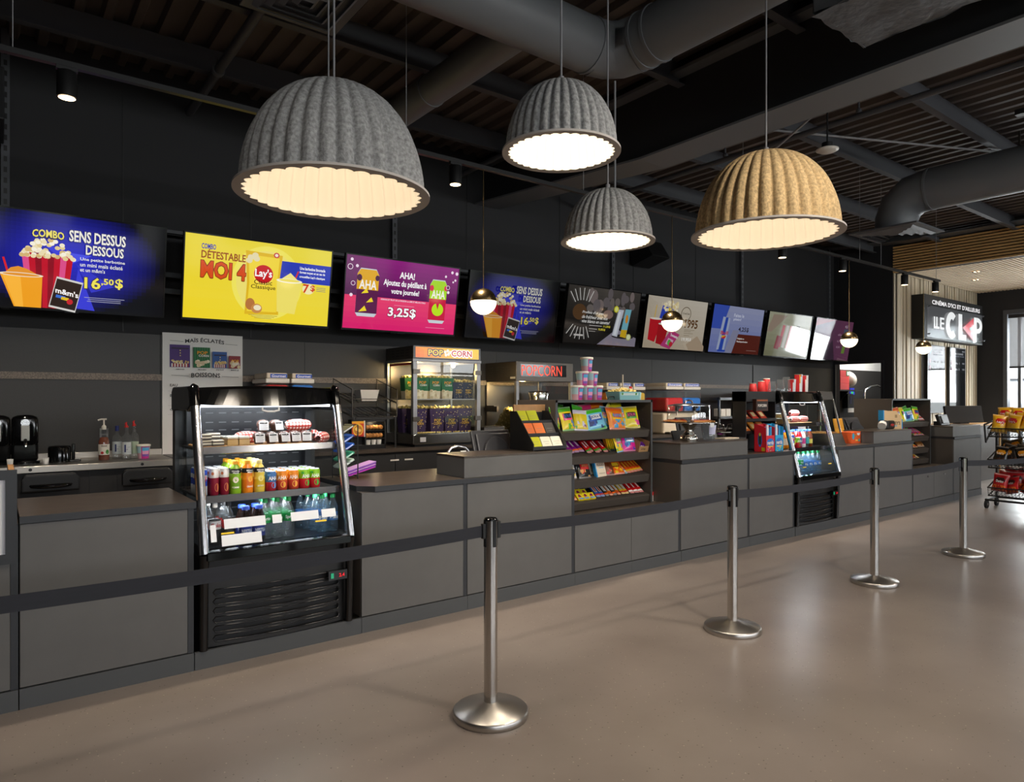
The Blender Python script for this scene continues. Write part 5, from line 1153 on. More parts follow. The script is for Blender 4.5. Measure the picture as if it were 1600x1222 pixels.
B(.06, -.04, 0, .15, .05, .02).box(.085, -.02, .02, .11, .03, .15).build('stand', 'black_gloss', d, bevel=.006)
d = thing('wall_outlet', 'black wall outlet in a bright steel plate above the steel counter', 'outlet', (.80, YN - .013, 1.17))
B(-.037, -.008, -.058, .037, 0, .058).build('plate', 'steel_flat', d, bevel=.003); B(-.018, -.013, -.042, .018, -.008, -.004).box(-.018, -.013, .004, .018, -.008, .042).build('socket', 'black', d)
for (x, c) in ((.105, .0), (.34, .0)): o = MB().lathe([(.018, 0), (.022, .05), (.020, .05), (.017, .004)], x, 6.72, n=16, z0=ZB, c='f2efe9').build('paper_cup', 'paper'); tag(o, 'small white cup on the steel counter ' + ('between the urns' if x < .2 else 'beside the tea server'), 'cup')
d = thing('syrup_bottle', 'amber syrup bottle with a white pump on the steel counter', 'bottle', (.755, 6.78, ZB))
MB().lathe([(.04, 0), (.042, .01), (.042, .17), (.03, .22), (.014, .25), (.014, .27)], n=24).build('glass_bottle', 'clear', d)
MB().lathe([(.039, .004), (.041, .012), (.041, .165), (.028, .20)], n=20).build('syrup', 'syrup', d)
MB().lathe([(.0425, .05), (.0425, .14)], n=24, c='e4ddd0', caps=False).build('label', 'paper', d)
a = Art(fn=lambda x, z, y: ((.0435 - y) * math.sin(x / .0435), -(.0435 - y) * math.cos(x / .0435), z)); a.text('FRAISE', -.025, .12, .02, .132, '5a4030', .03); a.ell(.022, .075, .014, .02, '3a8a30', 12); a.ell(-.018, .068, .012, .012, 'b8282c', 12); a.build('label_print', 'paper', d, fix=False)
MB().lathe([(.017, .265), (.018, .29), (.012, .30), (.006, .305), (.006, .35)], n=16).tube([(.02, 0, .353), (-.02, 0, .353), (-.045, 0, .345)], .007, 8).build('pump', 'plastic_white', d)
def liquor(x, y, l, cap, lab, word=None, tint='clear', hh=.25):
    d = thing('liquor_bottle', l, 'bottle', (x, y, ZB), group='liquor bottles on the steel counter')
    MB().lathe([(.036, 0), (.038, .008), (.038, hh * .72), (.03, hh * .80), (.014, hh * .86), (.013, hh * 1.06)], n=24).build('glass_bottle', tint, d)
    if lab: MB().lathe([(.0385, .045), (.0385, .15)], n=24, c=lab, caps=False).build('label', 'foil', d)
    if word:
        a = Art(fn=lambda x, z, y: ((.0395 - y) * math.sin(x / .0395), -(.0395 - y) * math.cos(x / .0395), z)); a.text(word, -.022, .065, .027, .13, '1c2a6a', .02); a.build('lettering', 'paper', d, fix=False)
    if cap == 'red': MB().lathe([(.015, hh * 1.06), (.016, hh * 1.10), (.008, hh * 1.13)], n=14).tube([(0, 0, hh * 1.12), (-.006, 0, hh * 1.2), (.004, 0, hh * 1.24)], [.010, .008, .004], 10).build('pourer', 'red', d)
    else: MB().lathe([(.015, hh * .98), (.015, hh * 1.16)], n=14, c='1c2a6a').build('screw_cap', 'paper', d)
liquor(.868, 6.90, 'clear vodka bottle with a dark blue screw cap', 'blue', 'c4ccd0', 'k'); liquor(.925, 6.78, 'clear vodka bottle with a red pourer and a big k', 'red', 'ccd2d4', 'k', hh=.262); liquor(.995, 6.86, 'pale green liquor bottle with a red pourer', 'red', 'a8b8a0', None, hh=.27)
def tub(name, l, loc, group, s=1.0, lidc='f0e8dc'):
    d = thing(name, l, 'tub', loc, group=group)
    h, r0, r1 = .125 * s, .045 * s, .056 * s
    def col(u, v):
        a = (u * 360) % 360
        if 235 < a < 330: return 'c42c8c' if v < .16 or v > .86 or a < 250 or a > 322 else ('58b0e0' if v > .55 else 'f0a8cc' if v > .3 else '8a60c0')
        return 'b8dce4' if v > .45 else 'e0b0bc'
    mb = MB(); mb.grid(lambda u, v: ((r0 + (r1 - r0) * v) * math.cos(2 * PI * u), (r0 + (r1 - r0) * v) * math.sin(2 * PI * u), h * v), 36, 12, cfn=col); mb.lathe([(.0001, 0), (r0, 0)], n=36, c='e0b0bc', caps=False); mb.build('cup_wall', 'paper', d)
    MB().lathe([(r1 + .003 * s, h - .012 * s), (r1 + .005 * s, h - .008 * s), (r1 + .004 * s, h + .006 * s), (r1 - .004 * s, h + .008 * s), (.0001, h + .006 * s)], n=32, c=lidc).build('lid', 'paper', d)
    a = Art(fn=lambda x, z, y: ((r1 * .96 - y + (z / h - 1) * (r1 - r0)) * math.sin(x / r1 + .22), -(r1 * .96 - y + (z / h - 1) * (r1 - r0)) * math.cos(x / r1 + .22), z)); a.text('BARBE', -.03 * s, .088 * s, .03 * s, .102 * s, '2a5ac0', .05); a.text('À PAPA', -.028 * s, .070 * s, .028 * s, .084 * s, '2a5ac0', .05); a.ell(.0, .045 * s, .02 * s, .022 * s, 'f4c8e0', 14); a.ell(.02 * s, .04 * s, .008 * s, .014 * s, 'f0b040', 10); a.build('print', 'paper', d, fix=False)
    return d
tub('cotton_candy_tub', 'single pink candy floss tub beside the liquor bottles', (1.06, 6.80, ZB), None, .95)
# ---------------------------------------------------------------- slush machines
def slush(x0, y0, w, cols, label, z=ZB, h=.78, fill=.62, face=0):
    d = thing('slush_machine', label, 'slush machine', (x0, y0, z), group='slush machines on the back counter')
    n = len(cols); tw = w / n; hb = h * .42
    MB().box(0, .0, 0, w, .42, hb).build('base', 'cream' if face == 0 else 'black', d, bevel=.03)
    MB().box(.03, -.10, 0, w - .03, 0, .035).build('drip_tray', 'steel_flat', d, bevel=.004)
    for k, c in enumerate(cols):
        a0 = k * tw + .008; a1 = (k + 1) * tw - .008; xm = (a0 + a1) / 2; zt0 = hb + .01
        MB().box(a0, -.06, zt0, a1, .40, h - .1).build('bowl', 'clear', d, bevel=.03)
        MB().box(a0 + .006, -.052, zt0 + .005, a1 - .006, .392, zt0 + (h - .1 - hb) * fill).build('slush', c, d, bevel=.03)
        MB().box(a0, -.05, h - .1, a1, .39, h - .055).build('bowl_rim', 'plastic_white', d, bevel=.01)
        MB().box(a0 + .015, -.03, h - .055, a1 - .015, .37, h).build('lid', 'cream', d, bevel=.012)
        B(a0 + .05, -.0325, h - .047, a1 - .02, -.03, h - .01, '2a58c0').build('lid_label', 'paper', d)
        a = Art(fn=lambda x, z, y: (x, -.0335 + y, z)); a.text('Gourmet', a0 + .06, h - .042, a1 - .035, h - .016, 'f4f4f6', .05, .004); a.build('lettering', 'paper', d, fix=False)
        MB().box(xm - .02, -.10, zt0 + .01, xm + .02, -.06, zt0 + .09).box(xm - .03, -.13, zt0 + .09, xm + .03, -.06, zt0 + .12).box(xm - .022, -.14, zt0 + .05, xm + .022, -.125, zt0 + .12).build('tap', 'black', d, bevel=.004)
        MB().tube([(xm, -.08, zt0 + .02), (xm, -.08, zt0 - .05)], .012, 10).build('spout', 'plastic_white', d)
    return d
slush(2.08, 6.72, .50, ['slush_red', 'slush_blue'], 'two-bowl slush machine rising behind the big cooler hood', fill=.93)
slush(6.72, 6.745, .80, ['slush_orange', 'slush_yellow', 'slush_yellow'], 'orange and yellow slush machine behind the candy shelf unit', h=.75, face=1, fill=.86)
slush(7.86, 6.66, .82, ['slush_red', 'slush_blue'], 'red and blue slush machine with white body behind the cake stand', h=.76)
# ---------------------------------------------------------------- wire rack, white tub, nacho case
d = thing('wire_rack', 'dark tiered wire rack on the back wall beside the popcorn cabinet', 'rack', (2.98, 6.68, 1.30))
mb = MB(); ww = .52
for x in (0, ww): mb.tube([(x, .49, 0), (x, .49, .42)], .006, 6); mb.tube([(x, 0, 0), (x, 0, .30)], .006, 6)
mb.build('uprights', 'wire', d)
for z in (.0, .15):
    mb = MB()
    for x in (0, ww): mb.tube([(x, 0, z), (x, .49, z + .10)], .005, 6); mb.tube([(x, 0, z + .14), (x, .49, z + .26)], .005, 6)
    for k in range(9): mb.tube([(.02 + k * (ww - .04) / 8, 0, z), (.02 + k * (ww - .04) / 8, .49, z + .10)], .0025, 5)
    for k in range(3): mb.tube([(0, .24 * k, z + .05 * k), (ww, .24 * k, z + .05 * k)], .004, 6)
    mb.tube([(0, 0, z + .04), (ww, 0, z + .04)], .004, 6); mb.build('tier', 'wire', d)
MB().box(.04, .0, -.03, ww - .04, .01, 0.0).build('front_plate', 'black', d)
mb = MB()
for x in (.02, ww - .02): mb.box(x - .01, .46, -.335, x + .01, .5, 0); mb.box(x - .01, -.005, -.335, x + .01, .0, 0)
mb.build('legs', 'black', d)
d = thing('plastic_tub', 'small white plastic tub on the wire rack', 'tub', (3.20, 6.72, 1.468))
v = []
for (s, z) in ((.78, 0), (1, .12), (.95, .12), (.74, .008)): v += [(-.11 * s, -.08 * s + .08, z), (.11 * s, -.08 * s + .08, z), (.11 * s, .08 * s + .08, z), (-.11 * s, .08 * s + .08, z)]
MB().add(v, [(3, 2, 1, 0)] + [(4 * k + j, 4 * k + (j + 1) % 4, 4 * k + 4 + (j + 1) % 4, 4 * k + 4 + j) for k in range(3) for j in range(4)] + [(12, 13, 14, 15)]).build('tub_body', 'plastic_white', d, bevel=.006)
d = thing('nacho_warmer', 'black nacho warmer with a cheese picture beside the popcorn cabinet', 'warmer', (2.93, YK + .02, ZB))
MB().box(0, .02, 0, .39, .10, .045).box(0, .02, .285, .39, .1, .31).box(0, .02, 0, .012, .10, .31).box(.15, .02, 0, .165, .1, .31).box(.378, .02, 0, .39, .1, .31).box(0, .09, 0, .39, .1, .31).box(.16, .02, .19, .38, .1, .197).box(.16, .02, .105, .38, .1, .112).build('case', 'black', d, bevel=.002)
a = Art(w=.135, h=.16, fn=lambda x, z, y: (x + .005, y + .016, z + .135)); a.rect(0, 0, 1, 1, 'd8401c'); a.ell(.5, .45, .42, .4, 'f0c040', 22); a.ell(.5, .42, .34, .3, 'c8802c', 22); a.ell(.4, .5, .15, .12, 'f4d070', 12); a.ell(.62, .4, .14, .1, 'f4d070', 12); a.rect(0, .85, 1, 1, 'f0a820'); a.rect(0, 0, 1, .1, 'b01c18'); a.build('picture', 'paper', d, fix=False)
B(.138, .012, .13, .15, .018, .30).build('white_strip', 'white', d)
for (z, n) in ((.198, 5), (.113, 5)):
    mb = MB(); random.seed(int(z * 1000))
    for k in range(n): mb.sphere(.185 + k * .04, .055, z + .028, .028, 10, sz=.95)
    mb.build('nacho_bags', 'pastry', d)
for k in range(3): MB().lathe([(.022, 0), (.027, .05)], .20 + k * .062, .05, n=14, c='e4e0da', z0=.046).build('dip_cup', 'paper', d)
light('warmer_light', 'POINT', (.27, .03, .27), .35, (1, .8, .5), .02, parent=d)
# ---------------------------------------------------------------- popcorn bags and cabinet
def pbag(w, dpt, h, style, label, group):
    d = thing('popcorn_bag', label, 'popcorn bag', group=group)
    base = {'green': '1c7a44', 'purple': '3a2450', 'navy': '1e2440'}[style]; random.seed(hash(style) % 97 if False else {'green': 1, 'purple': 2, 'navy': 3}[style])
    mb = MB(); b = .78
    prof = lambda v: b + (1 - b) * v
    P4 = lambda s, z: [(-w / 2 * s, -dpt / 2 * s, z), (w / 2 * s, -dpt / 2 * s, z), (w / 2 * s, dpt / 2 * s, z), (-w / 2 * s, dpt / 2 * s, z)]
    v = []; cs = []; fs = []; N = 8
    for k in range(N + 1): v += P4(prof(k / N), h * k / N)
    for k in range(N):
        for j in range(4): fs.append((4 * k + j, 4 * k + (j + 1) % 4, 4 * k + 4 + (j + 1) % 4, 4 * k + 4 + j)); cs.append(('e2d2b4' if k < 3 else base) if style == 'green' else base)
    mb.add(v, fs, cs); mb.add(P4(b, 0), [(3, 2, 1, 0)], base); mb.build('paper_bag', 'paper', d)
    fr = lambda x, z, y: (x * (b + (1 - b) * z / h), -dpt / 2 * (b + (1 - b) * z / h) - .0006 + y, z)
    a = Art(fn=fr)
    if style == 'green':
        for k in range(7): a.rect(-w / 2 + w * k / 7, h * .4, -w / 2 + w * (k + .4) / 7, h, '14603a')
        a.text('POP', -w * .26, h * .70, w * .3, h * .84, 'f0a020', .06); a.text('CORN', -w * .2, h * .60, w * .36, h * .69, 'f0ece0', .06)
        for k in range(12): a.ell(random.uniform(-w * .4, w * .4), random.uniform(h * .05, h * .42), w * .13, w * .11, random.choice(('f0e4c8', 'dccaa4', 'c8b48c')), 10)
    else:
        for k in range(20): a.ell(random.uniform(-w * .45, w * .45), random.uniform(h * .06, h * .94), w * .026, w * .026, random.choice(('e8c860', 'f0dc9a')), 8)
        a.text('POP', -w * .24, h * .46, w * .24, h * .57, 'e0b040', .04); a.text('CORN', -w * .3, h * .33, w * .3, h * .44, 'e0b040', .04)
    a.build('print', 'paper', d, fix=False)
    mb = MB()
    for k in range(26):
        u, t = random.uniform(-.44, .44), random.uniform(-.44, .44); mb.sphere(u * w, t * dpt, h + .008 + .03 * (1 - 2 * max(abs(u), abs(t))) * random.random(), random.uniform(.012, .018), 6)
    mb.build('popcorn_fill', 'popcorn', d); kids(d)[-1]['kind'] = 'stuff'
    return d
px0, pw_, pd, pz = 3.623, .885, .64, ZB
d = thing('popcorn_cabinet', 'glass popcorn warming cabinet with a lit POP CORN header', 'cabinet', (px0, YK - .01, pz))
MB().box(0, 0, .03, pw_, pd, .135).build('base_box', 'steel_flat', d, bevel=.004); MB().box(.04, .04, 0, pw_ - .04, pd - .04, .03).build('feet', 'black', d)
B(.085, -.004, .055, .155, 0, .105, 'b8b8ba').build('rating_plate', 'paper', d)
for (x, y) in ((0, 0), (pw_ - .05, 0)): MB().box(x, y, .135, x + .05, y + .05, .955).build('corner_post', 'alu_soft', d, bevel=.003)
for (x, y) in ((0, pd - .03), (pw_ - .03, pd - .03)): MB().box(x, y, .135, x + .03, y + .03, .955).build('corner_post', 'alu_soft', d, bevel=.003)
B(.05, .012, .14, pw_ - .05, .018, .95).build('front_door', 'glass', d); B(.012, .05, .14, .018, pd - .03, .95).build('side_glass', 'glass', d); B(pw_ - .018, .05, .14, pw_ - .012, pd - .03, .95).build('side_glass', 'glass', d); B(.05, pd - .018, .14, pw_ - .03, pd - .012, .95).build('rear_panel', 'steel_dark', d)
for (x) in (-.005, pw_ - .08):
    for z in (.80, .28): MB().box(x, -.012, z, x + .085, .022, z + .05).build('hinge', 'steel_dark', d, bevel=.003)
B(.03, .03, .515, pw_ - .03, pd - .04, .525).build('shelf', 'alu_soft', d)
B(.025, .06, .135, pw_ - .025, pd - .02, .145).build('floor_pan', 'steel_flat', d)
MB().box(-.006, -.006, .935, pw_ + .006, pd, .965).build('head_rail', 'alu_soft', d, bevel=.003); MB().box(0, 0, .965, pw_, pd, 1.105).build('header_box', 'steel_dark', d, bevel=.003)
a = Art(w=.83, h=.115, fn=lambda x, z, y: (x + .028, y - .001, z + .98)); a.rect(-.03, -.1, 1.03, 1.1, '101012'); a.shade(0, 0, 1, 1, lambda u, v: mix('e8601c', 'f8c828', min(1, u * 1.6) * .8 + .2 * v), 16, 3)
for k in range(7): a.poly([(.0 + .03 * k, 1), (.08 + .03 * k, 1), (.36 + .01 * k, .3)], 'f0941c')
a.text('POP', .19, .22, .42, .80, 'ffd23c', .036, out='16205a', og=.12); a.text('CORN', .55, .2, .88, .80, 'c01810', .036, out='ffffff', og=.12)
for (x, z) in ((.45, .6), (.49, .72), (.50, .4), (.46, .32), (.53, .58)): a.ell(x, z, .022, .16, 'f2ecdf', 10)
a.build('lit_sign', 'backlit', d, fix=False)
mb = MB()
for r in range(3):
    for k in range(4): mb.box(-.0015, .1 + k * .11, 1.0 + r * .03, 0, .17 + k * .11, 1.006 + r * .03)
mb.build('vent_slots', 'black', d)
B(.03, .05, .905, .0302, .05, .93).box(.019, .06, .90, .022, pd - .05, .925).build('red_band', 'red', d)
for k, x in enumerate((.18, .70)):
    MB().lathe([(.03, .93), (.02, .90), (.0001, .89)], x, .3, n=16, caps=False).build('heat_lamp', 'lamp', d); light('cabinet_lamp', 'POINT', (x, .30, .84), 6.5, (1, .68, .30), .03, parent=d)
light('cabinet_lamp', 'POINT', (.45, .12, .48), 3, (1, .74, .38), .03, parent=d)
random.seed(12); mb = MB()
for k in range(70): mb.sphere(random.uniform(.08, pw_ - .08), random.uniform(.03, .085), .152, random.uniform(.007, .011), 6)
mb.build('loose_popcorn', 'popcorn', d); kids(d)[-1]['kind'] = 'stuff'
GB = 'filled popcorn bags in the cabinet'
gb = pbag(.165, .10, .235, 'green', 'x', GB); pb_ = pbag(.20, .12, .27, 'purple', 'x', GB); nb = pbag(.15, .10, .19, 'navy', 'x', GB)
zu, zl = pz + .526, pz + .146
for k, (x, y, r) in enumerate(((.16, .12, 0), (.33, .13, .05), (.50, .14, -.04), (.14, .36, .1), (.33, .38, 0))): place(gb, px0 + x, YK + y, zu, 'green popcorn bag on the upper cabinet shelf, ' + ('front, beside the door post', 'front, middle of three', 'front, next to the navy bags', 'rear, by the side glass', 'rear, inner one')[k], r)
for k, (x, y) in enumerate(((.64, .13), (.78, .14), (.62, .30), (.77, .32))): place(nb, px0 + x, YK + y, zu, 'navy dotted popcorn bag on the upper cabinet shelf, ' + ('front, next to the green bags', 'front, by the far post', 'rear, next to the green bags', 'rear, by the far post')[k])
for k, (x, y, r) in enumerate(((.14, .16, 0), (.36, .14, 0), (.56, .16, .02), (.752, .17, 0), (.14, .40, .08), (.36, .42, 0))): place(pb_, px0 + x, YK + y, zl, 'purple dotted popcorn bag on the cabinet floor, ' + ('front, behind the door post', 'front, second, with the lettering in full view', 'front, third', 'front, fourth', 'rear, by the side glass', 'rear, inner one')[k], r)
# ---------------------------------------------------------------- popcorn popper
qx, qw, qd = 5.033, .92, .66
d = thing('popcorn_popper', 'steel popcorn popper with red neon POPCORN lettering', 'popcorn machine', (qx, YK - .01, ZB))
MB().box(0, 0, 0, qw, qd, .06).build('base', 'steel_dark', d); MB().box(0, 0, .74, qw, qd, .98).build('header_box', 'steel_dark', d, bevel=.004)
B(.01, -.004, .75, qw - .01, 0, .972).build('header_front', 'steel_dark', d); B(.06, -.007, .80, .80, -.004, .95).build('sign_window', 'black_gloss', d)
a = Art(fn=lambda x, z, y: (x, -.010 + y, z)); a.text('POPCORN', .075, .812, .72, .938, lin('ffffff'), -.015); o = a.build('neon_letters', 'neon', d, fix=False)
mb = MB()
for c in range(4):
    for r in range(5): mb.box(-.006, .13 + c * .12, .80 + r * .028, 0, .19 + c * .12, .807 + r * .028)
mb.build('louvres', 'steel_dark', d)
B(-.004, .02, .77, -.001, .12, .795, 'e0ddd8').build('side_label', 'paper', d)
for (x, y) in ((0, 0), (qw - .04, 0), (0, qd - .04), (qw - .04, qd - .04)): MB().box(x, y, .06, x + .04, y + .04, .74).build('corner_post', 'alu_soft' if y == 0 else 'steel_dark', d)
B(.006, .04, .06, .012, qd - .04, .74).build('side_glass', 'glass', d); B(.04, .012, .06, qw - .04, .018, .74).build('front_glass', 'glass', d); B(.04, qd - .02, .06, qw - .04, qd - .012, .74).build('rear_panel', 'steel_dark', d)
B(-.03, .42, .36, 0, .62, .44).box(-.03, .36, .36, .0, .43, .43).build('latch', 'steel_dark', d)
mb = MB(); random.seed(6)
mb.grid(lambda u, v: (.05 + .45 * u, .05 + .52 * v, .062 + .35 * math.exp(-((u - .12) ** 2 + (v - .42) ** 2) * 5) + random.uniform(0, .012)), 14, 14)
for k in range(330):
    u, v = random.random(), random.random(); mb.sphere(.05 + .45 * u, .05 + .52 * v, .07 + .35 * math.exp(-((u - .12) ** 2 + (v - .42) ** 2) * 5), random.uniform(.012, .018), 6)
mb.build('popcorn_heap', 'popcorn', d); kids(d)[-1]['kind'] = 'stuff'
MB().lathe([(.12, 0), (.14, .12), (.13, .14), (.0001, .15)], n=28).build('kettle', 'steel_flat', d, loc=(.62, .33, .48))
MB().tube([(.62, .33, .63), (.62, .33, .74)], .012, 10).tube([(.50, .2, .58), (.28, -.05, .42)], .008, 8).build('crank', 'steel_dark', d)
MB().lathe([(.0001, 0), (.028, .002), (.028, .014), (.0001, .016)], n=24).build('crank_knob', 'plastic_white', d, loc=(.235, -.035, .40), rot=(PI / 2, 0, 0))
MB().tube([(.10, -.02, .28), (.06, -.01, .24)], .012, 8).build('scoop_handle', 'red', d)
MB().box(.60, -.16, .30, .86, -.02, .44).build('cup_tray', 'clear', d)
for (x, y, z) in ((.25, .2, .68), (.12, .06, .5)): light('popper_lamp', 'POINT', (x, y, z), 7.0, (1, .70, .30), .03, parent=d)
d = thing('steel_bin', 'low steel bin between the popcorn cabinet and the popper', 'bin', (4.58, YK + .02, ZB)); MB().box(0, 0, 0, .30, .45, .19).build('body', 'steel_dark', d, bevel=.004); MB().box(-.005, -.005, .19, .305, .455, .20).build('lid', 'steel_flat', d, bevel=.003)
# ---------------------------------------------------------------- utility stand, red drink box
d = thing('steel_stand', 'two-shelf steel stand on the back counter beside the slush machine', 'stand', (9.20, 6.66, ZB))
for (x, y) in ((0, 0), (1.0, 0), (0, .38), (1.0, .38)): MB().box(x, y, 0, x + .03, y + .03, .55).build('leg', 'alu', d)
MB().box(0, 0, .50, 1.03, .41, .545).build('top_shelf', 'alu', d, bevel=.003); MB().box(0, 0, .20, 1.03, .41, .24).build('middle_shelf', 'alu', d, bevel=.003)
for k, x in enumerate((9.33, 9.47)): o = MB().box(x, 6.72, ZB + .241, x + .12, 6.86, ZB + .36).build('steel_pan', 'plastic_white', bevel=.004); tag(o, 'small pale pan on the steel stand, ' + ('by its upright' if k == 0 else 'in its middle'), 'pan')
d = thing('drink_cooler', 'red drink fridge with a white swirl behind the black candy box', 'fridge', (10.29, 6.72, ZB)); MB().box(0, 0, 0, .4, .44, .62).build('body', 'red', d, bevel=.01)
a = Art(fn=lambda x, z, y: (x, -.001 + y, z)); a.ell(.2, .38, .11, .11, 'f0ece8', 24); a.ell(.2, .38, .07, .07, 'c8201c', 24); a.build('swirl', 'paper', d, fix=False)
# ---------------------------------------------------------------- service room seen through the doorway
d = thing('wall_shelf', 'dark wall shelf in the service room', 'shelf', (14.6, 7.75, 1.66)); MB().box(0, 0, 0, 1.7, .44, .03).build('board', 'black_soft', d)
for x in (.2, 1.35): MB().prism([(.44, 0), (.44, -.25), (.22, 0)], 'x', x, x + .02).build('bracket', 'black', d)
for k, z in enumerate((1.691, 1.837, 1.983)):
    d = thing('red_carton', 'red carton on the service room shelf, ' + ('bottom', 'middle', 'top')[k] + ' of its stack', 'carton', (15.28, 7.82, z), group='red cartons on the service shelf'); MB().box(0, 0, 0, .40, .32, .145).build('box', 'red', d, bevel=.004)
    if k == 2: B(.26, -.003, .02, .39, 0, .14, '2a7a48').box(.30, -.005, .04, .37, -.003, .12, 'f0f0ec').build('sticker', 'paper', d)
d = thing('mixing_bowl', 'white bowl leaning against the red cartons', 'bowl', (15.86, 7.98, 1.695)); MB().lathe([(.08, 0), (.15, .05), (.20, .16), (.195, .16), (.14, .055), (.0001, .02)], n=28).build('bowl', 'plastic_white', d, loc=(-.05, 0, .19), rot=(0, math.radians(66), 0))
d = thing('sink_bench', 'dark sink bench in the service room', 'bench', (15.2, 7.55, 0)); MB().box(0, 0, .06, 3.6, .62, .98).build('cabinet', 'black_soft', d); MB().box(0, .03, 0, 3.6, .6, .06).build('plinth', 'black', d)
d = thing('spray_faucet', 'tall gooseneck spray faucet in the service room', 'faucet', (16.75, 7.98, .98))
MB().tube([(0, 0, 0), (0, 0, .62), (.04, -.0, .72), (.25, -.02, .80), (.55, -.03, .83), (.80, -.03, .78)], .022, 10).tube([(0, 0, .42), (-.3, -.02, .42)], .014, 8).lathe([(.05, 0), (.05, .05), (.025, .06)], n=16).build('neck', 'chrome', d); MB().tube([(0, 0, .32), (.1, -.08, .2), (.1, -.1, .02)], .02, 8).build('hose', 'steel_dark', d)
d = thing('soap_notice', 'small blue notice with a green smile on the service room wall', 'notice', (16.45, 8.185, 1.58)); B(0, 0, 0, .22, .012, .16, '2030c0').build('card', 'paper', d); a = Art(fn=lambda x, z, y: (x, -.001 + y, z)); a.ell(.11, .06, .06, .045, '30c050', 20); a.rect(.05, .07, .17, .11, '2030c0'); a.build('smile', 'paper', d, fix=False)
d = thing('towel_dispenser', 'black dispenser below the service room shelf', 'dispenser', (16.1, 8.06, 1.26)); MB().box(0, 0, 0, .26, .13, .34).build('body', 'black', d, bevel=.01); B(.08, -.004, .1, .18, 0, .28, '3a3a5a').build('window', 'paper', d); B(.0, -.01, -.1, .28, .0, .0, 'e4e4e2').build('towel', 'paper', d)
light('service_light', 'AREA', (16.4, 7.3, 2.9), 60, (1, .98, .95), (1.5, .6), aim=(0, 0, -1))
# ================================================================ on the counter
ZR = ZT + 0.155                                   # top of the raised ledges
def monitor(name, l, loc, rz, w=.40, h=.27, tilt=.35, m='black', grp='register screens'):
    """seen from behind: a wedge back with an arched hub on a stubby foot"""
    d = thing(name, l, 'register', loc, rz, grp)
    T = Matrix.Translation((0, 0, .075)) @ Matrix.Rotation(-tilt, 4, 'X')
    mb = MB(); mb.T = T; mb.box(-w / 2, 0, 0, w / 2, .022, h); mb.build('screen_frame', m, d, bevel=.008)
    mb = MB(); mb.T = T; mb.add([(-w / 2 + .008, .022, .008), (w / 2 - .008, .022, .008), (w / 2 - .008, .022, h - .008), (-w / 2 + .008, .022, h - .008)], [(0, 1, 2, 3)]); mb.build('screen_face', 'black_gloss', d)
    mb = MB(); mb.T = T; mb.box(-w / 2 + .03, -.022, .03, w / 2 - .03, 0, h - .03); mb.build('back_cover', m, d, bevel=.015)
    mb = MB(); mb.T = T; n = 16
    po = [(-.135 * math.cos(PI * i / n), .02 + .16 * math.sin(PI * i / n)) for i in range(n + 1)]; mb.prism([(x, z) for x, z in po], 'y', -.05, -.01); mb.build('hub', m, d, bevel=.008)
    MB().box(-.05, -.06, .012, .05, .0, .12).build('neck', 'rubber', d, bevel=.01); MB().lathe([(.12, 0), (.12, .008), (.09, .018), (.0001, .02)], n=28).build('foot', m, d)
    return d
monitor('register_screen', 'black register screen seen from behind on the first raised ledge', (3.25, 4.50, ZT), .06, w=.40, h=.245, tilt=.30, m='pos')
d = thing('card_reader', 'small black card reader with an arched silver handle beside the first register', 'card reader', (2.86, 4.48, ZT)); MB().box(-.09, -.06, 0, .10, .06, .14).build('body', 'black', d, bevel=.02); MB().tube([(-.10, -.02, .14), (-.06, -.02, .185), (0, -.02, .20), (.07, -.02, .185), (.12, -.02, .13)], .012, 10).build('handle', 'alu', d); B(.0, -.0615, .145, .05, -.06, .165).build('neck_label', 'white', d)
monitor('register_screen', 'wide black register screen behind the cake stand', (5.98, 4.60, ZT), -.1, w=.52, h=.30, tilt=.22, m='pos')
d = thing('customer_display', 'small dark tablet leaning behind the cake stand', 'tablet', (5.62, 4.47, ZT)); mb = MB(); mb.T = Matrix.Rotation(-.3, 4, 'X'); mb.box(-.13, 0, .01, .13, .02, .25); mb.build('tablet_body', 'black_soft', d, bevel=.006); MB().box(-.1, .03, 0, .1, .12, .04).build('stand', 'black', d); a = Art(fn=lambda x, z, y: (x, y - .001 + (z) * .3, z)); a.rect(-.01, .17, .05, .18, '8a9ab8'); a.build('mark', 'paper', d, fix=False)
d = thing('card_holder', 'small grey card holder between the tablet and the clear tip cup', 'holder', (5.80, 4.30, ZR)); MB().prism([(0, 0), (.08, 0), (.06, .065), (-.01, .07)], 'y', -.02, .02).build('holder', 'duct', d)
monitor('register_screen', 'black register screen on the third raised ledge', (9.24, 4.50, ZT), -.15, w=.34, h=.26, tilt=.45, m='pos')
d = thing('receipt_printer', 'black receipt printer with a red paper core beside the third register', 'printer', (9.47, 4.26, ZR)); MB().lathe([(.052, -.03), (.052, .03)], n=28).build('paper_roll', 'white', d, loc=(-.045, 0, .054), rot=(0, PI / 2 - .5, .3)); MB().box(0, -.05, 0, .26, .08, .115).build('body', 'black', d, bevel=.02); a = Art(fn=lambda x, z, y: (x, y - .051, z)); a.text('zip', .08, .035, .18, .075, 'd03a3a', .06, .01); a.build('mark', 'paper', d, fix=False)
d = thing('payment_terminal', 'dark payment terminal on the ledge at the far end of the counter', 'terminal', (11.55, 4.28, ZR)); mb = MB(); mb.T = Matrix.Rotation(-.3, 4, 'X'); mb.box(-.17, 0, .0, .17, .05, .18); mb.build('body', 'black', d, bevel=.015); MB().box(-.1, .03, 0, .1, .14, .06).build('base', 'black', d); mb = MB(); mb.T = Matrix.Rotation(-.3, 4, 'X'); mb.box(-.10, -.012, .03, .12, 0, .15); mb.build('back_plate', 'duct', d, bevel=.01)
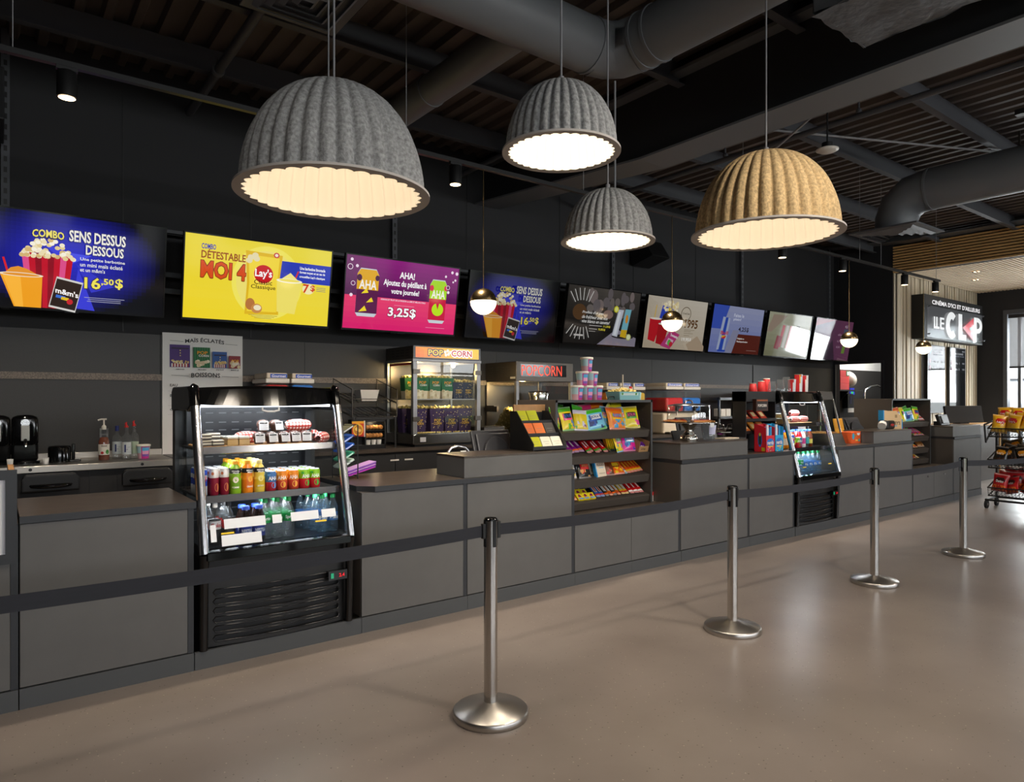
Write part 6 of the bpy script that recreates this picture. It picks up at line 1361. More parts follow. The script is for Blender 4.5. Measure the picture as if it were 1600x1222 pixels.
# ---------------------------------------------------------------- brochure box and wooden board
d = thing('brochure_box', 'black stepped box of folded brochures on the first raised ledge', 'brochure box', (3.345, 4.13, ZR - .001))
sx = .345
for x in (0, sx - .008): MB().prism([(0, 0), (.30, 0), (.30, .31), (.22, .31), (.0, .055)], 'x', x, x + .008).build('side', 'black', d)
MB().box(.008, .29, 0, sx - .008, .30, .30).box(.008, .0, 0, sx - .008, .29, .008).build('back_panel', 'black', d)
for k in range(3):
    y0, z0 = .0 + .085 * k, .0 + .10 * k; MB().box(.008, y0, z0, sx - .008, y0 + .008, z0 + .035).box(.008, y0, z0, sx - .008, y0 + .085, z0 + .006).build('step', 'black', d)
for (k, i, n, c, l) in ((2, 0, 3, 'c8c81e', 'lime brochure on the top step, by the register'), (2, 1, 3, 'bcc01c', 'lime brochure on the top step, in the middle'), (1, 0, 3, 'e8763a', 'orange brochure by the register side'), (1, 1, 3, 'ec7c3e', 'orange brochure next to the dark ones'), (1, 2, 3, '4a4642', 'dark photo brochure on the middle step'), (0, 0, 3, 'c4c420', 'lime brochure on the bottom step'), (0, 1, 3, 'ece6d0', 'cream brochure next to the lime one, bottom step'), (0, 2, 3, 'f0ead6', 'cream brochure by the candy shelves, bottom step')):
    b = thing('brochure', l, 'brochure', (3.345 + .014 + i * .108, 4.13 + .085 * k + .012, ZR + .10 * k + .006), group='brochures in the stepped box', rot=(-.55, 0, 0)); mb = MB().box(0, 0, 0, .10, .006, .125 if k else .115, c).box(.01, .006, 0, .095, .010, .12, c); mb.build('folded_sheet', 'paper', b)
    a = Art(fn=lambda x, z, y: (x, y - .0006, z)); a.rect(.02, .07, .08, .075, mix(c, '8a8a80', .5)); a.rect(.03, .05, .07, .054, mix(c, '8a8a80', .5)); a.build('print', 'paper', b, fix=False)
d = thing('wooden_board', 'plain wooden board standing behind the brochure box', 'board', (3.395, 4.445, ZT)); MB().box(0, 0, 0, .335, .02, .515).build('board', 'wood', d, bevel=.003); a = Art(fn=lambda x, z, y: (x, y - .001, z)); a.rect(.13, .42, .22, .423, '8a6238'); a.rect(.15, .405, .20, .408, '8a6238'); a.ell(.175, .445, .012, .01, '9a7040', 12); a.build('engraving', 'paper', d, fix=False)
# ---------------------------------------------------------------- leaflet rack beside the first cooler
d = thing('leaflet_rack', 'slim black wire leaflet rack between the big cooler and the first register', 'rack', (1.93, 4.50, ZT)); mb = MB()
for (x, y) in ((0, 0), (.12, 0), (0, .16), (.12, .16)): mb.tube([(x, y, 0), (x, y, .38)], .004, 6)
for z in (.02, .12, .21, .30, .38): mb.tube([(0, 0, z), (.12, 0, z), (.12, .16, z), (0, .16, z)], .003, 6, closed=True)
mb.build('wire_frame', 'black', d)
for k, (z, c, l) in enumerate(((.335, '6a6850', 'olive leaflet at the top of the wire rack'), (.265, '1e58c0', 'upper blue leaflet in the wire rack'), (.205, '2060c8', 'lower blue leaflet in the wire rack'), (.145, '3cb088', 'upper green leaflet in the wire rack'), (.095, 'c8d8cc', 'pale green leaflet in the wire rack'))):
    b = thing('leaflet', l, 'leaflet', (1.935, 4.50, ZT + z - .02), group='leaflets in the wire rack', rot=(0, -.55, 0)); MB().box(0, .006, 0, .11, .15, .014, c).build('sheets', 'paper', b)
    MB().box(.02, .0055, .003, .10, .006, .011, mix(c, 'f4f4f4', .6)).build('print', 'paper', b)
b = thing('leaflet', 'fanned purple leaflets at the foot of the wire rack', 'leaflet', (1.99, 4.50, ZT + .02), group='leaflets in the wire rack', rot=(0, -.25, 0)); mb = MB()
for k in range(5): mb.box(.0, .01 + .004 * k, .008 * k, .21 + .005 * k, .14, .008 * k + .005, ('c83ac0', '8a30b8', 'd8a8dc', '7a2cb0', 'c89ad8')[k])
mb.build('sheets', 'paper', b)
# ---------------------------------------------------------------- cake stand
d = thing('cake_stand', 'silver cake stand of pizza slices under a clear dome', 'cake stand', (5.40, 4.26, ZR))
MB().lathe([(.085, 0), (.09, .012), (.082, .05), (.06, .065), (.035, .095), (.04, .115), (.075, .150), (.08, .165), (.14, .172), (.27, .176), (.272, .184), (.0001, .182)], n=48).build('pedestal', 'chrome', d)
MB().lathe([(.21, .186), (.205, .32), (.20, .34)], n=40, caps=False).build('clear_dome', 'dome', d)
MB().lathe([(.202, .338), (.204, .345), (.12, .360), (.0001, .364)], n=40, caps=False).build('dome_lid', 'alu', d)
MB().tube([(-.06, 0, .358), (-.045, 0, .385), (0, 0, .395), (.045, 0, .385), (.06, 0, .358)], .008, 10).build('lid_handle', 'chrome', d)
B(-.03, -.2725, .14, .03, -.270, .18, 'd8d8da').build('price_tag', 'paper', d)
for k in range(6):
    t = 2 * PI * k / 6 + .2; cx_, cy_ = .13 * math.cos(t), .13 * math.sin(t)
    b = thing('pizza_slice', ['pizza slice on the cake stand, edge towards the tip cup', 'pizza slice at the back of the cake stand, towards the tip cup', 'pizza slice at the back of the cake stand, towards the candy shelves', 'pizza slice on the cake stand, edge towards the candy shelves', 'pizza slice at the front of the cake stand, towards the candy shelves', 'pizza slice at the front of the cake stand, towards the tip cup'][k], 'pizza slice', (5.40 + cx_ * .25, 4.26 + cy_ * .25, ZR + .1845), t, 'pizza slices on the cake stand')
    MB().prism([(.0, 0), (.20, -.095), (.215, 0), (.20, .095)], 'z', 0, .012).build('slice', 'pastry', b, bevel=.003)
    mb = MB().prism([(.02, 0), (.175, -.08), (.18, .08)], 'z', .012, .018, 'd8843c')
    for (x, y) in ((.09, 0), (.15, -.04), (.15, .045)): mb.lathe([(.018, .018), (.018, .022), (.0001, .023)], x, y, n=12, c='c0402c')
    mb.build('topping', 'paper', b)
d = thing('tip_cup', 'clear tip cup with a pale label on the ledge below the cake stand', 'cup', (5.68, 4.24, ZR)); MB().lathe([(.055, 0), (.075, .155), (.073, .155), (.053, .004)], n=24, caps=False).lathe([(.0001, .003), (.055, .003)], n=24, caps=False).build('cup_wall', 'clear', d); mb = MB(); mb.grid(lambda u, v: ((.0635 + .012 * v) * math.cos(-2.4 + 1.5 * u), (.0635 + .012 * v) * math.sin(-2.4 + 1.5 * u), .055 + .09 * v), 8, 4, 'c8c8e4'); mb.build('label', 'paper', d)
d = thing('napkin_tray', 'flat cream tray on the ledge beside the tip cup', 'tray', (5.84, 4.16, ZR)); MB().box(0, 0, 0, .24, .12, .012).build('tray', 'cream', d, bevel=.003)
d = thing('glass_jar', 'small clear jar standing on the counter by the black candy box', 'jar', (6.20, 4.22, ZT)); MB().lathe([(.045, 0), (.05, .16), (.048, .16), (.042, .004)], n=20, caps=False).build('jar', 'clear', d)
d = thing('tea_kettle_set', 'polished steel dispenser with curved handles behind the tip cup', 'dispenser', (6.47, 4.60, ZT)); MB().box(-.13, -.1, 0, .13, .1, .19).build('body', 'chrome', d, bevel=.02); MB().box(-.13, -.1, .2, .13, .1, .235).build('lid', 'steel_flat', d, bevel=.012)
for x in (-.08, .08): MB().tube([(x - .05, 0, .23), (x - .03, 0, .275), (x + .03, 0, .275), (x + .05, 0, .24)], .01, 8).build('handle', 'chrome', d)
# ---------------------------------------------------------------- black candy dispenser, red and blue boxes
d = thing('candy_dispenser', 'tall black stepped dispenser against the second cooler', 'dispenser', (6.33, 4.25, ZT))
MB().box(0, .0, 0, .012, .17, .64).box(0, .16, 0, .56, .17, .64).box(.0, .0, .0, .56, .17, .012).box(0, 0, .53, .56, .17, .64).box(.548, 0, 0, .56, .17, .64).build('cabinet', 'black_soft', d, bevel=.003)
for z in (.20, .33): mb = MB(); mb.add([(.012, .02, z), (.548, .02, z), (.548, .16, z + .09), (.012, .16, z + .09)], [(0, 1, 2, 3)]); mb.box(.012, .0, z - .01, .548, .02, z + .02); mb.build('step', 'black', d)
for k, (x, z, c) in enumerate(((.03, .225, 'd8742c'), (.15, .225, 'e09030'), (.27, .225, 'c8682c'), (.03, .355, '8a3820'), (.15, .355, 'c83428'), (.27, .355, 'b83a24'))):
    b = thing('candy_packet', ('orange' if z < .3 else 'red') + ' packet in the black dispenser, ' + ('by its outer side' if x < .1 else 'in the middle' if x < .2 else 'touching the cooler') + (' of the lower step' if z < .3 else ' of the upper step'), 'packet', (6.33 + x * 1.3, 4.275, ZT + z - .02), group='packets in the black dispenser', rot=(-.75, 0, 0)); MB().box(0, .0, 0, .105, .012, .14, c).box(.02, -.001, .05, .085, 0, .11, 'f0d8a0').build('packet', 'paper', b, bevel=.002)
d = thing('popcorn_box', 'dark box lettered POPCORN hung on the black dispenser', 'box', (6.45, 4.205, ZT + .43)); MB().box(0, 0, 0, .22, .044, .13, '3a1c12').build('carton', 'paper', d, bevel=.002); a = Art(fn=lambda x, z, y: (x, y - .001, z)); a.rect(.02, .02, .20, .10, '181210'); a.text('POPCORN', .03, .045, .19, .075, 'e8dcd0', .06); a.rect(.01, .108, .21, .122, 'a8582c'); a.build('print', 'paper', d, fix=False)
def candybox(x, w, c1, c2, l, hue):
    d = thing('candy_box', l, 'candy box', (x, 4.085, ZT), group='upright candy boxes beside the second cooler')
    dp = .14
    MB().box(0, 0, 0, w, .004, .175, c1).box(0, dp - .004, 0, w, dp, .29, c1).box(0, 0, 0, w, dp, .004, c1).build('carton_front', 'paper', d)
    for x_ in (0, w - .003): MB().prism([(0, 0), (dp, 0), (dp, .30), (.0, .26)], 'x', x_, x_ + .003, c1).build('carton_side', 'paper', d)
    a = Art(fn=lambda u, z, y: (u, y - .001, z)); a.ell(w / 2, .10, w * .42, .045, '1c6ac8', 20); a.text('nerds', w * .16, .078, w * .84, .122, 'f4f0e8', .07, out='1a3a8a'); a.rect(w * .2, .055, w * .8, .066, 'f0d030')
    random.seed(hue)
    for k in range(10): a.ell(random.uniform(.1, .9) * w, random.uniform(.01, .05), .006, .007, random.choice(('f0c828', '38a848', 'e87ab0', c2)), 8)
    a.build('print', 'paper', d, fix=False)
    mb = MB()
    for k in range(5): mb.box(.008 + k * (w - .016) / 5, .03 + .01 * (k % 2), .01, .006 + (k + 1) * (w - .016) / 5, .045 + .01 * (k % 2), .245 + .02 * ((k * 7) % 3), (c1, '2a6ac8', 'f0f0f0', c2, '3aa0d8')[k])
    mb.build('candy_ropes', 'paper', d)
    a = Art(fn=lambda u, z, y: (-.001 + y, u, z)); a.ell(.07, .13, .025, .075, '1c6ac8', 18); a.rect(.055, .08, .085, .18, '2a3a30'); a.rect(.06, .17, .08, .2, 'e8c828'); a.rect(.01, .01, .05, .05, 'b8b020'); a.build('side_print', 'paper', d, fix=False)
candybox(6.44, .165, 'd41e30', '38a0d8', 'red upright candy box on the counter beside the second cooler', 4); candybox(6.612, .155, '28a8dc', 'd82838', 'blue upright candy box next to the red one, touching the cooler side', 5)
# ---------------------------------------------------------------- glass warmer and cartons beyond the second cooler
d = thing('glass_warmer', 'small leaning glass warmer framed in steel beside the second cooler', 'warmer', (7.93, 4.13, ZT)); gw = .285; yy_ = lambda z: .02 + .16 * z / .65
MB().prism([(.0, 0), (.36, 0), (.36, .14), (yy_(.14), .14)], 'x', 0, gw).build('base', 'steel_dark', d, bevel=.004); MB().prism([(yy_(.55), .55), (.36, .55), (.36, .65), (yy_(.65), .65)], 'x', 0, gw).build('hood', 'steel_dark', d, bevel=.004)
for x in (0, gw - .02): MB().tube([(x + .01, yy_(.14) + .01, .14), (x + .01, yy_(.55) + .01, .56)], .012, 10).build('post', 'steel', d); MB().box(x, .34, .14, x + .02, .36, .55).build('rear_post', 'steel_dark', d)
for x in (.002, gw - .008): MB().prism([(yy_(.14), .14), (.35, .14), (.35, .55), (yy_(.55), .55)], 'x', x, x + .006).build('side_glass', 'glass', d)
MB().prism([(yy_(.14), .14), (yy_(.14) + .006, .14), (yy_(.55) + .006, .55), (yy_(.55), .55)], 'x', .02, gw - .02).build('front_glass', 'glass', d)
MB().tube([(gw / 2, .25, .14), (gw / 2, .25, .55)], .008, 8).tube([(.06, .25, .42), (gw - .06, .25, .42)], .005, 6).tube([(.06, .25, .30), (gw - .06, .25, .30)], .005, 6).build('rack', 'chrome', d)
B(.03, .10, .141, gw - .03, .32, .16).build('tray', 'pastry', d)
d = thing('chip_carton', 'orange snack carton on the counter beside the third register ledge', 'carton', (8.52, 4.22, ZT)); MB().box(0, 0, 0, .235, .16, .145, 'e85a1c').build('carton', 'paper', d, bevel=.003); a = Art(fn=lambda x, z, y: (x, y - .001, z)); a.text('bites', .10, .03, .16, .055, 'f0e060', .05); a.ell(.045, .09, .03, .04, '38a8d0', 16); a.poly([(.13, .13), (.22, .13), (.20, .10), (.15, .10)], 'f4f0ec'); a.ell(.19, .04, .02, .02, '3aa0a8', 14); a.ell(.10, .10, .012, .012, '5ab048', 10); a.build('print', 'paper', d, fix=False)
d = thing('paper_envelope', 'yellow folded packet leaning behind the orange carton', 'packet', (8.62, 4.44, ZT), rot=(-.2, 0, 0)); MB().box(0, 0, 0, .22, .015, .31, 'e0a028').box(0, -.004, .18, .2, 0, .30, 'c88a20').build('packet', 'paper', d, bevel=.003)
d = thing('napkin_box', 'white and orange box behind the glass warmer', 'box', (8.26, 4.76, ZT)); MB().box(0, 0, 0, .22, .02, .22, 'e8e4e0').box(0, -.002, 0, .22, 0, .08, 'd8642c').build('carton', 'paper', d)
d = thing('chocolate_box', 'tall kraft chocolate box lettered on the ledge by the smaller candy shelves', 'candy box', (9.57, 4.30, ZR), -.7); MB().box(0, 0, 0, .23, .01, .17, 'd8b88a').prism([(0, .17), (.23, .17), (.17, .225), (0, .25)], 'y', 0, .01, 'd8b88a').box(-.012, 0, 0, 0, .14, .25, '2a98d8').box(.23, 0, 0, .242, .14, .13, '2a98d8').box(0, .13, 0, .23, .14, .24, 'd8b88a').box(0, 0, 0, .23, .14, .004, 'd8b88a').build('carton', 'paper', d); a = Art(fn=lambda x, z, y: (x, y - .001, z)); a.text("HERSHEY'S", .02, .055, .21, .10, '3a2018', .07); a.rect(.06, .035, .17, .045, '2a98d8'); a.rect(.14, .15, .17, .19, 'a88a60'); a.rect(-.012, .0, .0, .25, '2a98d8'); a.build('print', 'paper', d, fix=False)
mb = MB()
for k in range(4): mb.box(.01 + .054 * k, .03, .006, .056 + .054 * k, .115, .13, 'e8ddd0')
mb.build('bars', 'paper', d)
# ---------------------------------------------------------------- candy shelf units
YS1 = 4.33
def candy_unit(x0, w, z0, ztop, label, lips):
    d = thing('candy_shelf', label, 'shelf unit', (x0, YS1, z0), group='candy shelf units'); H = ztop - z0; dp = .52
    for x, nm in ((0, 'side'), (w - .022, 'side')): MB().box(x, 0, 0, x + .022, dp, H).build(nm, 'panel_side', d, bevel=.001)
    MB().box(-.001, -.002, 0, .023, 0, H).box(w - .023, -.002, 0, w + .001, 0, H).box(0, -.002, H - .022, w, 0, H).build('edge_band', 'kick', d)
    MB().box(.022, 0, H - .022, w - .022, dp, H).build('top', 'panel_side', d); MB().box(.022, dp - .012, 0, w - .022, dp, H - .022).build('back', 'trim', d)
    for z in lips:
        zz = z - z0
        MB().prism([(.012, zz - .008), (.03, zz - .07), (.04, zz - .07), (.026, zz - .004), (dp - .012, zz + .115), (dp - .012, zz + .125), (.02, zz + .0)], 'x', .023, w - .023).build('sloping_shelf', 'panel_side', d)
    mb = MB()
    for k in range(10):
        for y in (.1, .34): mb.tube([(w - .0215, y, .1 + k * .085), (w - .0235, y, .1 + k * .085)], .004, 6)
    mb.build('peg_holes', 'duct', d); return d
LIPS1 = (1.205, 0.995, .785, .595); Z01 = .52
candy_unit(3.745, 1.205, Z01, 1.483, 'charcoal shelf unit full of candy between the first register and the cake stand', LIPS1)
LIPS2 = (1.15, .935, .76, .605)
candy_unit(9.86, 1.26, .52, 1.49, 'smaller-looking charcoal candy shelf unit beyond the third register', LIPS2)
shz = lambda lip, y: lip + .0 + (y - .026) * .2446           # height of the sloping shelf at depth y
def bag(w, h, t, cols, label, seed, group, logo=None):
    """pillow bag standing on its lower seam: colour bands, a logo patch and coloured spots"""
    d = thing('candy_bag', label, 'candy bag', group=group); random.seed(seed); mb = MB(); nu, nv = 12, 14
    c0, c1, c2, c3 = cols; blobs = [(random.uniform(.1, .9), random.uniform(.08, .42), random.uniform(.07, .14), random.choice((c2, c3, c1))) for _ in range(6)]
    def colf(front):
        def f(u, v):
            if v > .93 or v < .06: return mix(c1, 'ffffff', .25)
            if front:
                if logo and .16 < u < .84 and .46 < v < .74: return logo if (.22 < u < .78 and .5 < v < .70) else c2
                for (bx, bz, r, c) in blobs:
                    if (u - bx) ** 2 + ((v - bz) * h / w) ** 2 < r * r: return c
            return c1 if v > .76 else c0
        return f
    wob = [random.uniform(-.004, .004) for _ in range(8)]
    def P(sg):
        def f(u, v):
            q = (4 * u * (1 - u)) ** .55 * (4 * v * (1 - v)) ** .6; k = 1 - .06 * math.sin(PI * v) 
            return ((u - .5) * w * k, sg * t / 2 * q + wob[int(u * 7)] * math.sin(PI * v), v * h)
        return f
    mb.grid(P(-1), nu, nv, cfn=colf(True)); mb.grid(P(1), nu, nv, cfn=colf(False)); mb.build('pouch', 'foil', d, fix=False)
    if logo:
        a = Art(eps=.0003, fn=lambda x, z, y: (x, -t / 2 * .97 + y - .001, z)); a.text(label_word(seed), -w * .27, h * .53, w * .27, h * .67, c3 if c3 != logo else '202020', .07); a.build('lettering', 'paper', d, fix=False)
    return d
def label_word(s): return ('SOUR', 'JOLLY', 'REESE', 'SOUR', 'LOLLY', 'FRUIT')[s % 6]
def bar(w, h, t, cols, label, group, seed=0):
    d = thing('candy_bar', label, 'candy bar', group=group); mb = MB(); c0, c1, c2 = cols
    def colf(u, v):
        if v > .94 or v < .06: return mix(c0, 'c8c8c8', .4)
        return c1 if .22 < u < .78 and .28 < v < .78 else (c2 if v < .2 else c0)
    for sg in (-1, 1): mb.grid(lambda u, v: ((u - .5) * w, sg * t / 2 * (4 * u * (1 - u)) ** .4 * (4 * v * (1 - v)) ** .25, v * h), 6, 10, cfn=colf if sg < 0 else (lambda u, v: c0))
    mb.build('wrapper', 'foil', d, fix=False)
    a = Art(eps=.0003, fn=lambda x, z, y: (x, -t / 2 - .0008 + y, z)); random.seed(seed)
    a.rect(-w * .14, h * .34, w * .10, h * .72, 'f4f0e8' if seed % 2 == 0 else c2); a.build('mark', 'paper', d, fix=False); return d
def lay(o, x, y, lip, label, lean, rz=0.0, roll=None, lift=0.0):
    """stand or lay a packet on the sloping shelf; lean is the backward tilt"""
    yy = y; z = shz(lip, yy) + lift
    if o.name not in NEW: NEW[o.name] = 1; q = o; q['label'] = label
    else: q = dup(o, label=label)
    x = 3.745 + (x - 3.585) * 1.0255 if x < 7 else 9.86 + (x - 9.62) * 1.235
    if roll is None: roll = random.uniform(-.12, .12) if q.name.startswith('candy_bag') else 0
    roll *= 2 if y > .12 else 1
    if yy > .27 and q.name.startswith('candy_bag'): q.scale = (.82, .82, .82)
    q.location = (x, YS1 + yy, z); q.rotation_euler = (-lean, roll, rz); return q
GA = 'candy on the sloping shelves'
Lp = LIPS1[0]
sour = bag(.165, .215, .055, ('f2d81c', '62c030', 'e8408a', '3a78d0'), 'x', 0, GA, '1c1c1c'); grape = bag(.15, .19, .05, ('e8d028', 'd8d4e8', '7a3a98', '48a040'), 'x', 5, GA)
grn = bag(.16, .205, .05, ('48b82c', '58c838', 'c83048', '2878d0'), 'x', 3, GA); joly = bag(.24, .20, .06, ('78c8e8', '48c028', '2858b8', '2a3a7a'), 'x', 1, GA, 'f4f4f8')
reese = bag(.22, .215, .06, ('f08a1c', 'e8641c', 'f4c828', '3aa0d8'), 'x', 2, GA, 'e8501c'); blu = bag(.14, .20, .05, ('48b0e0', '88c8e8', 'f0c828', 'e85890'), 'x', 5, GA, 'f0f0f4'); yel = bag(.16, .215, .055, ('f0dc20', 'e8d41c', '48a838', 'e04890'), 'x', 0, GA, '202020'); pinkb = bag(.18, .20, .05, ('e0407a', 'd83068', 'f4f0f0', '58b0e0'), 'x', 4, GA)
lay(sour, 3.80, .07, Lp, 'yellow sour candy bag at the front of the top shelf, by the register', .30, .1); lay(sour, 3.73, .20, Lp, 'yellow sour candy bag behind another, touching the shelf side', .3, -.1); lay(sour, 3.84, .29, Lp, 'green-topped yellow candy bag at the back of the top shelf', .25, .2)
lay(grape, 3.93, .06, Lp, 'yellow bag with grape print, front of the top shelf', .32, -.15); lay(grn, 3.99, .17, Lp, 'green candy bag behind the grape printed one', .25, .15); lay(grn, 3.90, .36, Lp, 'green candy bag at the very back of the top shelf', .2, -.2)
lay(joly, 4.12, .055, Lp, 'wide blue and green hard candy bag, front of the top shelf', .33, 0); lay(pinkb, 4.17, .22, Lp, 'pink candy bag behind the wide blue and green one', .25, .1)
lay(reese, 4.36, .05, Lp, 'big orange candy bag, front middle of the top shelf', .33, .03); lay(reese, 4.29, .24, Lp, 'orange candy bag standing behind the big one', .2, -.1); lay(reese, 4.18, .36, Lp, 'orange candy bag poking up highest at the back', .12, .25)
lay(blu, 4.485, .10, Lp, 'blue candy bag between the orange and yellow ones', .3, .1); lay(blu, 4.42, .33, Lp, 'blue and yellow candy bag at the back of the top shelf', .2, 0)
lay(yel, 4.575, .07, Lp, 'yellow candy bag, front, leaning to the shelf end', .32, -.35); lay(yel, 4.56, .23, Lp, 'yellow candy bag, rear, near the shelf end', .2, .1)
lay(sour, 3.67, .08, Lp, 'yellow sour candy bag squeezed into the near end of the top shelf', .2, .5)
lay(grn, 4.05, .30, Lp, 'green candy bag leaning at the back, behind the hard candy bag', .05, -.3, .3); lay(yel, 4.47, .22, Lp, 'yellow candy bag behind the blue one', .1, .4, -.3); lay(joly, 4.33, .40, Lp, 'blue and green bag at the very back, middle of the top shelf', .05, .1)
lay(blu, 4.27, .12, Lp, 'blue candy bag wedged beside the big orange one', .25, -.5, .15)
drk = bar(.05, .20, .02, ('7a1420', 'a82030', 'd8c8c8'), 'x', GA, 1)
for k in range(3): lay(drk, 4.655 + .03 * k, .10 + .05 * k, Lp, 'dark red candy stick at the end of the top shelf, %s of three' % ORD[k], .9, -.5, lift=.012)
Lp = LIPS1[1]
lol = bar(.062, .22, .022, ('8a1c8c', 'b02ca0', 'e8702c'), 'x', GA, 2); ski = bar(.050, .21, .022, ('b8141c', 'd82028', '3aa030'), 'x', GA, 4)
for k in range(5): lay(lol, 3.70 + .068 * k, .05 + .012 * k, Lp, 'magenta candy bar on the second shelf, %s from the register' % ORD[k], 1.05, -.12, lift=.014)
for k in range(6): lay(ski, 4.02 + .050 * k, .05 + .03 * (k % 2), Lp, 'red candy bar on the second shelf, %s from the magenta ones' % ORD[k], 1.05, -.15, lift=.014)
for k in range(6): lay(lol, 3.66 + .07 * k, .24 + .01 * (k % 2), Lp, 'magenta candy bar in the upper rank of the second shelf, %s along' % ORD[k], 1.08, -.1, lift=.02)
for k in range(4): lay(ski, 4.06 + .06 * k, .25, Lp, 'red candy bar in the upper rank of the second shelf, %s along' % ORD[k], 1.08, -.15, lift=.02)
tal = bag(.15, .19, .022, ('f0d028', '48a8d8', 'e05a90', '58b848'), 'x', 5, GA, 'f0f4f8')
for k in range(4): lay(tal, 4.30 + .024 * k, .12, Lp, 'upright yellow and blue candy packet, %s of a tight row on the second shelf' % ORD[k], .3, 1.0)
lay(tal, 4.42, .06, Lp, 'yellow and blue candy packet facing forward at the end of its row', .35, .2)
lay(bag(.19, .19, .055, ('e0189a', 'd81888', '48a8d8', '2858b8'), 'x', 1, GA, 'f4f4f8'), 4.535, .06, Lp, 'hot pink hard candy bag on the second shelf', .33, 0)
d = thing('snack_carton', 'open kraft carton on the second candy shelf', 'carton', (4.785, 4.355, shz(Lp, .026)), group=None, rot=(.24, 0, 0)); MB().box(0, 0, 0, .13, .004, .055).box(0, .2, 0, .13, .204, .14).box(0, 0, 0, .004, .2, .10).box(.126, 0, 0, .13, .2, .10).box(0, 0, 0, .13, .2, .004).build('carton', 'kraft', d); a = Art(fn=lambda x, z, y: (x, y - .001, z)); a.text('crisp', .03, .015, .09, .04, '4a3420', .05); a.build('print', 'paper', d, fix=False)
brn = bag(.085, .11, .03, ('8a5a2c', 'a8743c', 'e8d8b8', '5a3418'), 'x', 5, GA)
for k, (x, y) in enumerate(((4.635, .08), (4.665, .14), (4.69, .07))): lay(brn, x, y, Lp, 'brown chocolate packet in the kraft carton, ' + ('front', 'rear', 'at its side')[k], .6, .3 * k - .3, lift=.01)
pur = bag(.08, .10, .03, ('5a1c80', '6a2890', 'c8b8d8', 'e8e0f0'), 'x', 4, GA)
for k in range(2): lay(pur, 4.70 + .0 * k, .04 + .1 * k, Lp, 'purple candy packet at the end of the second shelf, ' + ('front', 'rear')[k], .7, -.3, lift=.01)
Lp = LIPS1[2]
mm = bag(.17, .17, .05, ('e8e4e0', '5a3020', '2870c8', 'e8c828'), 'x', 2, GA, '4a2818'); nut = bag(.17, .18, .05, ('1c1a1a', '28201c', 'c82028', 'd8a060'), 'x', 1, GA, 'c82028')
lay(mm, 3.80, .06, Lp, 'white and brown chocolate bag on the third shelf by the register', .35, .05); lay(mm, 3.76, .2, Lp, 'white and brown chocolate bag behind another on the third shelf', .3, 0); lay(nut, 3.98, .06, Lp, 'black and red nut candy bag on the third shelf', .38, .1); lay(nut, 3.95, .2, Lp, 'black and red nut candy bag one row back', .3, -.1)
d0 = thing('chocolate_packet', 'x', 'candy packet', group=GA); MB().box(-.07, 0, 0, .07, .03, .19, 'ecdcc4').box(-.0705, -.001, 0, -.055, .031, .19, '2a98d8').box(-.07, .0, .175, .07, .03, .191, '2a98d8').build('carton', 'paper', d0, bevel=.003); a = Art(fn=lambda x, z, y: (x, y - .0015, z)); a.text('KISSES', -.04, .10, .06, .125, '5a3420', .06); a.rect(-.02, .08, .04, .085, '48a8d8'); a.rect(-.03, .03, .05, .035, 'a89880'); a.build('print', 'paper', d0, fix=False)
for k in range(3): lay(d0, 4.175 - .035 * k, .06 + .075 * k, Lp, 'cream and blue chocolate packet on the third shelf, ' + ('front', 'middle', 'rear')[k] + ' of three', .28, .12)
lay(bag(.12, .15, .05, ('6a3418', '8a4420', 'd8b078', 'c82028'), 'x', 3, GA), 4.285, .07, Lp, 'brown and red chocolate bag between the cream packets and the orange ones', .5, -.1)
orb = bag(.14, .18, .03, ('e8681c', 'e05a18', '7a3a1c', 'f0c828'), 'x', 2, GA, 'f0c020'); lay(orb, 4.385, .055, Lp, 'flat orange chocolate pack on the third shelf', .8, -.15, lift=.01); lay(orb, 4.36, .18, Lp, 'orange and lime chocolate pack one row back on the third shelf', .7, .1, lift=.01)
ree = bar(.046, .21, .022, ('e85a18', 'c8301c', 'f0c020'), 'x', GA, 3); kk = bar(.03, .20, .016, ('38a0d0', 'e8681c', 'e8e0d8'), 'x', GA, 2)
for k in range(2): lay(kk, 4.445 + .03 * k, .05, Lp, 'slim blue and orange bar on the third shelf, ' + ('first' if k == 0 else 'second') + ' of the pair', 1.05, -.12, lift=.012)
for k in range(5): lay(ree, 4.515 + .048 * k, .055 + .008 * k, Lp, 'orange bar with a yellow foot on the third shelf, %s from the slim ones' % ORD[k], 1.05, -.15, lift=.014)
for k in range(4): lay(ree, 4.50 + .055 * k, .24, Lp, 'orange bar in the upper rank of the third shelf, %s along' % ORD[k], 1.1, -.1, lift=.02)
Lp = LIPS1[3]
yb = bar(.05, .2, .02, ('e8c01c', 'f0a020', 'f4f0e8'), 'x', GA, 0); ob = bar(.058, .22, .022, ('f08a28', 'e86c1c', 'd85a18'), 'x', GA, 1)
lay(yb, 3.72, .05, Lp, 'yellow bar at the register end of the bottom shelf', 1.05, -.1, lift=.012)
for k in range(2): lay(ob, 3.785 + .06 * k, .05, Lp, 'orange bar on the bottom shelf, ' + ('next to the yellow bar' if k == 0 else 'next to the yellow boxes'), 1.05, -.1, lift=.014)
yx = thing('candy_carton', 'x', 'candy carton', group=GA); MB().box(-.032, 0, 0, .032, .03, .075, 'f0d81c').build('carton', 'paper', yx, bevel=.002); a = Art(fn=lambda x, z, y: (x, y - .001, z)); a.poly([(-.018, .03), (.018, .03), (.01, .06), (-.008, .062)], '8a1c4a'); a.rect(-.025, .005, .025, .022, '6aa0d8'); a.build('print', 'paper', yx, fix=False)
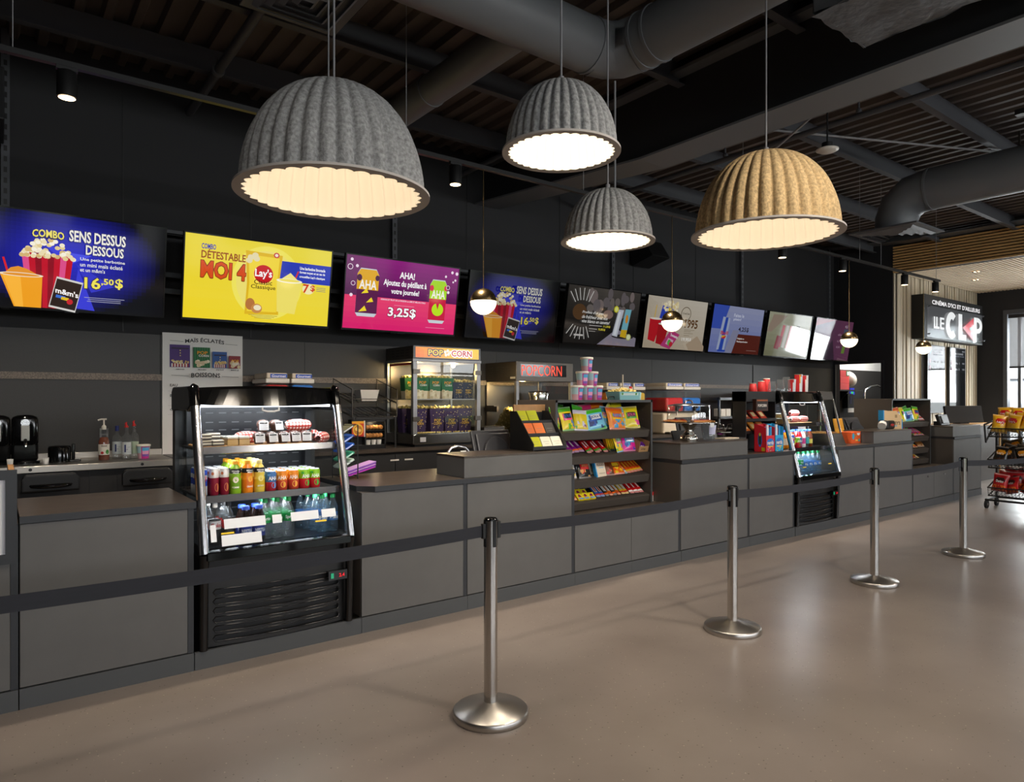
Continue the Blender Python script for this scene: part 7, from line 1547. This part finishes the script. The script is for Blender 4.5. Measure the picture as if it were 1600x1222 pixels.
for r in range(3):
    for k in range(3): lay(yx, 3.915 + .068 * k - .012 * r, .04 + .085 * r, Lp, 'yellow gum carton on the bottom shelf, %s rank, %s from the orange bars' % (('front', 'middle', 'rear')[r], ORD[k]), .9, -.1, lift=.016)
bb = bar(.05, .2, .02, ('2860c0', 'e8e0d0', 'c83a30'), 'x', GA, 3); ww_ = bar(.045, .2, .02, ('28221e', 'e8e4e0', 'e8641c'), 'x', GA, 2); oo = bar(.04, .2, .02, ('e0701c', 'f4ece0', 'c8481c'), 'x', GA, 0); yy_ = bar(.045, .2, .02, ('e8b81c', 'f0e4c0', 'c82820'), 'x', GA, 2); kt = bar(.056, .19, .02, ('c8181c', 'd82024', 'f0ece8'), 'x', GA, 4)
for k in range(2): lay(bb, 4.14 + .052 * k, .06, Lp, 'blue and cream bar on the bottom shelf, ' + ('beside the yellow cartons' if k == 0 else 'beside the dark bars'), 1.05, -.15, lift=.012)
for k in range(4): lay((ww_, oo)[k % 2], 4.25 + .048 * k, .06, Lp, ('dark and white' if k % 2 == 0 else 'orange and white') + ' bar in the front rank of the bottom shelf, ' + ('nearer the blue bars' if k < 2 else 'nearer the red bars'), 1.05, -.15, lift=.012)
for k in range(4): lay(ww_, 4.16 + .055 * k, .25, Lp, 'dark bar in the rear rank of the bottom shelf, %s along' % ORD[k], 1.1, -.1, lift=.014)
for k in range(2): lay(yy_, 4.45 + .048 * k, .06, Lp, 'yellow bar on the bottom shelf, ' + ('beside the dark and orange bars' if k == 0 else 'beside the red bars'), 1.05, -.15, lift=.012)
for k in range(3): lay(kt, 4.555 + .06 * k, .05, Lp, 'red bar in the front rank of the bottom shelf, %s from the yellow bars' % ORD[k], 1.0, -.1, lift=.014)
for k in range(3): lay(kt, 4.50 + .062 * k, .25, Lp, 'red bar in the rear rank of the bottom shelf, %s along' % ORD[k], 1.05, -.1, lift=.014)
# smaller-looking unit beyond the third register
GD = 'candy on the farther shelf unit'; Lp = LIPS2[0]
for k, (pr, x, y, l) in enumerate(((yel, 9.80, .12, 'yellow candy bag, first'), (reese, 9.88, .05, 'orange candy bag, second'), (yel, 10.04, .06, 'yellow candy bag, third'), (joly, 10.20, .06, 'blue and green candy bag, fourth'), (grn, 10.34, .16, 'green candy bag, fifth'), (grn, 10.16, .26, 'green candy bag at the back'), (sour, 10.46, .10, 'green-topped yellow candy bag, sixth'))): q = lay(pr, x, y, Lp, l + ' on the top shelf of the farther candy unit', .25, .1 * (k % 3 - 1)); q['group'] = GD
for k in range(3): q = lay(kt, 10.48 + .045 * k, .06, Lp, 'red bar on the top shelf of the farther candy unit, %s along' % ORD[k], .9, -.2, lift=.012); q['group'] = GD
Lp = LIPS2[1]
for k, (pr, x, y, l) in enumerate(((mm, 9.84, .06, 'white bag, first'), (yel, 10.04, .06, 'yellow bag, second'), (yel, 10.20, .10, 'yellow bag, third'))): q = lay(pr, x, y, Lp, l + ' on the second shelf of the farther candy unit', .35, -.1); q['group'] = GD
for k in range(5): q = lay((ski, lol)[k % 2], 10.32 + .055 * k, .05, Lp, 'reddish bar on the second shelf of the farther candy unit, %s along' % ORD[k], 1.05, -.15, lift=.012); q['group'] = GD
Lp = LIPS2[2]
for k in range(7): q = lay((yy_, bb, ob)[k % 3], 9.98 + .065 * k, .05, Lp, 'bar on the third shelf of the farther candy unit, %s along' % ORD[k], 1.05, -.15, lift=.012); q['group'] = GD
for k in range(2): q = lay(brn, 10.46 + .08 * k, .06, Lp, 'brown packet on the third shelf of the farther candy unit, ' + ('inner' if k == 0 else 'outer'), .7, -.2, lift=.012); q['group'] = GD
Lp = LIPS2[3]
for k in range(5): q = lay((oo, yb, kt)[k % 3], 10.12 + .07 * k, .05, Lp, 'bar on the bottom shelf of the farther candy unit, %s along' % ORD[k], 1.05, -.15, lift=.012); q['group'] = GD
# ---------------------------------------------------------------- on top of the first shelf unit
zq = 1.483
tb = tub('cotton_candy_tub', 'pink and blue candy floss tub, bottom row, outermost towards the popper', (4.11, 4.46, zq), 'stacked candy floss tubs', .97)
for (x, z, l) in ((4.23, 0, 'bottom row, middle'), (4.35, 0, 'bottom row, outermost towards the tray of popcorn'), (4.17, .126, 'middle row, towards the popper'), (4.29, .126, 'middle row, towards the tray of popcorn'), (4.225, .252, 'alone on top of the pyramid')): dup(tb, (x, 4.46, zq + z), random.uniform(-.25, .1), 'pink and blue candy floss tub, ' + l, 'stacked candy floss tubs')
d = thing('popcorn_tray', 'pale blue paper tray of popcorn with a wooden stick on the candy shelf unit', 'tray', (4.66, 4.43, zq))
v = []
for (s, z) in ((.88, 0), (1, .075)): v += [(-.14 * s, -.09 * s, z), (.14 * s, -.09 * s, z), (.14 * s, .09 * s, z), (-.14 * s, .09 * s, z)]
MB().add(v, [(3, 2, 1, 0)] + [(j, (j + 1) % 4, 4 + (j + 1) % 4, 4 + j) for j in range(4)], '8ec8cc').build('paper_tray', 'paper', d)
a = Art(fn=lambda x, z, y: (x, -.081 - z * .14 + y, z)); a.rect(-.12, .042, .11, .062, 'd8e8e4'); a.ell(-.1, .055, .012, .012, '58a048', 10); a.ell(.08, .055, .012, .012, '58a048', 10); a.build('print', 'paper', d, fix=False)
mb = MB(); random.seed(3)
for k in range(110): u, t = random.uniform(-1, 1), random.uniform(-1, 1); mb.sphere(u * .12, t * .075, .07 + .035 * (1 - max(abs(u), abs(t))) + .008 * random.random(), random.uniform(.010, .014), 6)
mb.build('popcorn', 'popcorn', d); kids(d)[-1]['kind'] = 'stuff'
MB().box(-.006, .0, .07, .006, .008, .235).build('wooden_stick', 'cream', d); MB().box(.06, -.03, .105, .09, -.02, .125, 'd83028').build('flag', 'paper', d)
d = thing('sample_cup', 'pale teal cup beside the tray of popcorn', 'cup', (4.87, 4.45, zq)); MB().lathe([(.036, 0), (.042, .07), (.040, .07), (.034, .003)], n=20, c='9cc4c4').build('cup', 'paper', d)
d = thing('black_scoop', 'thin black wire handle lying on the candy shelf unit', 'handle', (4.47, 4.42, zq)); MB().tube([(-.02, 0, .004), (0, 0, .03), (.06, 0, .03), (.07, 0, .004)], .004, 8).build('handle', 'black', d)
d = thing('red_lidded_jar', 'small white jar with a red lid on the low shelf beside the cake stand counter', 'jar', (4.985, 4.4, .52)); MB().lathe([(.04, 0), (.04, .055)], n=18, c='e8e4e0').lathe([(.042, .055), (.042, .085), (.0001, .086)], n=18, c='c81c20').build('jar', 'paper', d)
# ---------------------------------------------------------------- chip rack
rx, ry = 10.75, 3.50                                # front post; the long side runs towards the entrance
d = thing('chip_rack', 'black wheeled wire rack of chip bags at the far end of the counter', 'rack', (rx, ry, 0)); LY = -1.0
mb = MB()
for y in (0, LY): mb.tube([(.40, y, .12), (.40, y, 1.22)], .014, 8); mb.tube([(0, y, .12), (.42, y, .12)], .014, 8); mb.tube([(.0, y, .90), (.40, y, 1.2)], .012, 8); mb.tube([(-.05, y, 1.14), (.40, y, 1.2)], .012, 8); mb.tube([(-.05, y, 1.14), (.0, y, .9)], .012, 8)
mb.tube([(0, 0, .12), (0, LY, .12)], .014, 8).tube([(.42, 0, .12), (.42, LY, .12)], .014, 8); mb.build('frame', 'black', d)
for z in (.98, .56, .18):
    mb = MB(); y0, y1 = -.03, LY + .03
    for q, zz in ((-.02, z + .11), (.0, z)): mb.tube([(q, y0, zz), (q, y1, zz)], .010, 6)
    for y in (y0, y1): mb.tube([(-.02, y, z + .11), (.38, y, z + .24)], .010, 6); mb.tube([(0, y, z), (.38, y, z + .1)], .008, 6)
    for k in range(25): yk = y0 + (y1 - y0) * k / 24; mb.tube([(-.02, yk, z + .11), (0, yk, z), (.38, yk, z + .1)], .003, 5)
    for k in range(1, 5): mb.tube([(-.02 + .005 * k, y0, z + .11 - .022 * k), (-.02 + .005 * k, y1, z + .11 - .022 * k)], .003, 5)
    mb.build('wire_basket', 'black', d)
for (x, y) in ((.03, 0), (.40, 0), (.03, LY), (.40, LY)):
    w = MB().tube([(x, y - .014, .055), (x, y + .014, .055)], .055, 20).build('wheel', 'rubber', d); MB().tube([(x, y - .016, .055), (x, y + .016, .055)], .02, 12).build('hub', 'alu', w)
def chips(cols, words, label, seed, group):
    d = thing('chip_bag', label, 'chip bag', group=group); w, h, t = .185, .24, .08; c0, c1, c2 = cols; random.seed(seed); mb = MB()
    def colf(fr):
        def f(u, v):
            if v > .94 or v < .06: return mix(c0, 'ffffff', .2)
            if fr and ((u - .5) / .36) ** 2 + ((v - .64) / .16) ** 2 < 1: return c1
            if fr and v < .36 and random.random() < .55: return c2
            return c0
        return f
    for sg in (-1, 1): mb.grid(lambda u, v: ((u - .5) * w * (1 - .1 * math.sin(PI * v)), sg * t / 2 * (4 * u * (1 - u)) ** .5 * (4 * v * (1 - v)) ** .55, v * h), 12, 14, cfn=colf(sg < 0))
    mb.build('pouch', 'foil', d, fix=False)
    a = Art(fn=lambda x, z, y: (x, -t / 2 - .001 + y, z)); a.text(words, -.042, .12, .042, .155, 'f8f4ee', .05); a.build('lettering', 'paper', d, fix=False); return d
GQ = 'chip bags on the wheeled rack'
yl = chips(('f0b41c', 'd01c24', 'f4cc50'), "Lay's", 'x', 1, GQ); bk = chips(('1c1614', 'e0941c', '5a3420'), "Lay's", 'x', 2, GQ); rd = chips(('c0141c', '3a1414', 'e87a28'), 'Doritos', 'x', 3, GQ)
for pr, z, nm in ((yl, 1.0, 'yellow'), (bk, .58, 'black'), (rd, .20, 'red')):
    for r in range(3):
        for k in range(6):
            q = place(pr, rx + .06 + .11 * r, ry - .13 - .152 * k - .03 * (r % 2), z + .03 + .05 * r + random.uniform(-.02, .02), '%s chip bag in the %s basket, %s row, %s from the counter end' % (nm, {1.0: 'top', .58: 'middle', .20: 'bottom'}[z], ('front', 'middle', 'rear')[r], ORD[k]), -PI / 2)
            q.rotation_euler = (-.25 + random.uniform(-.2, .15), random.uniform(-.4, .4), -PI / 2 + random.uniform(-.5, .5))
# ---------------------------------------------------------------- far desk with a brown screen
d = thing('service_desk', 'dark service desk with a pale wood edge behind the chip rack', 'desk', (12.9, 4.7, 0)); MB().box(0, 0, 0, 2.2, .6, 1.0).build('carcass', 'panel_side', d); MB().box(-.02, -.02, 1.0, 2.22, .62, 1.035).build('wood_top', 'wood_edge', d, bevel=.003); MB().box(2.2, -.02, 0, 2.23, .62, 1.0).build('wood_side', 'wood_edge', d)
d = thing('desk_screen', 'large brown-backed screen on the service desk', 'screen', (13.95, 4.85, 1.035), -.25); mb = MB(); mb.T = Matrix.Rotation(-.15, 4, 'X'); mb.box(-.5, 0, .02, .5, .04, .33); mb.build('screen_body', 'felt_dark', d, bevel=.01); MB().box(-.12, .02, 0, .12, .16, .03).build('foot', 'black', d)
# ---------------------------------------------------------------- outside the windows
struct('ground_outside', B(-30, -60, -.12, 60, YS - .25, -.08).box(18.3, YS - .25, -.12, 60, 60, -.08), 'asphalt')
struct('lawn_outside', B(-30, -34, -.08, 60, -20, .02), 'lawn')
d = thing('pale_building', 'pale building outside the end window', 'building', (36, 0, -.1)); MB().box(0, -8, 0, 8, 24, 9).build('walls', 'facade', d)
mb = MB()
for z in (2.4, 5.2): mb.box(-.05, -8, z, 0, 24, z + .06)
mb.build('string_course', 'beam', d)
def tree(x, y, h, r, l, seed):
    d = thing('tree', l, 'tree', (x, y, -.1), group='trees outside'); random.seed(seed); MB().tube([(0, 0, 0), (.05, 0, h * .5), (0, .1, h * .85)], [.14, .11, .05], 8).build('trunk', 'bark', d); mb = MB()
    for k in range(900):
        a, b, q = random.uniform(0, 2 * PI), random.uniform(-1, 1), random.random() ** .4; s = math.sqrt(1 - b * b); c = Vector((r * q * s * math.cos(a), r * q * s * math.sin(a), h * .72 + r * 1.0 * q * b)); t = Vector((random.uniform(-1, 1), random.uniform(-1, 1), random.uniform(-.6, .6))).normalized() * .14; n = t.orthogonal().normalized() * .08
        mb.add([c - t, c + n, c + t, c - n], [(0, 1, 2, 3)])
    mb.build('crown', 'leaf', d, fix=False)
tree(25.5, 5.3, 6.2, 1.7, 'leafy tree outside the end window', 1)
for k, x in enumerate((2, 9, 16, 23)): tree(x, -24 - (k % 2) * 3, 7, 2.6, 'leafy tree across the street, seen only as a reflection, %s along' % ORD[k], 10 + k)
